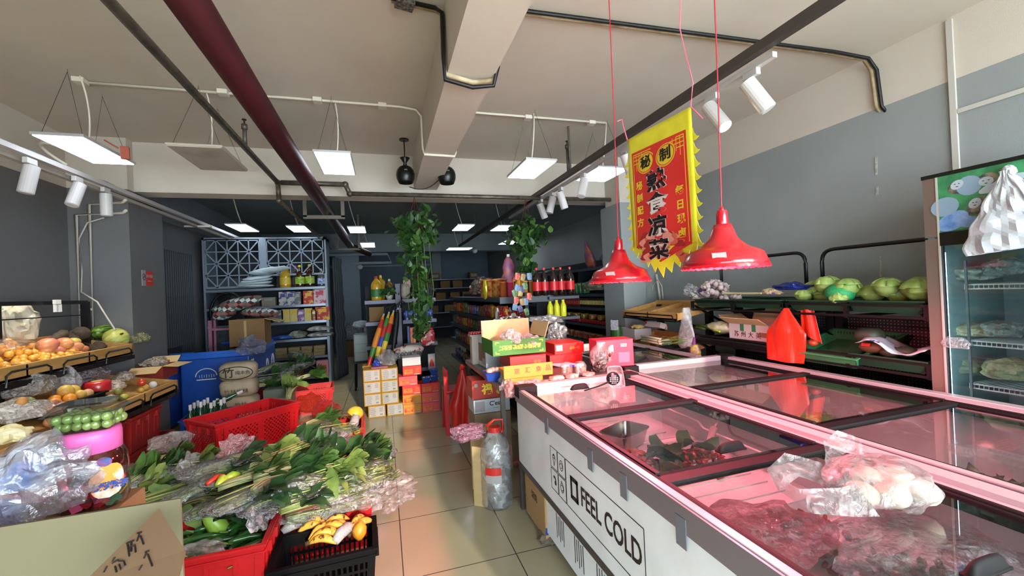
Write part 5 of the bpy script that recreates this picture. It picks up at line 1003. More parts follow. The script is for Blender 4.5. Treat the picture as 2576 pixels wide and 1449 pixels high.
cO, cR, cG, cY, cB = ('umb_orange', '#d9822c', .35), ('umb_red', '#b02a28', .35), ('umb_green', '#3f7a3a', .35), ('umb_yellow', '#dcc038', .35), ('umb_blue', '#2a3f9a', .35)
carton((-.12, 5.74, 0), (.34, .2, .575), m_yc, 'tall yellow carton behind the aisle stack on which the umbrellas stand')
umb(at(926, 925, Y=5.66), at(970, 775, Y=5.9), (cR, cG, cO, cO, cR, cO), 'folded umbrella with orange panels, leftmost of the three bright ones')
umb(at(941, 925, Y=5.66), at(983, 770, Y=5.9), (cG, cY, cB, cR, cG, cY), 'folded umbrella with yellow and green panels, middle of the three bright ones')
umb(at(958, 905, Y=5.66), at(994, 768, Y=5.9), (cO, cY, cG, cR, cO, cY), 'folded umbrella with red and yellow panels, rightmost of the three bright ones')
umb(at(988, 890, Y=5.75), at(1003, 762, Y=5.9), (('umb_black', '#101012', .5),), 'folded black umbrella beside the grey shelf post')
# ================================================================ generic goods
def goods(name, proto, spots, label, cat, group, rots=None, same=None):
    """copies of one product; the first spot moves the product itself"""
    for i, p in enumerate(spots):
        o = proto if i == 0 else dup(proto); o.location = p
        if rots is not None: o.rotation_euler = (0, 0, rots[i % len(rots)])
        o['label'] = label; o['category'] = cat; o['group'] = group
def bottle(name, r_, h, m, cap, label_m=None, neck=.4, n=14):
    o = M().lathe([(r_*.9, 0), (r_, .008), (r_, h*.6), (r_*.85, h*.7), (r_*neck, h*.84), (r_*neck*.9, h*.92), (r_*neck*.9, h*.93)], n).obj(name, m, smooth=True)
    M().cyl((0, 0, h*.92), (0, 0, h), r_*neck*1.1, n=10).obj('cap', cap, o)
    if label_m: M().lathe([(r_*1.02, h*.18), (r_*1.02, h*.5)], n, cap=False).obj('label_print', label_m, o, smooth=True)
    return o
def pack(name, w_, d, h, m, seed=0, n=10):
    return M().ell((0, 0, h/2), (w_/2, d/2, h/2), n, 0, 0, .12, 3, seed, .45).obj(name, m)
def bx(name, w_, d, h, m, lm=None):
    o = M().box((0, 0, h/2), (w_, d, h)).obj(name, m)
    if lm: M().box((0, -d/2-.001, h*.5), (w_*.7, .002, h*.45)).obj('print', lm, o)
    return o
m_shelf = mat('shelf_grey_steel', '#5c5a68', .45, .3); m_shelfd = mat('shelf_dark_steel', '#4a5560', .35, .5)
m_oil = mat('cooking_oil', '#b98f1e', .15, coat=.5); m_oild = mat('dark_cooking_oil', '#3a1c0c', .15, coat=.5)
capR, capY, capW = mat('red_cap', '#b3261e', .4), mat('yellow_cap', '#d6b82a', .4), mat('white_cap', '#cfcfcf', .4)
def oil(p, m, cap, lm, label, r_=.065, h=.33, rot=0):
    t = thing('oil_bottle', label, 'bottle', p, rot)
    M().lathe([(r_*.92, 0), (r_, .01), (r_, h*.28), (r_*.95, h*.3), (r_, h*.34), (r_, h*.62), (r_*.8, h*.74), (r_*.36, h*.86), (r_*.3, h*.92)], 16, sc=(1, .85)).obj('bottle_body', m, t, smooth=True)
    M().cyl((0, 0, h*.9), (0, 0, h), r_*.36, r_*.3).obj('cap', cap, t); M().lathe([(r_*1.02, h*.14), (r_*1.02, h*.46)], 16, sc=(1, .86), cap=False).obj('label_print', lm, t, smooth=True)
    M().tube([(r_*.5, 0, h*.8), (r_*.9, 0, h*.76), (r_*.95, 0, h*.62)], .008, 6).obj('handle', m, t)
# ---- purple grey end unit behind the cartons
GY = 6.3
t = thing('display_shelf', 'purple grey double sided shelf unit with post, behind the umbrellas', 'shelf', (.2, GY, 0))
M().span(-.035, .04, -.02, .05, 0, 1.62).obj('post', m_shelf, t, bevel=.002)
for x0, x1 in ((-.45, -.04), (.05, .52)):
    for zz in (1.39, 1.09, .76, .40): M().span(x0, x1, -.18, .2, zz-.02, zz).span(x0, x1, -.185, -.175, zz-.045, zz+.005).slab([(x1-.01 if x0 > 0 else x0, .1, zz-.02), (x1-.01 if x0 > 0 else x0, -.15, zz-.02), (x1-.01 if x0 > 0 else x0, .1, zz-.12)], (1, 0, 0), .006).slab([(x0 if x0 > 0 else x1-.01, .2, zz-.02), (x0 if x0 > 0 else x1-.01, -.15, zz-.02), (x0 if x0 > 0 else x1-.01, .2, zz-.13)], (1, 0, 0), .006).obj('shelf_board', m_shelf, t)
M().span(-.45, .52, .19, .2, .1, 1.6).obj('back_panel', mat('dark_back_panel', '#1c2126', .7), t)
oil((-.09, GY-.08, 1.395), m_oil, capR, mat('green_label', '#2f6a34', .5), 'large yellow oil bottle with green label on the purple grey shelf', .075, .34)
oil((-.03, GY+.08, 1.395), m_oil, capY, mat('orange_label_b', '#c98a2c', .5), 'oil bottle with yellow cap behind the large one on the purple grey shelf', .06, .36)
oil((.09, GY+.06, 1.395), mat('amber_oil', '#8a5c1c', .2), capW, m_lbl, 'white capped bottle behind the potted plant', .05, .3)
m_hl = mat('pothos_leaf', '#1d3a18', .45, col2='#2f5222', scale=7); m_hl2 = mat('pothos_leaf_light', '#44682a', .45)
def leafcloud(spots, m, seed, size=.055, name='foliage', par=None):
    r3 = random.Random(seed); o = M()
    for c in spots:
        s = size*r3.uniform(.6, 1.2); e = Euler((r3.uniform(.2, 1.5), r3.uniform(-.6, .6), r3.uniform(0, 6.3))).to_matrix(); c = Vector(c)
        pts = [(0, -1, 0), (.55, -.75, .12), (.75, -.1, .18), (.4, .6, .1), (0, 1.05, -.1), (-.4, .6, .1), (-.75, -.1, .18), (-.55, -.75, .12), (0, 0, 0)]
        o.add([c+e @ (Vector(p)*s*.7) for p in pts], [(8, i, (i+1) % 8) for i in range(8)], 0 if r3.random() < .8 else 1)
    return o.obj(name, m, par, smooth=False)
t = thing('potted_plant', 'small leafy pot plant between the oil bottle and the shelf post', 'plant', (.08, GY-.12, 1.395)); r3 = random.Random(1)
M().lathe([(.03, 0), (.05, .06), (.055, .065), (.001, .06)], 14).obj('pot', capW, t, smooth=True); leafcloud([(r3.gauss(0, .05), r3.gauss(0, .04), .12+r3.gauss(0, .035)) for _ in range(60)], [m_hl, m_hl2], 2, .05, par=t)
for i, (x, z, w_, d, h, m, lm, lb) in enumerate(((.31, 1.395, .13, .1, .22, mat('cloth_sack', '#a39a8c', .7, col2='#6f675c', scale=9), None, 'grey white rice bag just right of the shelf post'), (.33, 1.56, .10, .05, .11, mat('pink_card', '#b58a86', .6), None, 'small pink printed box on top of the rice bag'), (.5, 1.395, .2, .16, .14, m_lbl, m_rcn, 'white box with red print under the hanging vines'), (.5, 1.54, .12, .1, .07, mat('orange_tub', '#b3502a', .5), None, 'orange tub on the white box under the hanging vines'))):
    o = pack('rice_bag', w_, d, h, m) if i == 0 else bx('small_box', w_, d, h, m, lm); o.location = (x, GY-.08, z); o['label'] = lb; o['category'] = 'bag' if i == 0 else 'box'
can = M().lathe([(.028, 0), (.032, .006), (.032, .12), (.026, .13), (.026, .132)], 14).obj('blue_can', mat('blue_silver_can', '#2c4fa8', .3, .3, col2='#c9d2e2', scale=22, lo=.5, hi=.6), smooth=True)
goods('can', can, [(.30+.068*i, GY-.13, 1.095) for i in range(6)], 'blue and silver drink can in the row on the purple grey shelf unit', 'can', 'blue cans on the purple grey unit')
o = bx('can_carton', .26, .1, .06, mat('blue_carton', '#2a3a8c', .4), m_lbl); o.location = (.47, GY-.03, 1.095); o['label'] = 'blue carton behind the blue cans'; o['category'] = 'carton'
bk = M().box((0, 0, .11), (.035, .14, .22)).obj('standing_pack', mat('orange_pack', '#c9562a', .4, col2='#d98a3a', scale=9))
goods('pack', bk, [(.36, GY-.1, .765), (.4, GY-.1, .765)], 'orange pack standing on the lower shelf of the purple grey unit', 'pack', 'orange packs on the purple grey unit')
bk = M().box((0, 0, .12), (.03, .14, .24)).obj('standing_pack', mat('blue_pack', '#2f4a8a', .4)); bk.location = (.32, GY-.1, .765); bk['label'] = 'blue pack left of the orange packs on the lower shelf'; bk['category'] = 'pack'
t = thing('snack_bag', 'red and white snack bag hanging at the right end of the purple grey shelf', 'snack bag', (.58, GY-.22, .74)); M().ell((0, 0, .1), (.10, .03, .12), 14, 0, 0, .15, 3, 2, .6).obj('bag_body', mat('red_snack', '#b5202c', .35, col2='#d8cfcf', scale=18, lo=.52, hi=.6), t); M().box((0, 0, .215), (.15, .006, .02)).obj('seal', m_rcn, t)
o = bx('brown_carton', .2, .15, .2, m_cardd); o.location = (-.1, GY-.02, 1.1); o['label'] = 'brown carton on the left middle shelf behind the umbrellas'; o['category'] = 'carton'
leafcloud([(.55+r3.gauss(0, .03), GY-.25, .99+r3.gauss(0, .03)) for _ in range(16)], [m_hl2, m_hl], 3, .05, 'plant_sprig').__setitem__('label', 'small green sprig hanging over the red snack bag'); bpy.data.objects['plant_sprig']['category'] = 'plant'
# drawers and stool left of it
t = thing('drawer_box', 'pale grey plastic drawer box on a dark stool beside the grey pier', 'drawers', (-.33, 7.1, .45)); M().span(-.14, .14, -.15, .15, 0, .42).obj('case', mat('pale_grey_plastic', '#8a9492', .5), t, bevel=.01); [M().span(-.12, .12, -.156, -.15, .02+.13*k, .13+.13*k).obj('drawer', mat('drawer_front', '#98a3a0', .5), t) for k in range(3)]
t = thing('stool', 'dark stool carrying the grey drawer box', 'stool', (-.33, 7.1, 0)); M().span(-.17, .17, -.16, .16, .42, .45).obj('seat', m_bkm, t); [M().cyl((a*.14, b_*.13, 0), (a*.13, b_*.12, .42), .014).obj('leg', m_bkm, t) for a in (-1, 1) for b_ in (-1, 1)]
for p, lb, m in (((-.2, 7.0, .93), 'clutter of papers and a cable on the drawer box', mat('paper_clutter', '#a39a98', .6, col2='#2a2a2e', scale=30)), ((-.36, 7.1, 1.02), 'round grey plastic lid on the drawer box', mat('grey_translucent', '#8f9aa0', .4))): M().ell((0, 0, 0), (.12, .08, .06), 14, 0, 0, .3, 4).obj('clutter', m, loc=p, label=lb, cat='clutter')
# ================================================================ red chair with red bag
t = thing('red_stool', 'red plastic stool beside the steel table, mostly hidden by the red bag', 'stool', (.72, 4.45, 0)); mm = mat('red_stool_plastic', '#b5181c', .35)
M().span(-.15, .15, -.15, .15, .42, .45).obj('seat', mm, t, bevel=.01); [M().box((a*.14, b_*.14, .21), (.035, .035, .42), (b_*.04, -a*.04, 0)).obj('leg', mm, t) for a in (-1, 1) for b_ in (-1, 1)]; M().box((-.13, 0, .56), (.02, .28, .2)).obj('backrest', mm, t, bevel=.01); M().box((-.15, -.12, .3), (.03, .03, .6)).obj('back_post', mm, t)
q = at(1163, 930, Y=4.1)
t = thing('red_shopping_bag', 'bundle of red plastic bags hanging from the front edge of the steel table', 'plastic bag', (q.x, 4.1, q.z))
def rb(u, v):
    a = 2*PI*v; zz = -.56*u; rr_ = .018+.10*min(1, u*1.7)**.9*(1 if u < .95 else .9); k = 1+.25*math.sin(5*a+u*2)*min(1, u*2)+.1*noise.noise(Vector((a*2, u*6, 0)))
    return Vector((rr_*math.cos(a)*k*1.0, rr_*math.sin(a)*k*.75, zz))
M().grid(rb, 18, 40).obj('bag_body', mat('red_plastic_bag', '#c0200f', .4, col2='#a81a0e', scale=7), t, smooth=True); M().ell((0, 0, .02), (.03, .02, .035), 10, 0, 0, .5, 4).obj('knot', MATS['red_plastic_bag'], t)
# ================================================================ steel table and the boxes on it
m_tbl = mat('table_steel', '#5a5654', .35, .6); TZ = .80
t = thing('steel_table', 'dark steel edged table behind the front freezer carrying the promotion boxes', 'table', (1.23, 3.4, 0))
M().span(-.50, .50, -.62, .62, TZ-.035, TZ).obj('table_top', m_tbl, t, bevel=.003); [M().span(a*.47-.015, a*.47+.015, b_*.59-.015, b_*.59+.015, 0, TZ-.035).obj('leg', m_kick, t) for a in (-1, 1) for b_ in (-1, 1)]
t = carton((.90, 3.62, TZ), (.20, .30, .24), mat('white_carton', '#b9b9bd', .6), 'tall white carton at the left edge of the steel table', rot=.05)
M().box((-.101, -.03, .12), (.002, .2, .16)).obj('dark_window', mat('window_brown', '#7a5c40', .6), t); M().box((-.102, -.09, .05), (.002, .1, .05)).obj('lid_print', m_lbl, t)
crump('plastic_bag', (.93, 3.6, TZ+.255), (.1, .12, .015), mat('white_sheet_bag', '#c9cbc4', .4), 'flat white bag on top of the tall white carton', seed=81)
t = thing('berry_pack', 'clear pack of shiny red berries left of the green box', 'fruit pack', (.80, 3.75, 1.05))
M().box((0, 0, .008), (.15, .1, .016)).obj('tray_base', m_lbl, t); o = M(); [o.ell((-.06+.024*(i % 6), -.035+.024*(i//6), .028), .013, 8) for i in range(24)]; o.obj('berries', mat('red_berry', '#b82a3a', .2, coat=.8), t, smooth=True); M().box((0, 0, -.13), (.12, .09, .26)).obj('carton_base', mat('white_brown_carton', '#a89c94', .6), t)
# green tray carton, printed upside down
gb = at(1241, 897, Y=3.03); gx0, gx1 = gb.x, at(1373, 897, Y=3.03).x; gz = gb.z-.0; gh = at(1241, 858, Y=3.03).z-gz
m_gc = mat('green_carton', '#276a1c', .6)
t = carton(((gx0+gx1)/2, 3.21, gz), (gx1-gx0, .36, gh), m_gc, 'green open carton with yellow upside down lettering on the steel table', open_=True, mi=m_cardl, flaps=(('b', .13, 1.5), ('r', .12, 1.25)))
t.name = 'green_carton'
M().box((0, .355/2-.006, gh*.5+.06), (gx1-gx0-.01, .004, gh)).obj('inner_cardboard', m_cardl, t)
text('品美點食品', .036, m_yel, ((gx1-gx0)*.20, -.1815, gh*.52), (PI/2, PI, 0), t, bold=.001); text('享快乐生活', .036, m_yel, (-(gx1-gx0)*.18, -.1815, gh*.52), (PI/2, PI, 0), t, bold=.001)
o = M()
for sx_ in (-1, 1):
    for sz in (-1, 1): o.box((sx_*(gx1-gx0)*.42, -.182, gh*.5+sz*gh*.36), (.03, .001, .006)).box((sx_*((gx1-gx0)*.42+.012), -.182, gh*.5+sz*gh*.30), (.006, .001, .016))
o.obj('corner_mark', m_yel, t)
crump('plastic_bag', at(1285, 850, Y=3.1), (.07, .1, .06), film('milky_thick', '#f4f4f2', .6, .4), 'milky knotted plastic bag in the left half of the green carton', seed=82, amp=.5)
crump('plastic_bag', at(1330, 858, Y=3.12), (.09, .1, .05), MATS['milky_thick'], 'milky plastic bag in the right half of the green carton', seed=83, amp=.5)
def flatbox(px0, py0, px1, py1, Y, d, m, label, nm='gift_carton', top=True):
    a = at(px0, py1, Y=Y); b_ = at(px1, py1, Y=Y); c = at(px0, py0, Y=Y); t = carton(((a.x+b_.x)/2, Y+d/2, a.z), (b_.x-a.x, d, c.z-a.z), m, label); t.name = nm; return t, b_.x-a.x, c.z-a.z
m_rg = mat('gift_red', '#c81e1c', .45)
t, w_, h_ = flatbox(1284, 899, 1375, 928, 3.02, .3, m_rg, 'red gift carton directly under the green carton'); text('新年', .03, m_orp, (w_*.25, -.1515, h_*.4), FY, t)
t, w_, h_ = flatbox(1396, 866, 1470, 893, 3.25, .3, m_rg, 'upper red gift carton with white sticker right of the green carton'); M().box((-w_*.35, -.151, h_*.6), (.06, .002, .05)).obj('white_sticker', m_lbl, t); text('品质一流', .024, m_orp, (w_*.18, -.1515, h_*.5), FY, t, bold=.001)
flatbox(1384, 895, 1466, 922, 3.22, .3, mat('gift_dark_red', '#a81a1a', .5), 'lower red gift carton right of the green carton')
t, w_, h_ = flatbox(1268, 922, 1392, 955, 2.78, .006, mat('orange_yellow_card', '#ad7214', .5), 'orange yellow display card lettered with four Chinese characters', 'display_card')
text('双', .042, mat('brown_ink', '#6b3a14', .5), (-w_*.24, -.0045, h_*.5), FY, t, bold=.0008); text('汇', .042, MATS['brown_ink'], (-w_*.02, -.0045, h_*.52), FY, t, bold=.0008); text('食', .042, MATS['brown_ink'], (w_*.2, -.0045, h_*.54), FY, t, bold=.0008); text('品', .042, MATS['brown_ink'], (w_*.4, -.0045, h_*.56), FY, t, bold=.0008)
carton((.925, 2.90, TZ), (.28, .18, .09), mat('mustard_black_carton', '#b08428', .55), 'mustard carton behind which the orange display card stands').name = 'mustard_carton'
# pink red gift box
t = carton((1.72, 2.98, TZ+.02), (.30, .18, .21), mat('pink_gift', '#c8203e', .45), 'tall pinkish red gift box at the right end of the steel table', rot=-.15); t.name = 'gift_box'
M().box((.07, -.091, .165), (.05, .002, .025)).obj('label', m_lbl, t); text('礼品', .02, m_ink, (.07, -.0925, .165), FY, t); M().box((-.08, -.091, .12), (.13, .002, .15)).obj('printed_side', mat('gift_print', '#a81c2c', .4, col2='#cfc4c8', scale=14, lo=.5, hi=.62), t); M().box((.07, -.091, .07), (.09, .002, .08)).obj('text_block', mat('pink_lines', '#d8506a', .5), t)
t = thing('date_bag', 'clear bag of dark shiny dried dates leaning on the pink gift box', 'food bag', at(1512, 925, Y=2.84)); M().ell((0, 0, .08), (.085, .05, .11), 16, 0, 0, .2, 3, 3).obj('bag_body', film('date_film', '#e8d8d8', .12, .6), t); o = M(); r2 = random.Random(3); [o.ell((r2.gauss(0, .03), r2.gauss(0, .018), .05+r2.gauss(0, .03)), (.011, .011, .015), 6) for _ in range(90)]; o.obj('dates', mat('date_skin', '#3a1614', .25), t, smooth=True)['kind'] = 'stuff'
for i, (px, py, nm) in enumerate(((1425, 940, 'left'), (1460, 938, 'right'))):
    q = at(px, py, Y=2.76); t = thing('egg_pack', 'clear pack with two brown eggs, %s one on the freezer end of the table' % nm, 'egg pack', q, .3-.4*i); M().ell((0, 0, .035), (.045, .03, .05), 14, 0, 0, .1, 2, 1, .6).obj('shell', film('egg_plastic', '#f0ecec', .12, .6, 8), t)
    [M().ell((s*.019, 0, .028), (.017, .017, .022), 12).obj('egg', mat('brown_egg', '#b5653f', .5), t, smooth=True) for s in (-1, 1)]
for i, (px, py, lb) in enumerate(((1400, 960, 'left'), (1440, 955, 'middle'), (1480, 948, 'right'))):
    q = at(px, py, Y=2.74); M().ell((0, 0, 0), (.06, .045, .018), 14, 0, 0, .3, 4, i).obj('meat_pack', mat('packed_meat', '#b56a5c', .25, col2='#e0c0b4', scale=30, coat=.6), loc=(q.x, q.y, max(q.z, TZ+.02)), rot=.3*i, smooth=True, label='vacuum packed pink meat, %s of three by the rear rail of the front freezer' % lb, cat='food pack')
crump('plastic_bag', at(1335, 968, Y=2.72), (.11, .05, .035), film('pink_milky', '#f4c4c4', .6, .4), 'crumpled pinkish bag in front of the orange display card', seed=84, amp=.6)
crump('plastic_bag', at(1283, 985, Y=2.72), (.035, .04, .06), MATS['pink_milky'], 'pinkish bag tied to the rear left corner of the front freezer', seed=85, amp=.4)
t = M().box((0, 0, 0), (.2, .12, .012), (0, .1, .3)).obj('white_envelope', mat('white_blue_envelope', '#c9cfe0', .5, col2='#2a3ab0', scale=6, lo=.6, hi=.62), loc=at(1425, 918, Y=2.9), label='white and blue flat pack behind the egg packs', cat='pack')
bbq = at(1240, 948, Y=3.0); t = thing('blue_basket', 'blue basket of grey mushrooms at the left edge of the steel table', 'basket', (bbq.x, 3.0, TZ)); M().lathe([(.07, 0), (.095, .06), (.1, .062), (.088, .062), (.065, .005), (.001, .005)], 4, cap=False, rot=PI/4).obj('basket_body', m_blc, t, solid=.003)
for i, (dx, dy) in enumerate(((0, 0), (-.03, -.02), (.03, -.01))): M().ell((0, 0, 0), (.028, .028, .022), 12).obj('mushroom', mat('mushroom_cap', '#6f6253', .6, col2='#a3958a', scale=9), loc=(bbq.x+dx, 3.0+dy, TZ+.07), smooth=True, label='grey brown mushroom in the blue basket', cat='mushroom', group='mushrooms in the blue basket')
crump('plastic_bag', (.80, 2.85, TZ+.0), (.05, .08, .05), film('fb9', '#e6e2dc', .3, .5), 'clear bag of mushrooms sagging over the left table edge', seed=86)
# things behind, standing on the gondola end
t = thing('display_shelf', 'black edged counter end holding biscuits and foil bags behind the green carton', 'shelf', (1.35, 3.86, 0)); M().span(-.25, .35, -.13, .15, .82, .86).span(-.25, .35, -.13, .15, 1.0, 1.02).span(-.24, -.2, -.1, .1, .86, 1.0).span(.3, .34, -.1, .1, .86, 1.0).obj('counter', m_bkm, t)
q = at(1262, 822, Y=3.8); carton((q.x, 3.8, 1.02), (.14, .1, .13), m_card, 'small brown carton under the silver foil behind the green carton').name = 'small_carton'
o = M(); o.grid(lambda u, v: Vector(((u-.5)*.30, (v-.5)*.14, .03*math.sin(PI*u)+.012*noise.noise(Vector((u*9, v*7, 0)))*2)), 16, 10); o.obj('foil_bag', mat('silver_foil', '#c9c9cc', .2, .9), loc=(q.x+.08, 3.78, 1.17), solid=.004, label='silver foil bag draped over the small brown carton', cat='foil bag')
q = at(1308, 820, Y=3.75); t = thing('biscuit_tube', 'tall clear tube of round orange biscuits beside the small brown carton', 'biscuits', (q.x, 3.75, 1.02)); M().cyl((0, 0, 0), (0, 0, .15), .042, n=16).obj('tube', film('tube_film', '#ece4da', .12, .5), t); [M().lathe([(.001, .012+.027*k), (.034, .014+.027*k), (.037, .024+.027*k), (.034, .034+.027*k), (.001, .036+.027*k)], 14).obj('biscuit', mat('orange_biscuit', '#c98a45', .7), t, smooth=True) for k in range(4)]
q = at(1287, 820, Y=3.78); bx('biscuit_pack', .045, .06, .15, mat('purple_dark', '#2c2250', .4)).location = (q.x, 3.78, 1.02); bpy.data.objects['biscuit_pack.001' if 'biscuit_pack.001' in bpy.data.objects else 'biscuit_pack']['label'] = 'dark purple pack between the small carton and the biscuit tube'; bpy.data.objects['biscuit_pack.001']['category'] = 'pack'
crump('plastic_bag', at(1375, 805, Y=3.7), (.15, .09, .05), film('thick_clear', '#e6ecee', .22, .8, 14), 'big shiny clear bag lying across the counter end right of the biscuits', seed=87, amp=.5)
crump('plastic_bag', at(1400, 840, Y=3.7), (.08, .08, .10), MATS['thick_clear'], 'round shiny clear bag hanging below the big clear bag', seed=88, amp=.5)
r2 = random.Random(15)
hs = [mat('snack_%d' % i, c, .35, col2=d, scale=25, lo=.5, hi=.6) for i, (c, d) in enumerate((('#b3201e', '#d9b03a'), ('#a08c2a', '#8a2a14'), ('#2c5c24', '#9a9a60'), ('#2c205c', '#70608c'), ('#4a6a8c', '#8a8a8a'), ('#8c6224', '#a88a50')))]
for i in range(16):
    px, py = 1294+(i % 3)*16+r2.uniform(-6, 6), 712+(i//3)*19+r2.uniform(-7, 7); q = at(px, py, Y=4.15); pack('hanging_snack', .06, .02, .08, hs[(i*5+i//3) % 6], i, 8).location = q; o = bpy.data.objects[-1] if 0 else None
for o in [o for o in C.objects if o.name.startswith('hanging_snack')]: o['label'] = 'small bright snack packet in the strip hanging at the end of the snack shelves'; o['category'] = 'snack packet'; o['group'] = 'snack packets hanging on the strip'; o.rotation_euler = (0, r2.uniform(-.3, .3), 0)
M().tube([at(1310, 700, Y=4.16), at(1312, 815, Y=4.16)], .004, 4).obj('hanging_strip', m_bkm, label='dark strip from which the small snack packets hang', cat='strip')
# under the table
def ubox(c, d, m, label, rot=0, nm='cardboard_box'): t = carton(c, d, m, label, rot); t.name = nm; return t
t = ubox((.80, 3.40, .478), (.30, .22, .108), mat('pale_blue_carton', '#b0b8bc', .55), 'pale grey blue carton with black script under the steel table'); M().box((-.10, -.111, .054), (.08, .002, .08)).obj('label', m_lbl, t); text("C'est", .05, m_ink, (.03, -.1125, .07), FY, t, bold=.001); text('premium', .012, m_ink, (.03, -.1125, .035), FY, t)
t = ubox((.80, 3.42, .588), (.31, .22, .15), mat('fu_carton', '#a8301f', .5), 'red festive carton with a golden character, topmost under the steel table'); text('福', .09, m_gold, (-.03, -.1125, .07), FY, t, bold=.003); M().ell((.10, -.108, .05), (.06, .006, .035), 16).obj('food_print', mat('bread_print', '#c9a043', .5, col2='#3a2a14', scale=30), t); M().ell((-.12, -.11, .11), (.016, .003, .016), 12).obj('round_seal', m_lbl, t)
t = ubox((.80, 3.40, .0), (.30, .24, .475), mat('cardboard_dull', '#8a7a62', .85), 'plain brown carton under the pale blue one')
M().box((.66, 3.02, .24), (.012, .2, .48), (0, 0, 1.1)).obj('cardboard_sheet', m_card, label='brown cardboard panel behind the water bottle, the taller of two', cat='cardboard'); M().box((.575, 2.80, .20), (.012, .10, .40), (0, 0, .9)).obj('cardboard_sheet', m_card, label='narrow flattened cardboard standing left of the big water bottle', cat='cardboard')
crump('plastic_bag', at(1180, 1090, Y=2.85), (.11, .07, .055), film('purple_green_bag', '#b88aa8', .35, .6), 'clear bag with purple print spilling from the carton behind the water bottle', seed=91, amp=.7)
# big wrapped water bottle
t = thing('water_bottle', 'big clear ribbed water bottle with red cap and handle standing left of the front freezer', 'bottle', (.685, 2.78, 0)); hb = .56
prof = [(.09, 0), (.105, .02)]+[(.108-.004*(k % 2), .03+.022*k) for k in range(16)]+[(.10, .40), (.075, .455), (.05, .49), (.035, .50)]
M().lathe(prof, 28).obj('bottle_body', film('water_plastic', '#e8eef0', .30, .8, 9), t, smooth=True); M().cyl((0, 0, .495), (0, 0, .53), .04, n=20).obj('cap', capR, t); M().tube([(-.05, 0, .50), (-.055, 0, .54), (0, 0, .575), (.055, 0, .57), (.06, 0, .50), (.04, -.02, .49)], .009, 8).obj('handle', capR, t, smooth=True)
a0 = math.atan2(-2.78, -.685)-.15; o = M(); o.grid(lambda u, v: Vector((.1105*math.cos(a0-.55+1.0*v), .1105*math.sin(a0-.55+1.0*v), .19+.10*u)), 2, 8, 0); o.m = [1 if i < 8 else 0 for i in range(16)]; o.obj('label_print', [capR, m_lbl], t, smooth=True)
t = ubox((.87, 2.40, .03), (.10, .34, .27), mat('cardboard_brown_b', '#94764c', .8), 'brown printed carton wedged between freezer base and table leg'); M().box((0, -.1705, .05), (.1, .002, .04)).obj('blue_band', m_blc, t); text('洁', .07, m_ink, (.0, -.1715, .15), FY, t); text('抽纸', .03, m_ink, (.0, -.1715, .22), FY, t); text('活洗', .05, m_ink, (-.0515, 0, .17), FX, t)
crump('rag', (.85, 2.28, .02), (.06, .06, .03), mat('dirty_rag', '#5c5446', .9), 'dirty crumpled rag under the brown printed carton', 'rag', seed=93)
# ================================================================ snack gondola
gx, gy0, gy1 = 1.2, 4.35, 8.0
t = thing('snack_gondola', 'long double sided dark shelf unit of snacks running back from the steel table', 'shelf', (1.5, (gy0+gy1)/2, 0)); hl = (gy1-gy0)/2
M().span(-.02, .02, -hl, hl, 0, 1.42).obj('back_panel', MATS['dark_back_panel'], t)
LV = (1.37, 1.12, .90, .62, .30)
for zz in LV: M().span(-.3, .3, -hl, hl, zz-.02, zz).span(-.305, -.3, -hl, hl, zz-.045, zz+.005).span(.3, .305, -hl, hl, zz-.045, zz+.005).obj('shelf_board', m_shelfd, t)
for zz in (1.37,): M().span(-.31, .31, -hl-.02, -hl, zz-.06, zz+.01).obj('end_strip', mat('strip_dark', '#383c42', .5), t)
ppk = [pack('snack_pack', .10, .05, .15, mat('sp_%d' % i, c, .3, col2=d, scale=20, lo=.48, hi=.56), i, 8) for i, (c, d) in enumerate((('#a8231e', '#d9b44a'), ('#c99a2c', '#8a2a1c'), ('#8c1c24', '#c4bab4'), ('#6a4a2a', '#c9a870'), ('#2f5c8c', '#c0c8d0'), ('#8a2c5c', '#d8a0b0'), ('#3f6a34', '#c8c47a')))]
r2 = random.Random(20); first = [True]*7
for li, (zz, step) in enumerate(((1.12, .17), (.90, .19), (.62, .24), (.30, .28))):
    y = gy0+.08; k = 0
    while y < gy1-.1:
        i = (k//2+li*2) % 7; o = ppk[i] if first[i] else dup(ppk[i]); first[i] = False
        o.location = (gx+.07, y, zz); o.rotation_euler = (0, r2.uniform(-.15, .15), PI/2+r2.uniform(-.15, .15)); s = r2.uniform(.9, 1.15); o.scale = (s*1.4, s, s)
        c_ = ('red gold', 'yellow brown', 'dark red', 'brown', 'blue', 'pink', 'green')[i]; l_ = ('upper', 'middle', 'lower', 'lowest')[li]
        o['label'] = '%s snack pack on the %s aisle side shelf of the snack unit' % (c_, l_); o['category'] = 'snack pack'; o['group'] = '%s packs on the %s snack shelf' % (c_, l_); y += step*r2.uniform(.9, 1.1); k += 1
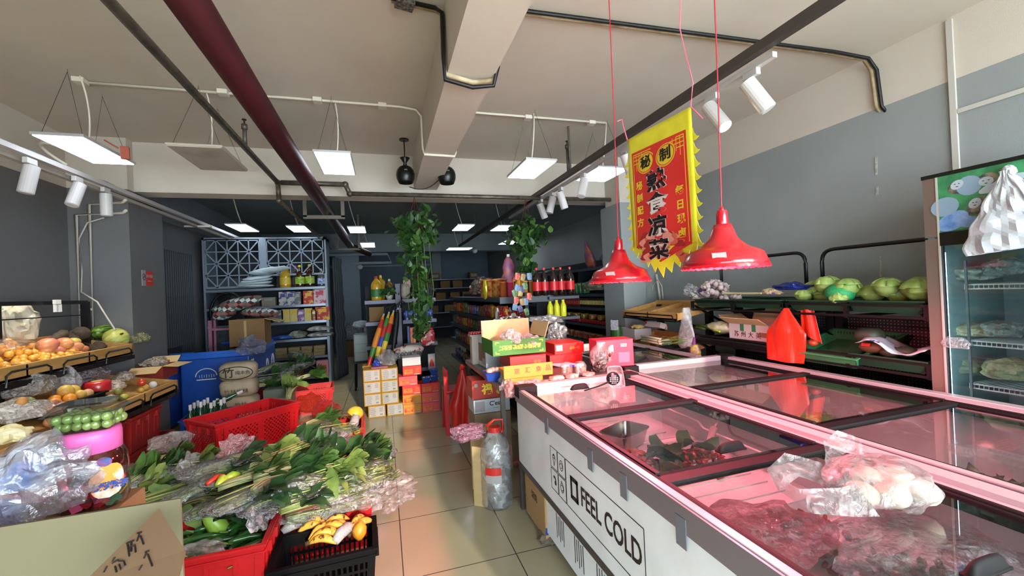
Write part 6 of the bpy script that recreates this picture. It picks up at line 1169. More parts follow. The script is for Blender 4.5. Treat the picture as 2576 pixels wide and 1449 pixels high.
# front end of the gondola, facing the street: cups, bottles
cup = M().lathe([(.028, 0), (.036, .10), (.038, .10), (.001, .104)], 14).obj('red_cup', mat('red_cup', '#b81c20', .4, col2='#d8d0cc', scale=30, lo=.55, hi=.6), smooth=True)
goods('c', cup, [(1.22+.078*i, gy0+.05, 1.12+.0) for i in range(4)], 'small red printed cup on the street end of the snack unit', 'cup', 'red cups on the snack unit')
cup2 = bottle('milk_bottle', .03, .14, mat('milk_white', '#bcbcbc', .4), mat('silver_cap', '#a9adb0', .3, .4)); goods('c', cup2, [(1.20+.07*i, gy0+.13, 1.12) for i in range(4)], 'small white bottle behind the red cups on the snack unit', 'bottle', 'white bottles on the snack unit')
yb_ = bottle('yellow_bottle', .035, .19, mat('yellow_detergent', '#c9c81e', .35), capY, None, .5); goods('y', yb_, [(1.78+.08*i, gy0+.02, 1.13) for i in range(3)], 'bright yellow bottle on the right street end of the snack unit', 'bottle', 'yellow bottles on the snack unit')
t = thing('end_shelf', 'short dark end shelf of bottles joined to the right of the snack unit', 'shelf', (1.9, gy0+.15, 0)); [M().span(-.16, .2, -.22, .2, z_-.03, z_).obj('shelf_board', mat('strip_dark', '#383c42', .5), t) for z_ in (1.36, 1.13, .85)]; M().span(-.16, .2, .19, .2, 0, 1.4).obj('back_panel', MATS['dark_back_panel'], t)
cola = bottle('cola_bottle', .048, .31, mat('cola', '#1a0c0a', .1, coat=.6), capR, mat('cola_label', '#b3181e', .4), .3); goods('cola', cola, [(1.62+.1*i, gy0-.02+.03*(i % 2), 1.375) for i in range(5)], 'large dark cola bottle with red label in the row on the snack unit end', 'bottle', 'cola bottles')
jug = bottle('juice_bottle', .05, .22, mat('orange_juice', '#c98a1e', .3), capR); goods('j', jug, [(1.45, gy0+.1, 1.375), (1.52, gy0+.2, 1.375), (1.46, gy0+.3, 1.375)], 'orange juice jug just left of the cola bottles', 'bottle', 'juice jugs')
for i, (x, y, m, lb) in enumerate(((1.25, gy0+.7, mat('red_tub_print', '#a82420', .35, col2='#c9a050', scale=25), 'large red printed snack tub, left, on top of the snack unit'), (1.36, gy0+.62, MATS['red_tub_print'], 'large red printed snack tub, right, on top of the snack unit'))):
    M().lathe([(.09, 0), (.10, .01), (.10, .2), (.105, .2), (.105, .22), (.001, .23)], 18).obj('snack_tub', m, loc=(x, y, 1.375), smooth=True, label=lb, cat='tub')
tc = M().lathe([(.036, 0), (.036, .16), (.038, .16), (.038, .175), (.001, .175)], 14)
for i, (c, nm) in enumerate((('#a05028', 'orange brown'), ('#c43a5c', 'pink'), ('#5c2c7a', 'purple'), ('#c98438', 'orange'), ('#b58a50', 'tan'))): M().lathe([(.036, 0), (.036, .16), (.038, .16), (.038, .175), (.001, .175)], 14).obj('crisp_tube', mat('tube_%d' % i, c, .35), loc=(1.27+.085*i, gy0+.12, 1.375), smooth=True, label='%s crisp tube on top of the snack unit' % nm, cat='tube')
t = thing('gift_bag', 'pointed purple and orange toy shaped snack bag standing tallest on the snack unit', 'bag', (1.52, gy0+.7, 1.375)); M().lathe([(.10, 0), (.13, .08), (.11, .22), (.07, .30), (.085, .36), (.05, .46), (.02, .50)], 14, sc=(1, .5)).obj('bag_body', mat('purple_orange_print', '#b5622a', .4, col2='#6a3a7a', scale=9), t, smooth=True); M().cyl((0, 0, .5), (0, 0, .53), .02).obj('seal', capW, t)
for i, (x, y) in enumerate(((1.22, gy0+1.1), (1.25, gy0+.9))): crump('foil_snack_bag', (x, y, 1.50), (.12, .1, .13), mat('silver_snack', '#a9a49a', .2, .7, col2='#6a2a2a', scale=9), 'shiny silver foil snack bags on top of the snack unit, %s' % ('farther' if i == 0 else 'nearer'), 'snack bag', seed=95+i)
M().ell((0, 0, .1), (.03, .05, .12), 10, 0, 0, .2).obj('yellow_foil_bag', mat('yellow_foil', '#c9b82a', .25, .4), loc=(1.17, gy0+.55, 1.375), label='yellow foil bag beside the red snack tubs', cat='snack bag')
# ================================================================ right wall shelves in the dark part
wx, wy0, wy1 = 3.05, 5.35, 9.5
t = thing('wall_shelving', 'long dark steel shelving of bottles and packets along the right wall behind the column', 'shelf', (3.3, (wy0+wy1)/2, 0)); hl = (wy1-wy0)/2
WL = (1.74, 1.34, 1.13, .87, .60)
WLN = ('top', 'second', 'third', 'fourth', 'lowest')
for zz in WL: M().span(-.25, .28, -hl, hl, zz-.02, zz).span(-.256, -.25, -hl, hl, zz-.04, zz+.004).obj('shelf_board', m_shelfd, t)
M().span(.27, .285, -hl, hl, 0, 1.9).obj('back_panel', MATS['dark_back_panel'], t); [M().span(-.0, .28, yy-.01, yy+.01, 0, 1.78).obj('upright', m_shelfd, t) for yy in (-hl, -hl/3, hl/3, hl)]
def row(proto, zz, y0, y1, step, lb, cat, group, x=wx+.07, jr=0):
    y = y0; sp_ = []
    while y < y1: sp_.append((x, y, zz)); y += step
    goods('r', proto, sp_, lb, cat, group, rots=[PI/2+r2.uniform(-jr, jr) for _ in range(7)] if jr else None)
row(bottle('water_bottle_small', .035, .22, mat('blue_water', '#4a6a80', .2), capW, mat('blue_label', '#2f4c8c', .5)), 1.345, 6.6, 8.6, .09, 'small bluish bottle in the row on the second right wall shelf', 'bottle', 'bluish bottles on the right wall shelf')
row(bottle('sauce_bottle', .034, .20, mat('soy_dark', '#1e1410', .15, coat=.4), capR, mat('soy_label', '#b3a45a', .5)), 1.135, 5.5, 6.3, .085, 'dark sauce bottle with pale label on the third right wall shelf', 'bottle', 'dark sauce bottles')
row(bottle('vinegar_bottle', .034, .19, mat('red_sauce', '#7a2018', .2, coat=.4), capR, mat('red_lab', '#a83a30', .5)), 1.135, 6.35, 7.0, .085, 'reddish sauce bottle on the third right wall shelf', 'bottle', 'reddish sauce bottles')
row(bottle('clear_bottle', .036, .21, mat('grey_blue_bottle', '#3c4a5a', .2), capW, mat('pale_lab', '#a9ad9a', .5)), 1.135, 7.05, 8.6, .09, 'grey blue bottle with pale label on the third right wall shelf', 'bottle', 'grey blue bottles')
row(pack('flat_pack', .2, .12, .06, mat('red_flat', '#a8221c', .35, col2='#7a1814', scale=9), 2), .875, 5.5, 8.2, .17, 'flat red packet on the fourth right wall shelf', 'packet', 'flat red packets', jr=.2)
row(pack('pile_pack', .14, .1, .09, mat('yellow_brown_pack', '#9a7a34', .4, col2='#5c2f1c', scale=12), 4), .935, 5.6, 7.0, .28, 'yellow brown packet piled on the red ones', 'packet', 'yellow brown packets')
row(pack('mixed_pack', .16, .12, .12, mat('mixed_pack_m', '#7a2c24', .4, col2='#8c7a4a', scale=14), 5), .605, 5.5, 8.2, .2, 'mixed red yellow packet on the lowest visible right wall shelf', 'packet', 'mixed packets on the lowest right shelf', jr=.2)
row(pack('green_pack', .12, .1, .18, mat('green_pack_m', '#2c6a44', .4, col2='#5c8a4a', scale=12), 6), 1.345, 6.1, 6.5, .14, 'green packet on the second right wall shelf', 'packet', 'green packets on the right wall shelf')
t = thing('gift_bag', 'white orange and purple pointed snack bag leaning on the top right wall shelf', 'bag', (3.2, 6.0, 1.745), (0, -.25, 0)); M().lathe([(.11, 0), (.13, .1), (.11, .22), (.07, .3), (.03, .42), (.02, .45)], 14, sc=(.5, 1)).obj('bag_body', MATS['purple_orange_print'], t, smooth=True)
crump('sack', (3.05, 5.62, 1.46), (.12, .32, .10), mat('beige_sack', '#7d7462', .6, col2='#5c5446', scale=8), 'beige crumpled sacks bulging off the second right wall shelf', 'sack', seed=97)
crump('plastic_bag', (3.2, 5.5, 1.85), (.1, .12, .1), film('dim_clear', '#9aa0a4', .3, .5), 'dim clear bag at the near end of the top right wall shelf', seed=98)
crump('flat_goods', (3.2, 7.6, 1.78), (.12, .6, .04), mat('dim_goods', '#6f6a4a', .5, col2='#8f9aa0', scale=6), 'flat packets lying along the far end of the top right wall shelf', 'packets', seed=99)
# back wall shelves
t = thing('back_shelving', 'dim shelving with small cartons along the back wall', 'shelf', (2.1, 13.6, 0))
for zz in (1.90, 1.62, 1.25, .85, .4): M().span(-1.1, 1.4, -.22, .22, zz-.025, zz).obj('shelf_board', m_shelfd, t)
M().span(-1.1, 1.4, .21, .22, 0, 1.9).obj('back_panel', MATS['dark_back_panel'], t)
cc_ = bx('small_carton', .28, .2, .2, m_cardd, m_lbl); goods('c', cc_, [(1.25, 13.5, 1.905), (1.6, 13.5, 1.905), (2.85, 13.5, 1.905)], 'brown carton with white label on the top back wall shelf', 'carton', 'labelled cartons on the back shelf')
cc_ = bx('small_carton', .3, .2, .22, m_cardd); goods('c', cc_, [(1.4, 13.5, 1.625), (1.9, 13.5, 1.625), (2.3, 13.5, 1.625), (1.3, 13.5, 1.255), (1.75, 13.5, 1.255), (2.2, 13.5, 1.255), (2.6, 13.5, 1.255), (1.5, 13.5, .855), (2.0, 13.5, .855), (2.5, 13.5, .855)], 'dim brown carton on the lower back wall shelves', 'carton', 'cartons on the lower back shelves')
M().cyl((XL, 14.4, 2.45), (1.6, 14.4, 2.45), .035).obj('wall_pipe', mat('pale_pipe', '#9aa6ad', .4), label='pale horizontal pipe high on the back wall', cat='pipe')
q = at(1195, 631, Y=11.5); M().ell((0, 0, 0), (.07, .09, .07), 14).obj('security_camera', capW, loc=(q.x, 11.5, 2.60), smooth=True, label='small white dome camera under the rear beam', cat='camera')
q = at(905, 672, Y=11.7); M().ell((0, 0, 0), (.08, .07, .07), 14).obj('security_camera', capW, loc=(q.x, 11.7, q.z), smooth=True, label='small white camera on the grey pier', cat='camera')
t = thing('wall_frame', 'pale pipe frame fixed in front of the grey pier top', 'pipe', (-.6, 11.76, 2.45)); M().tube([(-1.4, 0, .13), (.75, 0, .13), (.85, 0, -.1), (-.2, 0, -.1)], .035, 6).obj('pipe', mat('pale_pipe', '#9aa6ad', .4), t)
# box and bags by the pier, curtain
o = ubox((-.84, 11.2, 0), (.42, .35, .38), m_cardd, 'dark brown box on the floor at the foot of the grey pier'); crump('plastic_bag', (-.84, 11.2, .58), (.2, .16, .22), film('bluish_clear', '#c4d4dc', .35, .6), 'bluish clear bag on the brown box by the grey pier', seed=101)
t = thing('curtain', 'dark grey heavy curtain hanging beside the lattice cabinet', 'curtain', (-.83, 7.95, 0)); M().grid(lambda u, v: Vector((.10*u+.012*math.sin(v*40)+.05*(1-v)*u, .5*u+.02*math.sin(u*30), .02+2.15*v)), 30, 14).obj('cloth', mat('curtain_cloth', '#34393d', .8), t, smooth=True, solid=.006)
# ================================================================ lattice cabinet
CY_ = 7.75; m_cab = mat('cabinet_blue_grey', '#7b8794', .4, .2)
t = thing('lattice_cabinet', 'tall blue grey cabinet with star lattice doors above open shelves at the back left', 'cabinet', (-1.8, CY_, 0))
M().span(.86, .90, -.02, .45, 0, 2.5).obj('side_post', m_cab, t); M().span(-.9, -.87, -.02, .45, 0, 2.5).obj('side_post', m_cab, t); M().span(-.9, .9, .44, .45, 0, 2.45).obj('back_panel', MATS['dark_back_panel'], t); M().span(-.9, .9, -.02, .45, 2.46, 2.5).obj('top_board', m_cab, t); M().span(-.1, .0, -.03, .0, 1.85, 2.48).obj('middle_post', m_cab, t)
for x0, x1, nx in ((-.86, -.1, 5), (0, .86, 5)):
    o = M(); z0, z1 = (1.70 if x0 < -.5 else 1.88), 2.46; nz = 4 if x0 < -.5 else 3
    def lb_(a, b_, w_=.018): A, B = Vector((a[0], -.02, a[1])), Vector((b_[0], -.02, b_[1])); d = B-A; n_ = Vector((-d.z, 0, d.x)).normalized()*w_/2; o.slab([A-n_, B-n_, B+n_, A+n_], (0, 1, 0), .012)
    for i in range(nx+1): xx = x0+(x1-x0)*i/nx; lb_((xx, z0), (xx, z1), .03 if i in (0, nx) else .016)
    for j in range(nz+1): zz = z0+(z1-z0)*j/nz; lb_((x0, zz), (x1, zz), .03 if j in (0, nz) else .016)
    for i in range(nx):
        for j in range(nz):
            a, b_, c, d = x0+(x1-x0)*i/nx, x0+(x1-x0)*(i+1)/nx, z0+(z1-z0)*j/nz, z0+(z1-z0)*(j+1)/nz
            if (i+j) % 2: lb_((a, c), (b_, d))
            else: lb_((a, d), (b_, c))
    o.obj('lattice_door', m_cab, t)
CL = (1.66, 1.37, 1.09, .80, .50, .16)
for zz in CL: M().span(-.87, .86, -.04, .44, zz-.025, zz).span(-.87, .86, -.046, -.04, zz-.035, zz+.004).obj('shelf_board', mat('bright_shelf', '#7d8794', .3, .6), t)
fy = CY_+.03
q = lambda px: at(px, 690, Y=fy).x
oil((q(717), fy, 1.665), m_oil, mat('orange_cap', '#c98a5a', .4), mat('yellow_label', '#c9ac3a', .5), 'yellow oil bottle on the top shelf of the lattice cabinet', .085, .36)
oil((q(754), fy, 1.665), m_oild, capY, mat('green_yellow_label', '#3f9a3a', .5, col2='#c9c83a', scale=30), 'dark oil bottle with green label and yellow cap, left of the pair', .075, .37)
oil((q(779), fy, 1.665), m_oild, capY, mat('yellow_green_label', '#b5c03a', .5, col2='#3a8a3a', scale=30), 'dark oil bottle with yellow green label and yellow cap, right of the pair', .075, .38)
oil((q(808), fy, 1.665), mat('clear_dark_bottle', '#4a4a42', .2), capW, mat('blue_white_label', '#c9d2dc', .5, col2='#2a5ab0', scale=25), 'bottle with blue and white label at the right end of the cabinet top shelf', .065, .30)
for px in (700, 738): 
    t2 = thing('plastic_jar', 'dark clear jar with purple lid behind the %s oil bottles' % ('yellow' if px == 700 else 'two dark'), 'jar', (q(px), fy+.18, 1.665)); M().cyl((0, 0, 0), (0, 0, .33), .09, n=18).obj('jar_body', film('dark_jar', '#6a6a72', .3, .4), t2); M().cyl((0, 0, .33), (0, 0, .37), .095, n=18).obj('lid', mat('purple_lid', '#6a2c7a', .4), t2)
def dgrid(o, sx, sy, h, seed, layers=4):
    for k in range(layers):
        o.grid(lambda u, v, k=k: Vector(((u-.5)*sx*(1-.06*k)+.04*k, (v-.5)*sy, h*k/layers+.02+.03*math.sin(u*5+k)+.02*noise.noise(Vector((u*5, v*5, k+seed))))), 14, 6)
o = M(); [o.ell((.02*k-.02, -.01*k, .03+.045*k), (.27-.02*k, .18, .032), 20, (.06*k, -.05*k, .03*k), 0, .25, 2.5, k) for k in range(4)]; cl = o.obj('folded_sheet', mat('white_blue_cloth', '#b9c6cc', .6), label='pile of folded white cloths hanging over the cabinet top shelf', cat='cloth', loc=(q(645), fy-.05, 1.68), smooth=True)
M().ell((.18, 0, .24), (.28, .16, .05), 20, (0, -.12, 0), 0, .3, 3, 3).ell((.0, 0, .2), (.16, .16, .04), 16, 0, 0, .3, 3, 5).obj('folded_sheet', MATS['white_blue_cloth'], label='topmost white cloth pointing right over the cloth pile', cat='cloth', loc=(q(655), fy-.05, 1.72), smooth=True)
M().box((0, 0, .09), (.6, .3, .18)).obj('dark_storage_box', mat('dark_blue_grey', '#2a3138', .6), loc=(q(575), fy+.12, 1.665), label='long dark box on the top shelf behind the lattice', cat='box')
def crow(z, items):
    for px, w_, h, c, c2, nm in items: o = bx('milk_powder_box', w_, .12, h, mat('cb_'+c[1:]+(c2 or '')[1:], c, .5, col2=c2, scale=16, lo=.52, hi=.6), None); o.location = (q(px), fy, z); o['label'] = nm; o['category'] = 'box'; M().box((0, -.061, h*.72), (w_*.6, .002, h*.25)).obj('print', mat('cbp_'+c[1:], c2 or '#888888', .5), o)
crow(1.375, [(711, .12, .22, '#a9a49c', '#2a3a7a', 'white and blue box, left of two alike on the second cabinet shelf'), (730, .12, .22, '#a7a29a', '#2a3a7b', 'white and blue box, right of two alike on the second cabinet shelf'), (748, .09, .21, '#5c5a60', '#8a8a90', 'dim box behind the blue and white ones'), (775, .16, .22, '#b3201c', '#c9a03a', 'red and gold box on the second cabinet shelf'), (803, .2, .24, '#c4a8ac', '#b03a4a', 'pink and white box at the right end of the second cabinet shelf'), (675, .2, .14, '#7a725e', None, 'low brown box on the second cabinet shelf'), (618, .4, .18, '#3f3024', None, 'long dark brown box at the left of the second cabinet shelf')])
crow(1.095, [(697, .15, .2, '#4a4a50', '#8a8a8a', 'dark box at the left of the third cabinet shelf'), (716, .12, .21, '#b3a868', '#c9a02c', 'cream and yellow box, leftmost of three alike on the third cabinet shelf'), (737, .12, .21, '#b1a666', '#c9a02d', 'cream and yellow box, second of three alike on the third cabinet shelf'), (754, .1, .19, '#7a4a8a', '#c9b8c9', 'purple box between the cream ones'), (773, .12, .21, '#b5aa6a', '#c9a02e', 'cream and yellow box right of the purple one'), (787, .08, .18, '#9a5c2c', '#d8c8a0', 'narrow orange box on the third cabinet shelf'), (808, .22, .22, '#a81c18', '#d9a02c', 'red and yellow bag like box at the right end of the third cabinet shelf')])
for px, z, r_, m, lb in ((745, .87, (.13, .12, .07), mat('print_bag_a', '#a3a39a', .4, col2='#3a4a2a', scale=9), 'white and green bag on the fourth cabinet shelf'), (800, .95, (.2, .12, .05), mat('print_bag_b', '#b3b3b0', .4, col2='#5a5a50', scale=8), 'upper flat white bag at the right of the fourth cabinet shelf'), (803, .85, (.2, .12, .05), MATS['print_bag_b'], 'lower flat white bag at the right of the fourth cabinet shelf'), (705, .84, (.2, .13, .04), mat('blue_snack_bag', '#1c2f7a', .3, col2='#2f5cae', scale=8), 'shiny blue bag at the left of the fourth cabinet shelf')): crump('goods_bag', (q(px), fy-.02, z), r_, m, lb, 'bag', amp=.2, seed=int(px))
for i, px in enumerate((702, 734, 765, 797)):
    t2 = thing('paper_bundle', 'stack of rough yellow paper, number %s from the left on the fifth cabinet shelf' % ('one', 'two', 'three', 'four')[i], 'paper', (q(px), fy, .505)); r3 = random.Random(i)
    for k in range(3): M().box((r3.uniform(-.01, .01), 0, .03+.055*k), (.17, .16, .052), (0, r3.uniform(-.04, .04), 0)).obj('paper_layer', mat('joss_paper', '#8f7f5a', .9, col2='#6f6144', scale=14, stretch=(1, 1, 12)), t2)
o = carton((q(722), fy-.08, .165), (.36, .25, .18), m_cardd, 'open brown carton on the bottom of the lattice cabinet', flaps=(('l', .1, .3), ('r', .12, .2)), open_=True, mi=m_cardl)
o = bx('gift_carton', .18, .15, .26, mat('pink_box', '#a8707a', .5), m_rcn); o.location = (q(805), fy-.1, .165); o['label'] = 'pink box with red ribbon print at the bottom right of the lattice cabinet'; o['category'] = 'box'
# mesh panel on the left wall, sign
t = thing('wire_grid_panel', 'dark wire grid panel leaning on the left wall behind the column', 'wire panel', (-2.74, 6.95, 1.2)); o = M()
for i in range(17): o.box((0, -.5+i*.0625, 0), (.006, .005, 2.0))
for i in range(26): o.box((0, 0, -1+i*.08), (.007, 1.0, .005))
o.obj('wire_mesh', mat('dark_wire', '#2c3d48', .4, .4), t)
M().box((-2.7, 6.6, .45), (.02, .5, .9), (0, .06, 0)).obj('dark_board', mat('dark_board', '#20272c', .6), label='dark board leaning on the left wall below the wire grid', cat='board')
q_ = at(370, 700, X=-2.33); t = thing('wall_sign', 'small white and red no smoking sign on the left column', 'sign', (-2.327, q_.y, q_.z)); M().box((0, -.07, 0), (.004, .07, .16)).obj('white_part', m_lbl, t); M().box((0, .035, 0), (.004, .14, .15)).obj('red_part', m_rcn, t)
o = M(); [o.box((.003, -.07+.024*math.cos(a), .01+.032*math.sin(a)), (.001, .006, .012), (a, 0, 0)) for a in [2*PI*i/16 for i in range(16)]]; o.box((.003, -.07, .01), (.001, .05, .005), (.9, 0, 0)).box((.003, -.07, .01), (.001, .03, .006)); o.obj('pictogram', m_ink, t)
text('禁止吸烟', .03, m_lbl, (.003, .035, .02), (PI/2, 0, PI/2), t, bold=.0006); text('NO SMOKING', .012, m_lbl, (.003, .035, -.03), (PI/2, 0, PI/2), t)
# ---- ladder, blue freezers, box with quilt, beer crate, tissue
m_lad = mat('pink_ladder', '#b5788a', .4)
t = thing('step_ladder', 'pink step ladder with black curved top rail in front of the cabinet', 'ladder', (-2.28, 7.40, 0))
for s in (-1, 1): M().box((s*.24, 0, .6), (.045, .03, 1.2)).obj('side_rail', m_lad, t); M().box((s*.20, .05, .6), (.03, .02, 1.2), (-.04, 0, 0)).obj('rear_leg', m_lad, t)
for k in range(4): M().box((0, -.02, .25+.27*k), (.45, .08, .03)).obj('step', m_lad, t)
M().tube([(-.24, 0, 1.2)]+bez((-.24, 0, 1.25), (-.2, 0, 1.62), (.02, 0, 1.6), 8)+bez((.02, 0, 1.6), (.2, 0, 1.6), (.24, 0, 1.2), 8), .022, 8).obj('top_rail', m_bkm, t, smooth=True)
for k in range(4): M().box((-2.28, 7.59, .13+.27*k), (.42, .18, .26)).obj('speaker_box', mat('dim_speaker', '#2f3438', .6, col2='#454c50', scale=12), bevel=.01, label='dim grey boxed appliance behind the pink ladder, %s' % ('lowest', 'second', 'third', 'top')[k], cat='box')
m_bf = mat('blue_freezer_enamel', '#1e4a9c', .35, col2='#1a4188', scale=3)
def bfreezer(x0, x1, y0, y1, zt, label, art=True):
    t = thing('blue_chest_freezer', label, 'freezer', ((x0+x1)/2, (y0+y1)/2, 0)); hx, hy = (x1-x0)/2, (y1-y0)/2
    M().span(-hx, hx, -hy, hy, .05, zt-.08).obj('cabinet', m_bf, t, bevel=.02); M().span(-hx-.01, hx+.01, -hy-.01, hy+.01, zt-.08, zt-.03).obj('rim', mat('blue_rim', '#2a5fb8', .3), t, bevel=.008); M().span(-hx+.04, hx-.04, -hy+.04, hy-.04, zt-.03, zt-.02).obj('glass_top', glass('blue_glass', '#9fc4c9', .03, .6), t)
    for s in (-1, 1): M().span(-hx+.02, hx-.02, s*hy-.02 if s > 0 else -hy, s*hy if s > 0 else -hy+.02, zt-.03, zt).obj('end_lip', mat('blue_rim', '#2a5fb8', .3), t)
    if art:
        o = M(); oo = [(-.1+.11*math.cos(a), -hy-.003, .58+.09*math.sin(a)) for a in [PI*i/12 for i in range(13)]]; o.tube(oo, .006, 4)
        for k in range(7): o.box((-.17+.025*k, -hy-.003, .58), (.005, .003, .03+.012*(k % 2)))
        o.box((-.1, -hy-.003, .54), (.2, .003, .012)).obj('white_print', capW, t)
        o = M().box((hx+.003, -hy+.12, .67), (.003, .1, .12)); o.obj('label', capW, t); o = M()
        for yy, rr_ in ((.45, .12), (.15, .09)): o.tube([(hx+.004, yy+.5*rr_*math.cos(a), .55+rr_*math.sin(a)) for a in [2*PI*i/14 for i in range(15)]], .007, 4)
        o.obj('white_print', capW, t); text('冰淇淋', .12, capW, (hx+.004, -.25, .5), (PI/2, 0, PI/2), t)
bfreezer(-2.35, -1.62, 5.95, 7.25, .87, 'blue chest freezer with white prints carrying the big brown box'); bfreezer(-2.76, -2.38, 5.68, 6.5, .83, 'darker blue chest freezer at the left behind the fruit rack', False)
q = at(567, 862, Y=6.9); qx = at(612, 862, Y=6.9).x+.05
bb = carton((-1.78, 6.65, .86), (.42, .34, .36), m_cardd, 'big brown carton with tape standing on the blue freezer', flaps=(('r', .2, -.3),), open_=True, mi=m_cardl); M().box((-.02, -.173, .17), (.03, .003, .34)).obj('tape', mat('packing_tape', '#a38a5c', .3), bb)
m_plaid = bpy.data.materials.new('plaid_cloth'); m_plaid.use_nodes = True; N = m_plaid.node_tree.nodes; L = m_plaid.node_tree.links; b = N['Principled BSDF']; b.inputs['Roughness'].default_value = .85
tc = N.new('ShaderNodeTexCoord'); ck = N.new('ShaderNodeTexChecker'); ck.inputs['Scale'].default_value = 22; ck.inputs['Color1'].default_value = (*lin('#c9cfcc'), 1); ck.inputs['Color2'].default_value = (*lin('#59655f'), 1)
ck2 = N.new('ShaderNodeTexChecker'); ck2.inputs['Scale'].default_value = 11; ck2.inputs['Color1'].default_value = (1, 1, 1, 1); ck2.inputs['Color2'].default_value = (*lin('#c9706a'), 1); mx = N.new('ShaderNodeMix'); mx.data_type = 'RGBA'; mx.blend_type = 'MULTIPLY'; mx.inputs[0].default_value = 1
mp = N.new('ShaderNodeMapping'); mp.inputs['Rotation'].default_value = (0, .7, 0); mp.inputs['Scale'].default_value = (1, 0, 1); L.new(tc.outputs['Object'], mp.inputs[0]); L.new(mp.outputs[0], ck.inputs[0]); L.new(mp.outputs[0], ck2.inputs[0]); L.new(ck.outputs[0], mx.inputs[6]); L.new(ck2.outputs[0], mx.inputs[7]); L.new(mx.outputs[2], b.inputs[0])
o = M(); o.ell((-.05, 0, .20), (.30, .2, .085), 24, (0, -.25, 0), 0, .2, 2.5, 3).ell((-.2, 0, .09), (.16, .2, .08), 20, (0, -.5, 0), 0, .2, 2.5, 8).ell((.22, 0, .07), (.24, .2, .06), 20, (0, .08, 0), 0, .2, 3, 5)
o.obj('quilt', m_plaid, loc=(-1.87, 6.62, 1.23), smooth=True, label='folded plaid quilt lying on the big brown carton', cat='quilt')
BCX, BCY = -1.78, 5.15
crate((BCX, BCY, 0), .42, .36, .30, m_blc, 'dark blue beer crate with green bottles in front of the blue freezers', .1, 'slot', 'beer_crate')
gb_ = M().lathe([(.028, 0), (.031, .01), (.031, .15), (.013, .21), (.012, .26)], 12).obj('beer_bottle', mat('green_glass', '#1c4a2c', .1, coat=.7), smooth=True); M().lathe([(.0145, .22), (.0145, .275), (.001, .275)], 10, cap=False).obj('cap', capW, gb_); 
for i in range(11):
    c = gb_ if i == 0 else dup(gb_); c.location = (BCX-.14+.09*(i % 4), BCY-.1+.09*(i//4), .16+.02*(i % 2)); c['label'] = 'green beer bottle with white neck foil in the blue crate'; c['category'] = 'bottle'; c['group'] = 'green bottles in the blue beer crate'
c = dup(gb_); c.location = (BCX+.02, BCY+.05, .38); c.rotation_euler = (0, 1.2, .3); c['label'] = 'green bottle with white label lying slanted over the beer crate'; c['category'] = 'bottle'; del c['group']
t = thing('tissue_pack', 'big cream pack of bamboo tissue with dark script standing by the blue freezer', 'tissue pack', (-1.62, 5.55, 0)); [M().ell((0, 0, .1+.19*k), (.19, .12, .105), 14, 0, 0, .05, 2, k, .5).obj('tissue_row', mat('cream_tissue_wrap', '#a3957c', .5, col2='#8f8168', scale=6), t, smooth=True) for k in range(4)]
text('竹', .12, m_ink, (-.07, -.13, .66), FY, t, bold=.001); text('纯本色', .05, m_ink, (.07, -.13, .66), FY, t); o = M().tube([(.17*math.cos(a), -.128, .66+.07*math.sin(a)) for a in [2*PI*i/20 for i in range(21)]], .004, 4); o.obj('printed_ring', m_ink, t); text('竹林竹林', .06, mat('brown_ink2', '#5c4630', .6), (.0, -.13, .45), FY, t); text('竹林', .06, MATS['brown_ink2'], (.04, -.13, .3), FY, t)
crump('plastic_bag', (-1.5, 5.6, .92), (.14, .1, .12), film('purple_clear', '#8a90b0', .25, .5), 'bluish torn plastic wrap on top of the tissue pack', seed=103, amp=.6)
o = bx('drink_carton', .3, .3, .4, mat('green_grey_carton', '#5c6a5c', .5), m_lbl); o.location = (-1.25, 5.75, 0); o['label'] = 'green and white carton between tissue pack and rear greens'; o['category'] = 'carton'
# ================================================================ hanging plants
def hplant(px, py, Y, hgt, wid, nleaf, zt, label, seed):
    q = at(px, py, Y=Y); t = thing('hanging_plant', label, 'plant', q); r3 = random.Random(seed); sp_ = []
    M().lathe([(.05, -.14), (.085, -.02), (.09, -.02), (.001, -.04)], 14).obj('pot', mat('terracotta_pot', '#6a3322', .7), t, smooth=True)
    for i in range(nleaf):
        a = r3.random(); 
        if a < .45: sp_.append((r3.gauss(0, wid*.42), r3.gauss(0, wid*.4), r3.gauss(-.06, .09)))
        else: z = -r3.random()*hgt; sp_.append((r3.gauss(wid*.12*math.sin(z*5), wid*.28*(1-.4*(-z/hgt))), r3.gauss(0, wid*.26), z))
    leafcloud(sp_, [m_hl, m_hl2], seed, .075, 'foliage', t)
    o = M()
    for i in range(14):
        x, y = r3.gauss(0, wid*.25), r3.gauss(0, wid*.25); o.tube([(x*.3, y*.3, 0), (x, y, -.2), (x*1.1+.02, y, -hgt*.6), (x*.8, y, -hgt*r3.uniform(.7, 1.05))], .0025, 4)
    o.obj('vine_stem', mat('vine_stem', '#6b8040', .6), t)
    M().tube([(-.08, 0, 0), (0, 0, zt-q.z)], .002, 4).tube([(.08, 0, 0), (0, 0, zt-q.z)], .002, 4).tube([(.0, .07, 0), (0, 0, zt-q.z)], .002, 4).obj('hanger_string', mat('red_string', '#6a2a28', .6), t)
hplant(1045, 560, 4.86, 1.3, .26, 620, 2.56, 'long trailing plant hanging from the grey pipe left of the aisle centre', 5)
hplant(1325, 575, 4.86, .55, .25, 330, 2.56, 'shorter trailing plant hanging beside the right track', 6)
M().tube([at(1050, 800, Y=4.86)+Vector((0, 0, .05)), at(1056, 870, Y=4.86)], .003, 4).obj('aerial_root', MATS['vine_stem'], label='single thin vine end dangling below the long trailing plant', cat='plant')
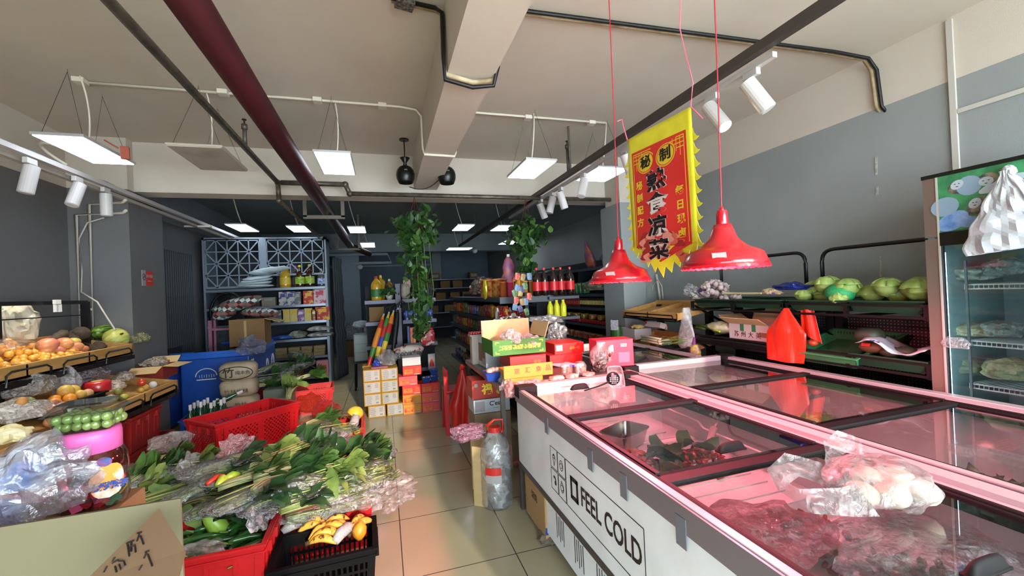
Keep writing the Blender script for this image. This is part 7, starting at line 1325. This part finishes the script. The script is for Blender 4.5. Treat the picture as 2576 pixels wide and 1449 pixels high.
# ================================================================ produce on the right racks
m_cab_ = mat('cabbage_pale', '#9aac5f', .55, col2='#7a9546', scale=9, bump=.6, bscale=25); m_cab2 = mat('cabbage_green', '#6f8438', .55, col2='#8c9c56', scale=9, bump=.6, bscale=25)
def cabbage(px, py, X, r_, m, label, seed):
    q = at(px, py, X=X); t = thing('cabbage', label, 'cabbage', (X, q.y, q.z), seed)
    M().ell((0, 0, 0), (r_, r_*1.02, r_*.82), 20, 0, 0, .2, 2.5, seed).obj('head', m, t, smooth=True); r3 = random.Random(seed)
    for i in range(7):
        a = i*.9+r3.random()*.4; tl = r3.uniform(.35, 1.1)
        def lf(u, v):
            th = tl+(u-.2)*1.0; ph = a+(v-.5)*1.5; rr_ = r_*(1.02+.16*u*u+.05*u*math.sin(ph*8+seed)+.04*noise.noise(Vector((ph*3, u*4, seed))))
            return Vector((rr_*math.sin(th)*math.cos(ph), rr_*math.sin(th)*math.sin(ph), rr_*math.cos(th)*.84))
        M().grid(lf, 7, 7).obj('outer_leaf', m, t, smooth=True, solid=.002)
for i, (px, py, r_, m, nm) in enumerate(((2022, 743, .055, 0, 'lowest left in the cabbage tray'), (2050, 725, .065, 0, 'upper left in the cabbage tray'), (2080, 715, .07, 0, 'pointed, tall in the left group'), (2070, 745, .06, 0, 'front centre of the left group'), (2132, 722, .07, 0, 'back right of the left group'), (2195, 738, .07, 1, 'front left of the right group'), (2232, 722, .07, 1, 'topmost of the right group'), (2265, 738, .075, 1, 'front centre of the right group'), (2318, 728, .085, 1, 'beside the refrigerator'))):
    cabbage(px, py, 3.0+.07*(i % 2), r_, (m_cab_, m_cab2)[m], 'green cabbage, '+nm, i+1)
q = at(2113, 738, X=2.98); t = thing('netted_cauliflower', 'cauliflower in bright green foam net among the cabbages', 'vegetable', q); M().ell((0, 0, 0), (.085, .09, .07), 18, 0, 0, .05).obj('net', mat('green_net', '#2f9a5a', .6, col2='#1c7a44', scale=120), t, smooth=True); M().ell((-.05, -.02, -.03), (.045, .06, .04), 12, 0, 0, .4, 6).obj('curd', m_cab_, t)
# garlic net
m_gar = mat('garlic_skin', '#c9b9ae', .5, col2='#a88a92', scale=20)
g0 = M().lathe([(.004, -.02), (.018, -.016), (.024, 0), (.018, .014), (.006, .022), (.003, .034), (.001, .036)], 10).obj('garlic_bulb', m_gar, smooth=True); M().cyl((0, 0, .03), (0, 0, .04), .003, n=6).obj('stem', mat('garlic_stem', '#8f8270', .8), g0)
r2 = random.Random(31)
for i in range(95):
    q = at(1798, 728, X=3.05); c = g0 if i == 0 else dup(g0)
    if i < 75: th = r2.uniform(0, 6.28); u = r2.uniform(-1, 1); d = Vector((math.sqrt(1-u*u)*math.cos(th), math.sqrt(1-u*u)*math.sin(th), u)); p = Vector((q.x+d.x*.10, q.y+d.y*.115, q.z+d.z*.075))
    else: p = Vector((3.05+r2.uniform(-.08, .08), q.y+r2.choice((.2, -.22))+r2.uniform(-.07, .07), 1.27+r2.uniform(0, .04)))
    c.location = p; c.rotation_euler = (r2.uniform(-1.5, 1.5), r2.uniform(-1.5, 1.5), r2.random()*6); s = r2.uniform(.9, 1.2); c.scale = (s, s, s)
    c['label'] = 'white garlic bulb in the heap on top of the left black rack'; c['category'] = 'garlic'; c['group'] = 'garlic bulbs on the left black rack'
q = at(1798, 728, X=3.05); crump('net_bag', at(1768, 733, X=3.0), (.04, .05, .04), film('purple_net', '#8a6ab0', .5, .2, 120), 'purple net tied at the left of the garlic heap', 'net bag', seed=111, amp=.2)
crump('plastic_bag', at(1740, 735, X=3.0), (.06, .10, .07), film('white_milky', '#eef0f0', .4, .5), 'white plastic bag left of the garlic', seed=112, amp=.6)
M().tube([at(1822, 738, X=2.93), at(1915, 738, X=2.93)], [.010, .007], 8).obj('wooden_stick', mat('pale_stick', '#bcae82', .6), label='long pale stick lying along the front edge of the garlic rack', cat='stick')
crump('foil_pack', at(1990, 722, X=3.0), (.06, .14, .035), mat('blue_foil_net', '#1c2c7a', .25, .3), 'shiny dark blue pack at the right end of the garlic rack', 'pack', seed=113); crump('food_pack', at(1940, 735, X=2.97), (.04, .09, .03), mat('nut_pack', '#b39c78', .5, col2='#2c3a8a', scale=12, lo=.55, hi=.65), 'clear pack of nuts with blue seal beside the stick', 'pack', seed=114)
# lower tier of the garlic rack
m_cuc = mat('cucumber', '#3a5a24', .4, col2='#28441a', scale=20)
for i in range(6): q = at(1757+i*6, 826-(i % 2)*5, X=3.0+.03*i); M().tube([(0, -.1, 0), (0, 0, .008), (0, .1, 0)], [.012, .018, .010], 10).obj('cucumber', m_cuc, loc=(q.x, q.y, q.z), rot=.1*i, smooth=True, label='dark green cucumber at the left end of the lower rack tier', cat='cucumber', group='cucumbers on the garlic rack')
q = at(1815, 823, X=3.0); t = thing('bagged_cauliflower', 'white green bagged cauliflower left of the potato box', 'vegetable', q); M().ell((0, 0, 0), (.08, .16, .05), 18, 0, 0, .35, 5, 3).obj('bag_body', mat('floral_bag', '#c4c8b0', .5, col2='#9aae5a', scale=16), t, smooth=True); M().tube([(-.08, -.06, -.03), (-.07, .02, -.02)], .01, 6).obj('pepper_tip', m_gp, t)
q = at(1898, 835, X=3.02); pb = carton((3.08, q.y, .93), (.26, .40, .14), mat('potato_box', '#b9b7b3', .6), 'white open vegetable carton with black characters on the lower rack tier', open_=True, mi=m_cardl, flaps=(('l', .12, .5), ('b', .14, .5), ('r', .14, 1.2)))
for i, ch in enumerate('苏州大美'): text(ch, .055, m_ink, (-.1335, .12-.075*i, .05), FX, pb)
M().box((-.132, .06, .11), (.002, .04, .06)).box((-.132, -.06, .11), (.002, .04, .06)).obj('green_tape', mat('green_tape', '#2f7a4c', .4), pb); M().box((-.132, -.15, .06), (.002, .07, .04)).obj('food_print', mat('brown_print', '#8a5c44', .6), pb)
# red bag hanging between the racks
q = at(1975, 775, X=2.86); t = thing('red_shopping_bag', 'large bright red plastic bag hanging between the two black racks', 'plastic bag', (2.87, q.y, q.z))
def rb(u, v):
    a = 2*PI*v; wy = .02+.12*min(1, u*2.2)-.03*max(0, u-.6); k = 1+.15*math.sin(4*a+3*u)
    return Vector((.045*min(1, u*2+.2)*math.sin(a)*k, wy*math.cos(a)*k+.03*u, -.40*u))
M().grid(rb, 18, 32).obj('bag_body', mat('red_orange_plastic', '#cf2a12', .35, coat=.2), t, smooth=False)
def rb2(u, v): return Vector((.05+.01*math.sin(v*9), -.17+.10*v-.05*u*(1-v), -.01-.24*u*(1-.3*v)))
M().grid(rb2, 8, 8).obj('bag_handle', MATS['red_orange_plastic'], t, solid=.002)
# lower tier of the cabbage rack
for i, (px, nm) in enumerate(((2010, 'left'), (2045, 'right'))): q = at(px, 862, X=2.98); M().ell((0, 0, 0), (.034, .034, .026), 14).obj('tomato', mat('orange_tomato', '#c44c2c', .3), loc=(2.98, q.y, q.z), smooth=True, label='red tomato in the light green tray, %s one' % nm, cat='tomato')
q = at(2188, 843, X=3.05); M().lathe([(.001, -.055), (.05, -.05), (.08, -.015), (.08, .02), (.05, .05), (.01, .042)], 20).obj('pumpkin', mat('dark_pumpkin', '#2c3328', .5, col2='#3f4a38', scale=9), loc=q, smooth=True, label='dark green round pumpkin on the lower tier of the cabbage rack', cat='pumpkin')
q = at(2195, 873, X=3.0); M().ell((0, 0, 0), (.06, .075, .04), 16).obj('pumpkin', mat('brown_pumpkin', '#3f3a28', .5, col2='#6a4a2c', scale=6), loc=q, smooth=True, label='brown speckled squash with a red tag below the dark pumpkin', cat='pumpkin')
M().box(q+Vector((-.06, 0, .02)), (.004, .05, .02), (0, .5, 0)).obj('price_tag', m_rcn, label='small red tag on the speckled squash', cat='tag')
for i, px in enumerate((2240, 2280)): q = at(px, 885, X=3.0); M().ell((0, 0, 0), (.05, .06, .035), 12).obj('dark_squash', MATS['dark_pumpkin'], loc=q, smooth=True, label='dark squash under the white sheet, %s' % ('left', 'right')[i], cat='squash')
o = M(); o.grid(lambda u, v: Vector(((v-.5)*.3, (.5-u)*.36, .03*math.sin(u*7+v*2)+.02*noise.noise(Vector((u*5, v*5, 2)))-.03*u)), 18, 10); q = at(2275, 865, X=3.02); o.obj('plastic_sheet', mat('white_print_sheet', '#c4c8d2', .4, col2='#1c2450', scale=6, lo=.62, hi=.66), loc=q, solid=.002, smooth=True, label='white plastic sheet with dark blue print over the squashes', cat='plastic sheet')
# ================================================================ wooden rack left of them
t = thing('wooden_rack', 'wooden display tray on black brackets standing against the wall left of the garlic rack', 'rack', (3.08, 3.95, 0)); y0_, y1_ = -.48, .48
def wt(x0, x1, z0, z1, m, nm, parts):
    o = M(); f = lambda x, y, z: (x, y, z+(x-x0)/(x1-x0)*(z1-z0)+z0)
    def wb(a, b_, c, d, h0, h1): o.add([f(a, c, h0), f(b_, c, h0), f(b_, d, h0), f(a, d, h0), f(a, c, h1), f(b_, c, h1), f(b_, d, h1), f(a, d, h1)], [(3, 2, 1, 0), (4, 5, 6, 7), (0, 1, 5, 4), (1, 2, 6, 5), (2, 3, 7, 6), (3, 0, 4, 7)])
    wb(x0, x1, y0_, y1_, -.07, -.055); wb(x0, x0+.015, y0_, y1_, -.07, 0); wb(x1-.015, x1, y0_, y1_, -.07, .01)
    for i in range(parts+1): yy = y0_+(y1_-y0_)*i/parts; wb(x0, x1, yy-.01, yy+.01, -.07, -.003)
    o.obj(nm, m_wood, t)
wt(-.33, .15, 1.15, 1.24, m_wood, 'wooden_tray', 2); wt(-.43, .1, .78, .88, m_wood, 'wooden_tray', 2)
for yy in (-.4, .4): M().span(.1, .16, yy-.03, yy+.03, 0, 1.2).obj('upright', m_bkm, t); M().tube([(.1, yy, .95), (-.28, yy, 1.08)], .014, 6).tube([(.1, yy, .6), (-.35, yy, .72)], .014, 6).obj('bracket_arm', m_bkm, t)
M().tube([(-.335, y0_+.05, 1.08), (-.34, y0_+.06, 1.125), (-.34, y1_-.06, 1.125), (-.335, y1_-.05, 1.08)], .007, 5).span(-.34, -.325, y0_, y1_, 1.06, 1.075).obj('rail', m_bkm, t)
m_leek = mat('leek_white', '#c9c7a4', .45, col2='#b5b98a', scale=9, stretch=(8, .6, 8)); m_lkg = mat('leek_green', '#5f8a3a', .5)
lq = at(1655, 855, X=2.72)
for i in range(11):
    o = M().tube([(0, .24, 0), (0, 0, .003), (0, -.12, 0)], [.012, .012, .011], 9).obj('leek', m_leek, loc=(2.68+.028*(i % 5), lq.y+.0, lq.z-.03+.025*(i//5)), rot=-.02*(i % 3), smooth=True, label='pale leek stalk in the tied bundle behind the far freezer', cat='leek', group='tied bundle of leeks'); M().tube([(0, -.12, 0), (.02, -.22, .02), (.03, -.33, .035+.01*(i % 3))], [.011, .010, .003], 6, flat=.5).obj('leaf', m_lkg, o, smooth=True)
for i, dy in enumerate((.1, -.08)): M().tube([(.075*math.cos(a), 0, .045*math.sin(a)) for a in [2*PI*k/16 for k in range(17)]], .004, 5).obj('rubber_band', mat('brown_band', '#7a3a2c', .6), loc=(2.735, lq.y+dy, lq.z-.005), label='brown band around the leeks, %s one' % ('left', 'right')[i], cat='band')
q = at(1680, 880, X=2.7); tray((2.72, q.y-.06, q.z-.03), 0, .2, .3, .07, mat('black_food_tray', '#17181a', .3), 'stack_of_trays', 'stack of black plastic food trays beside the leeks', 'tray')
q = at(1610, 850, X=2.8); c = carton((2.85, q.y+.16, .82), (.22, .3, .12), m_lbl, 'white carton of pale ginger behind the leeks', open_=True); [M().ell((0, 0, 0), (.02, .05, .018), 8, 0, 0, .4, 4, i).obj('ginger', mat('ginger_skin', '#c9b46a', .7), loc=(2.82+.03*(i % 3), q.y+.08+.04*(i//3), .95+.01*(i % 2)), rot=i*.9, label='pale ginger piece in the white carton', cat='ginger', group='ginger in the white carton') for i in range(9)]
o = M().box((0, 0, .05), (.1, .28, .06), (0, .3, 0)).obj('white_red_pack', mat('white_red_print', '#c9c2bc', .5, col2='#b33a2c', scale=7, lo=.58, hi=.6), loc=(2.95, q.y-.1, .93), label='white pack with red stripe beside the ginger', cat='pack')
q = at(1538, 850, X=2.6); t = thing('folded_leaflet', 'white folded leaflet with print standing before the shelves', 'leaflet', (2.62, q.y, .80)); M().box((0, -.05, .18), (.004, .1, .12), (0, 0, .5)).box((0.02, .05, .18), (.004, .1, .12), (0, 0, -.5)).obj('paper', mat('leaflet_paper', '#b9bcbf', .6, col2='#8c8f98', scale=40), t); M().cyl((.05, 0, 0), (.05, 0, .16), .07).obj('green_holder', mat('green_bottle_dark', '#24521c', .3), t)
# white bags hanging left of the garlic rack
q = at(1735, 785, X=2.85); t = thing('white_shopping_bag', 'white plastic bag hanging from the left corner of the garlic rack', 'plastic bag', (2.86, q.y+.06, 1.20))
M().grid(lambda u, v: Vector((.04*math.sin(2*PI*v)*(1+.3*math.sin(u*9)), (.02+.09*min(1, u*1.6))*math.cos(2*PI*v)+.02*u, -.42*u)), 16, 24).obj('bag_body', film('white_thick', '#f4f6f4', .8, .3, 10), t)
q = at(1748, 880, X=2.85); t = thing('hanging_net_bag', 'purple net bag with yellow sponges hanging under the garlic rack corner', 'net bag', (2.85, q.y, q.z)); M().tube([(0, 0, .12), (0, .01, .04)], [.008, .02], 8).obj('net_neck', mat('purple_net_solid', '#7a3a7a', .6), t); M().ell((0, 0, -.02), (.05, .06, .075), 12, 0, 0, .1).obj('bag_body', mat('yellow_purple_net', '#c9c24a', .6, col2='#7a3a7a', scale=16), t)
M().tube([at(1640, 752, X=3.55), at(1643, 718, X=3.55), at(1655, 703, X=3.55), at(1665, 720, X=3.55), at(1668, 752, X=3.55)], .007, 6).obj('cord_loop', m_cond, smooth=True, label='white cord loop hanging on the wall below the banner', cat='cord')
M().tube([at(1651, 690, X=3.56), at(1662, 760, X=3.56)], .015, 6).obj('electrical_conduit', m_cond, smooth=True, label='short white conduit on the wall just below the banner tip', cat='conduit')
# ================================================================ glass door refrigerator
m_fb = mat('fridge_brown_frame', '#6f5f55', .5, .2); fx, fy0, fy1 = 2.90, .86, 1.54
t = thing('display_refrigerator', 'tall glass door refrigerator with a photo header at the right edge of the photo', 'refrigerator', (fx, (fy0+fy1)/2, 0)); hy = (fy1-fy0)/2
o = M().span(0, .62, hy-.03, hy, .08, 1.96).span(0, .62, -hy, -hy+.03, .08, 1.96).span(.59, .62, -hy+.03, hy-.03, .08, 1.96).span(0, .59, -hy+.03, hy-.03, 1.93, 1.96).span(0, .59, -hy+.03, hy-.03, .08, .14).obj('cabinet', mat('fridge_inner_grey', '#93a6a8', .5), t)
M().span(-.02, .004, hy-.055, hy+.003, .1, 1.625).span(-.02, .004, hy-.055, hy+.003, 1.635, 1.955).obj('brown_stile', m_fb, t); M().span(-.024, -.0, hy-.064, hy-.055, .1, 1.955).obj('bright_edge', mat('bright_edge', '#d8d4cc', .3, .5), t); M().span(-.026, .005, -hy, hy+.005, 1.955, 1.975).obj('top_trim', m_bkm, t)
M().span(-.022, .004, -hy, hy-.064, 1.66, 1.955).obj('photo_header', mat('grass_print', '#3f8a58', .4, col2='#2c6c48', scale=16), t)
# picture on the header: three friends lying on the grass
o = M(); r3 = random.Random(2); H0 = 1.66
def blob(cy, cz, ry, rz, a, m, d, n_=16): o.add([(-.0225-d, cy+ry*math.cos(t_)*math.cos(a)-rz*math.sin(t_)*math.sin(a), cz+ry*math.cos(t_)*math.sin(a)+rz*math.sin(t_)*math.cos(a)) for t_ in [2*PI*i/n_ for i in range(n_)]], [tuple(range(n_))], m)
YB = hy-.07
for cy, cz, ry, rz, a, m in ((.05, .05, .07, .045, .5, 2), (.02, .13, .06, .05, .2, 3), (.10, .04, .08, .03, -.3, 2), (.12, .22, .05, .05, 0, 3), (.24, .20, .09, .025, .3, 0), (.15, .11, .055, .035, .8, 1), (.08, .22, .045, .035, 0, 1), (.19, .235, .04, .03, .1, 1)): blob(YB-cy, H0+cz, ry, rz, -a, m, .0004*m+.0003*cy)
for cy, cz, a in ((.075, .235, .6), (.185, .225, 0), (.14, .125, .9)):
    blob(YB-cy, H0+cz, .028, .022, -a, 0, .0022); 
    for s in (-1, 1): blob(YB-cy+s*.010*math.cos(a), H0+cz+.004, .004, .002, 0, 4, .0028)
    blob(YB-cy, H0+cz-.010, .006, .002, 0, 4, .0028)
o.obj('printed_picture', [mat('print_skin', '#a9b4bc', .5), mat('print_hair', '#2c3444', .5, col2='#8a8468', scale=30), mat('print_blue', '#4a74b0', .5, col2='#8aa8cc', scale=14), mat('print_grey', '#7d95a8', .5), mat('print_dark', '#1c2430', .5)], t)
M().span(-.026, .002, -hy, hy-.064, 1.585, 1.655).obj('door_head', m_bkm, t); M().span(-.018, -.012, -hy, hy-.064, .12, 1.585).obj('door_glass', glass('fridge_door_glass', '#dbe6e6', .02, .93), t)
o = M().span(-.02, .0, hy-.07, hy-.064, .1, 1.59).obj('door_gasket', mat('gasket_dark', '#32393c', .6), t)
m_wsh = mat('white_wire', '#d8d8d6', .4)
for zz in (1.37, 1.07, .84, .5):
    o = M(); o.tube([(.09, -hy+.04, zz), (.09, hy-.1, zz)], .004, 5).tube([(.09, -hy+.04, zz-.022), (.09, hy-.1, zz-.022)], .004, 5)
    for i in range(30): yy = -hy+.04+i*(2*hy-.14)/29; o.tube([(.09, yy, zz-.022), (.09, yy, zz), (.55, yy, zz)], .0025, 4)
    o.obj('wire_shelf', m_wsh, t)
M().span(.08, .09, hy-.115, hy-.105, .2, 1.5).obj('shelf_upright', mat('shelf_upright', '#5a6468', .5), t)
M().cyl((.035, hy-.045, .2), (.035, hy-.045, 1.55), .010, n=8).obj('lamp_tube', mat('fridge_tube', '#e8f4ff', .4, emit=14), t)
fc = lambda px, py, X=3.13: at(px, py, X=X)
m_mil = film('fridge_bag', '#eef2f0', .35, .5, 18)
for i, (px, py, z, r_, m, lb) in enumerate(((2440, 700, 1.42, (.1, .12, .045), mat('noodle_white', '#b3b3a6', .6, col2='#7a7c70', scale=40), 'pale bagged noodles on the top shelf of the refrigerator'), (2530, 690, 1.45, (.1, .10, .06), m_mil, 'large clear bag at the right of the top refrigerator shelf'), (2460, 855, 1.11, (.12, .11, .04), mat('brown_roots', '#8a7350', .6, col2='#c9c4a8', scale=30), 'bag of brown roots on the second refrigerator shelf'), (2520, 850, 1.12, (.1, .1, .05), m_mil, 'milky bag on the second refrigerator shelf'), (2430, 935, .90, (.1, .08, .055), mat('fridge_bag_tan', '#9a9a84', .4, col2='#6a7060', scale=9), 'clear bag of greens at the left of the third refrigerator shelf'), (2535, 935, .91, (.12, .10, .06), mat('cauliflower_white', '#c4c2a0', .6, col2='#8a9060', scale=30, bump=.8, bscale=60), 'cauliflower heads on the third refrigerator shelf'), (2480, 1000, .58, (.14, .2, .08), m_mil, 'clear bag low in the refrigerator'))):
    q = fc(px, py); crump('chilled_bag', (3.15, q.y, z), r_, m, lb, 'bag', seed=120+i, amp=.3)
crump('plastic_bag', at(2405, 865, X=2.885), (.02, .06, .035), film('door_bag', '#f0f2f0', .35, .4), 'loose clear bag end sticking out at the refrigerator door', seed=131)
q = at(2545, 430, X=2.87); zb_ = at(2545, 628, X=2.87).z
t = thing('white_shopping_bag', 'large white plastic bag bundle hanging on the refrigerator header', 'plastic bag', (2.865, q.y, q.z))
hh = q.z-zb_; y0_ = at(2443, 625, X=2.87).y-q.y
def wb_(u, v):
    a = 2*PI*v; wy = .02+.15*min(1, max(0, u-.06)*1.35)**.8; k = 1+.10*noise.noise(Vector((math.sin(a)*3, u*5, 1)))
    fo = .007*math.sin(6*math.sin(a)+2*u)+.035*noise.noise(Vector((math.sin(a)*2.5, u*4, 7)))
    return Vector((-.035-.03*u*max(0, -math.cos(a))+.012*math.cos(a)-abs(fo), wy*math.sin(a)*k-.02*u, -hh*(u+.05*math.sin(a)*u)))
M().grid(wb_, 20, 36).obj('bag_body', mat('white_bag_plastic', '#c4c8cc', .4, col2='#b4babf', scale=12), t, smooth=False); M().ell((-.015, 0, .0), (.02, .026, .03), 10, 0, 0, .3, 4).obj('knot', MATS['white_bag_plastic'], t)
M().tube([(0, hy-.1, .2), (0, hy-.1, 1.5)], .012, 8).obj('inner_lamp', mat('fridge_lamp', '#e8f4ff', .4, emit=6), t) if 0 else None
M().cyl((.03, 0, .01), (-.03, 0, .01), .006, n=8).obj('hook', m_bkm, t)
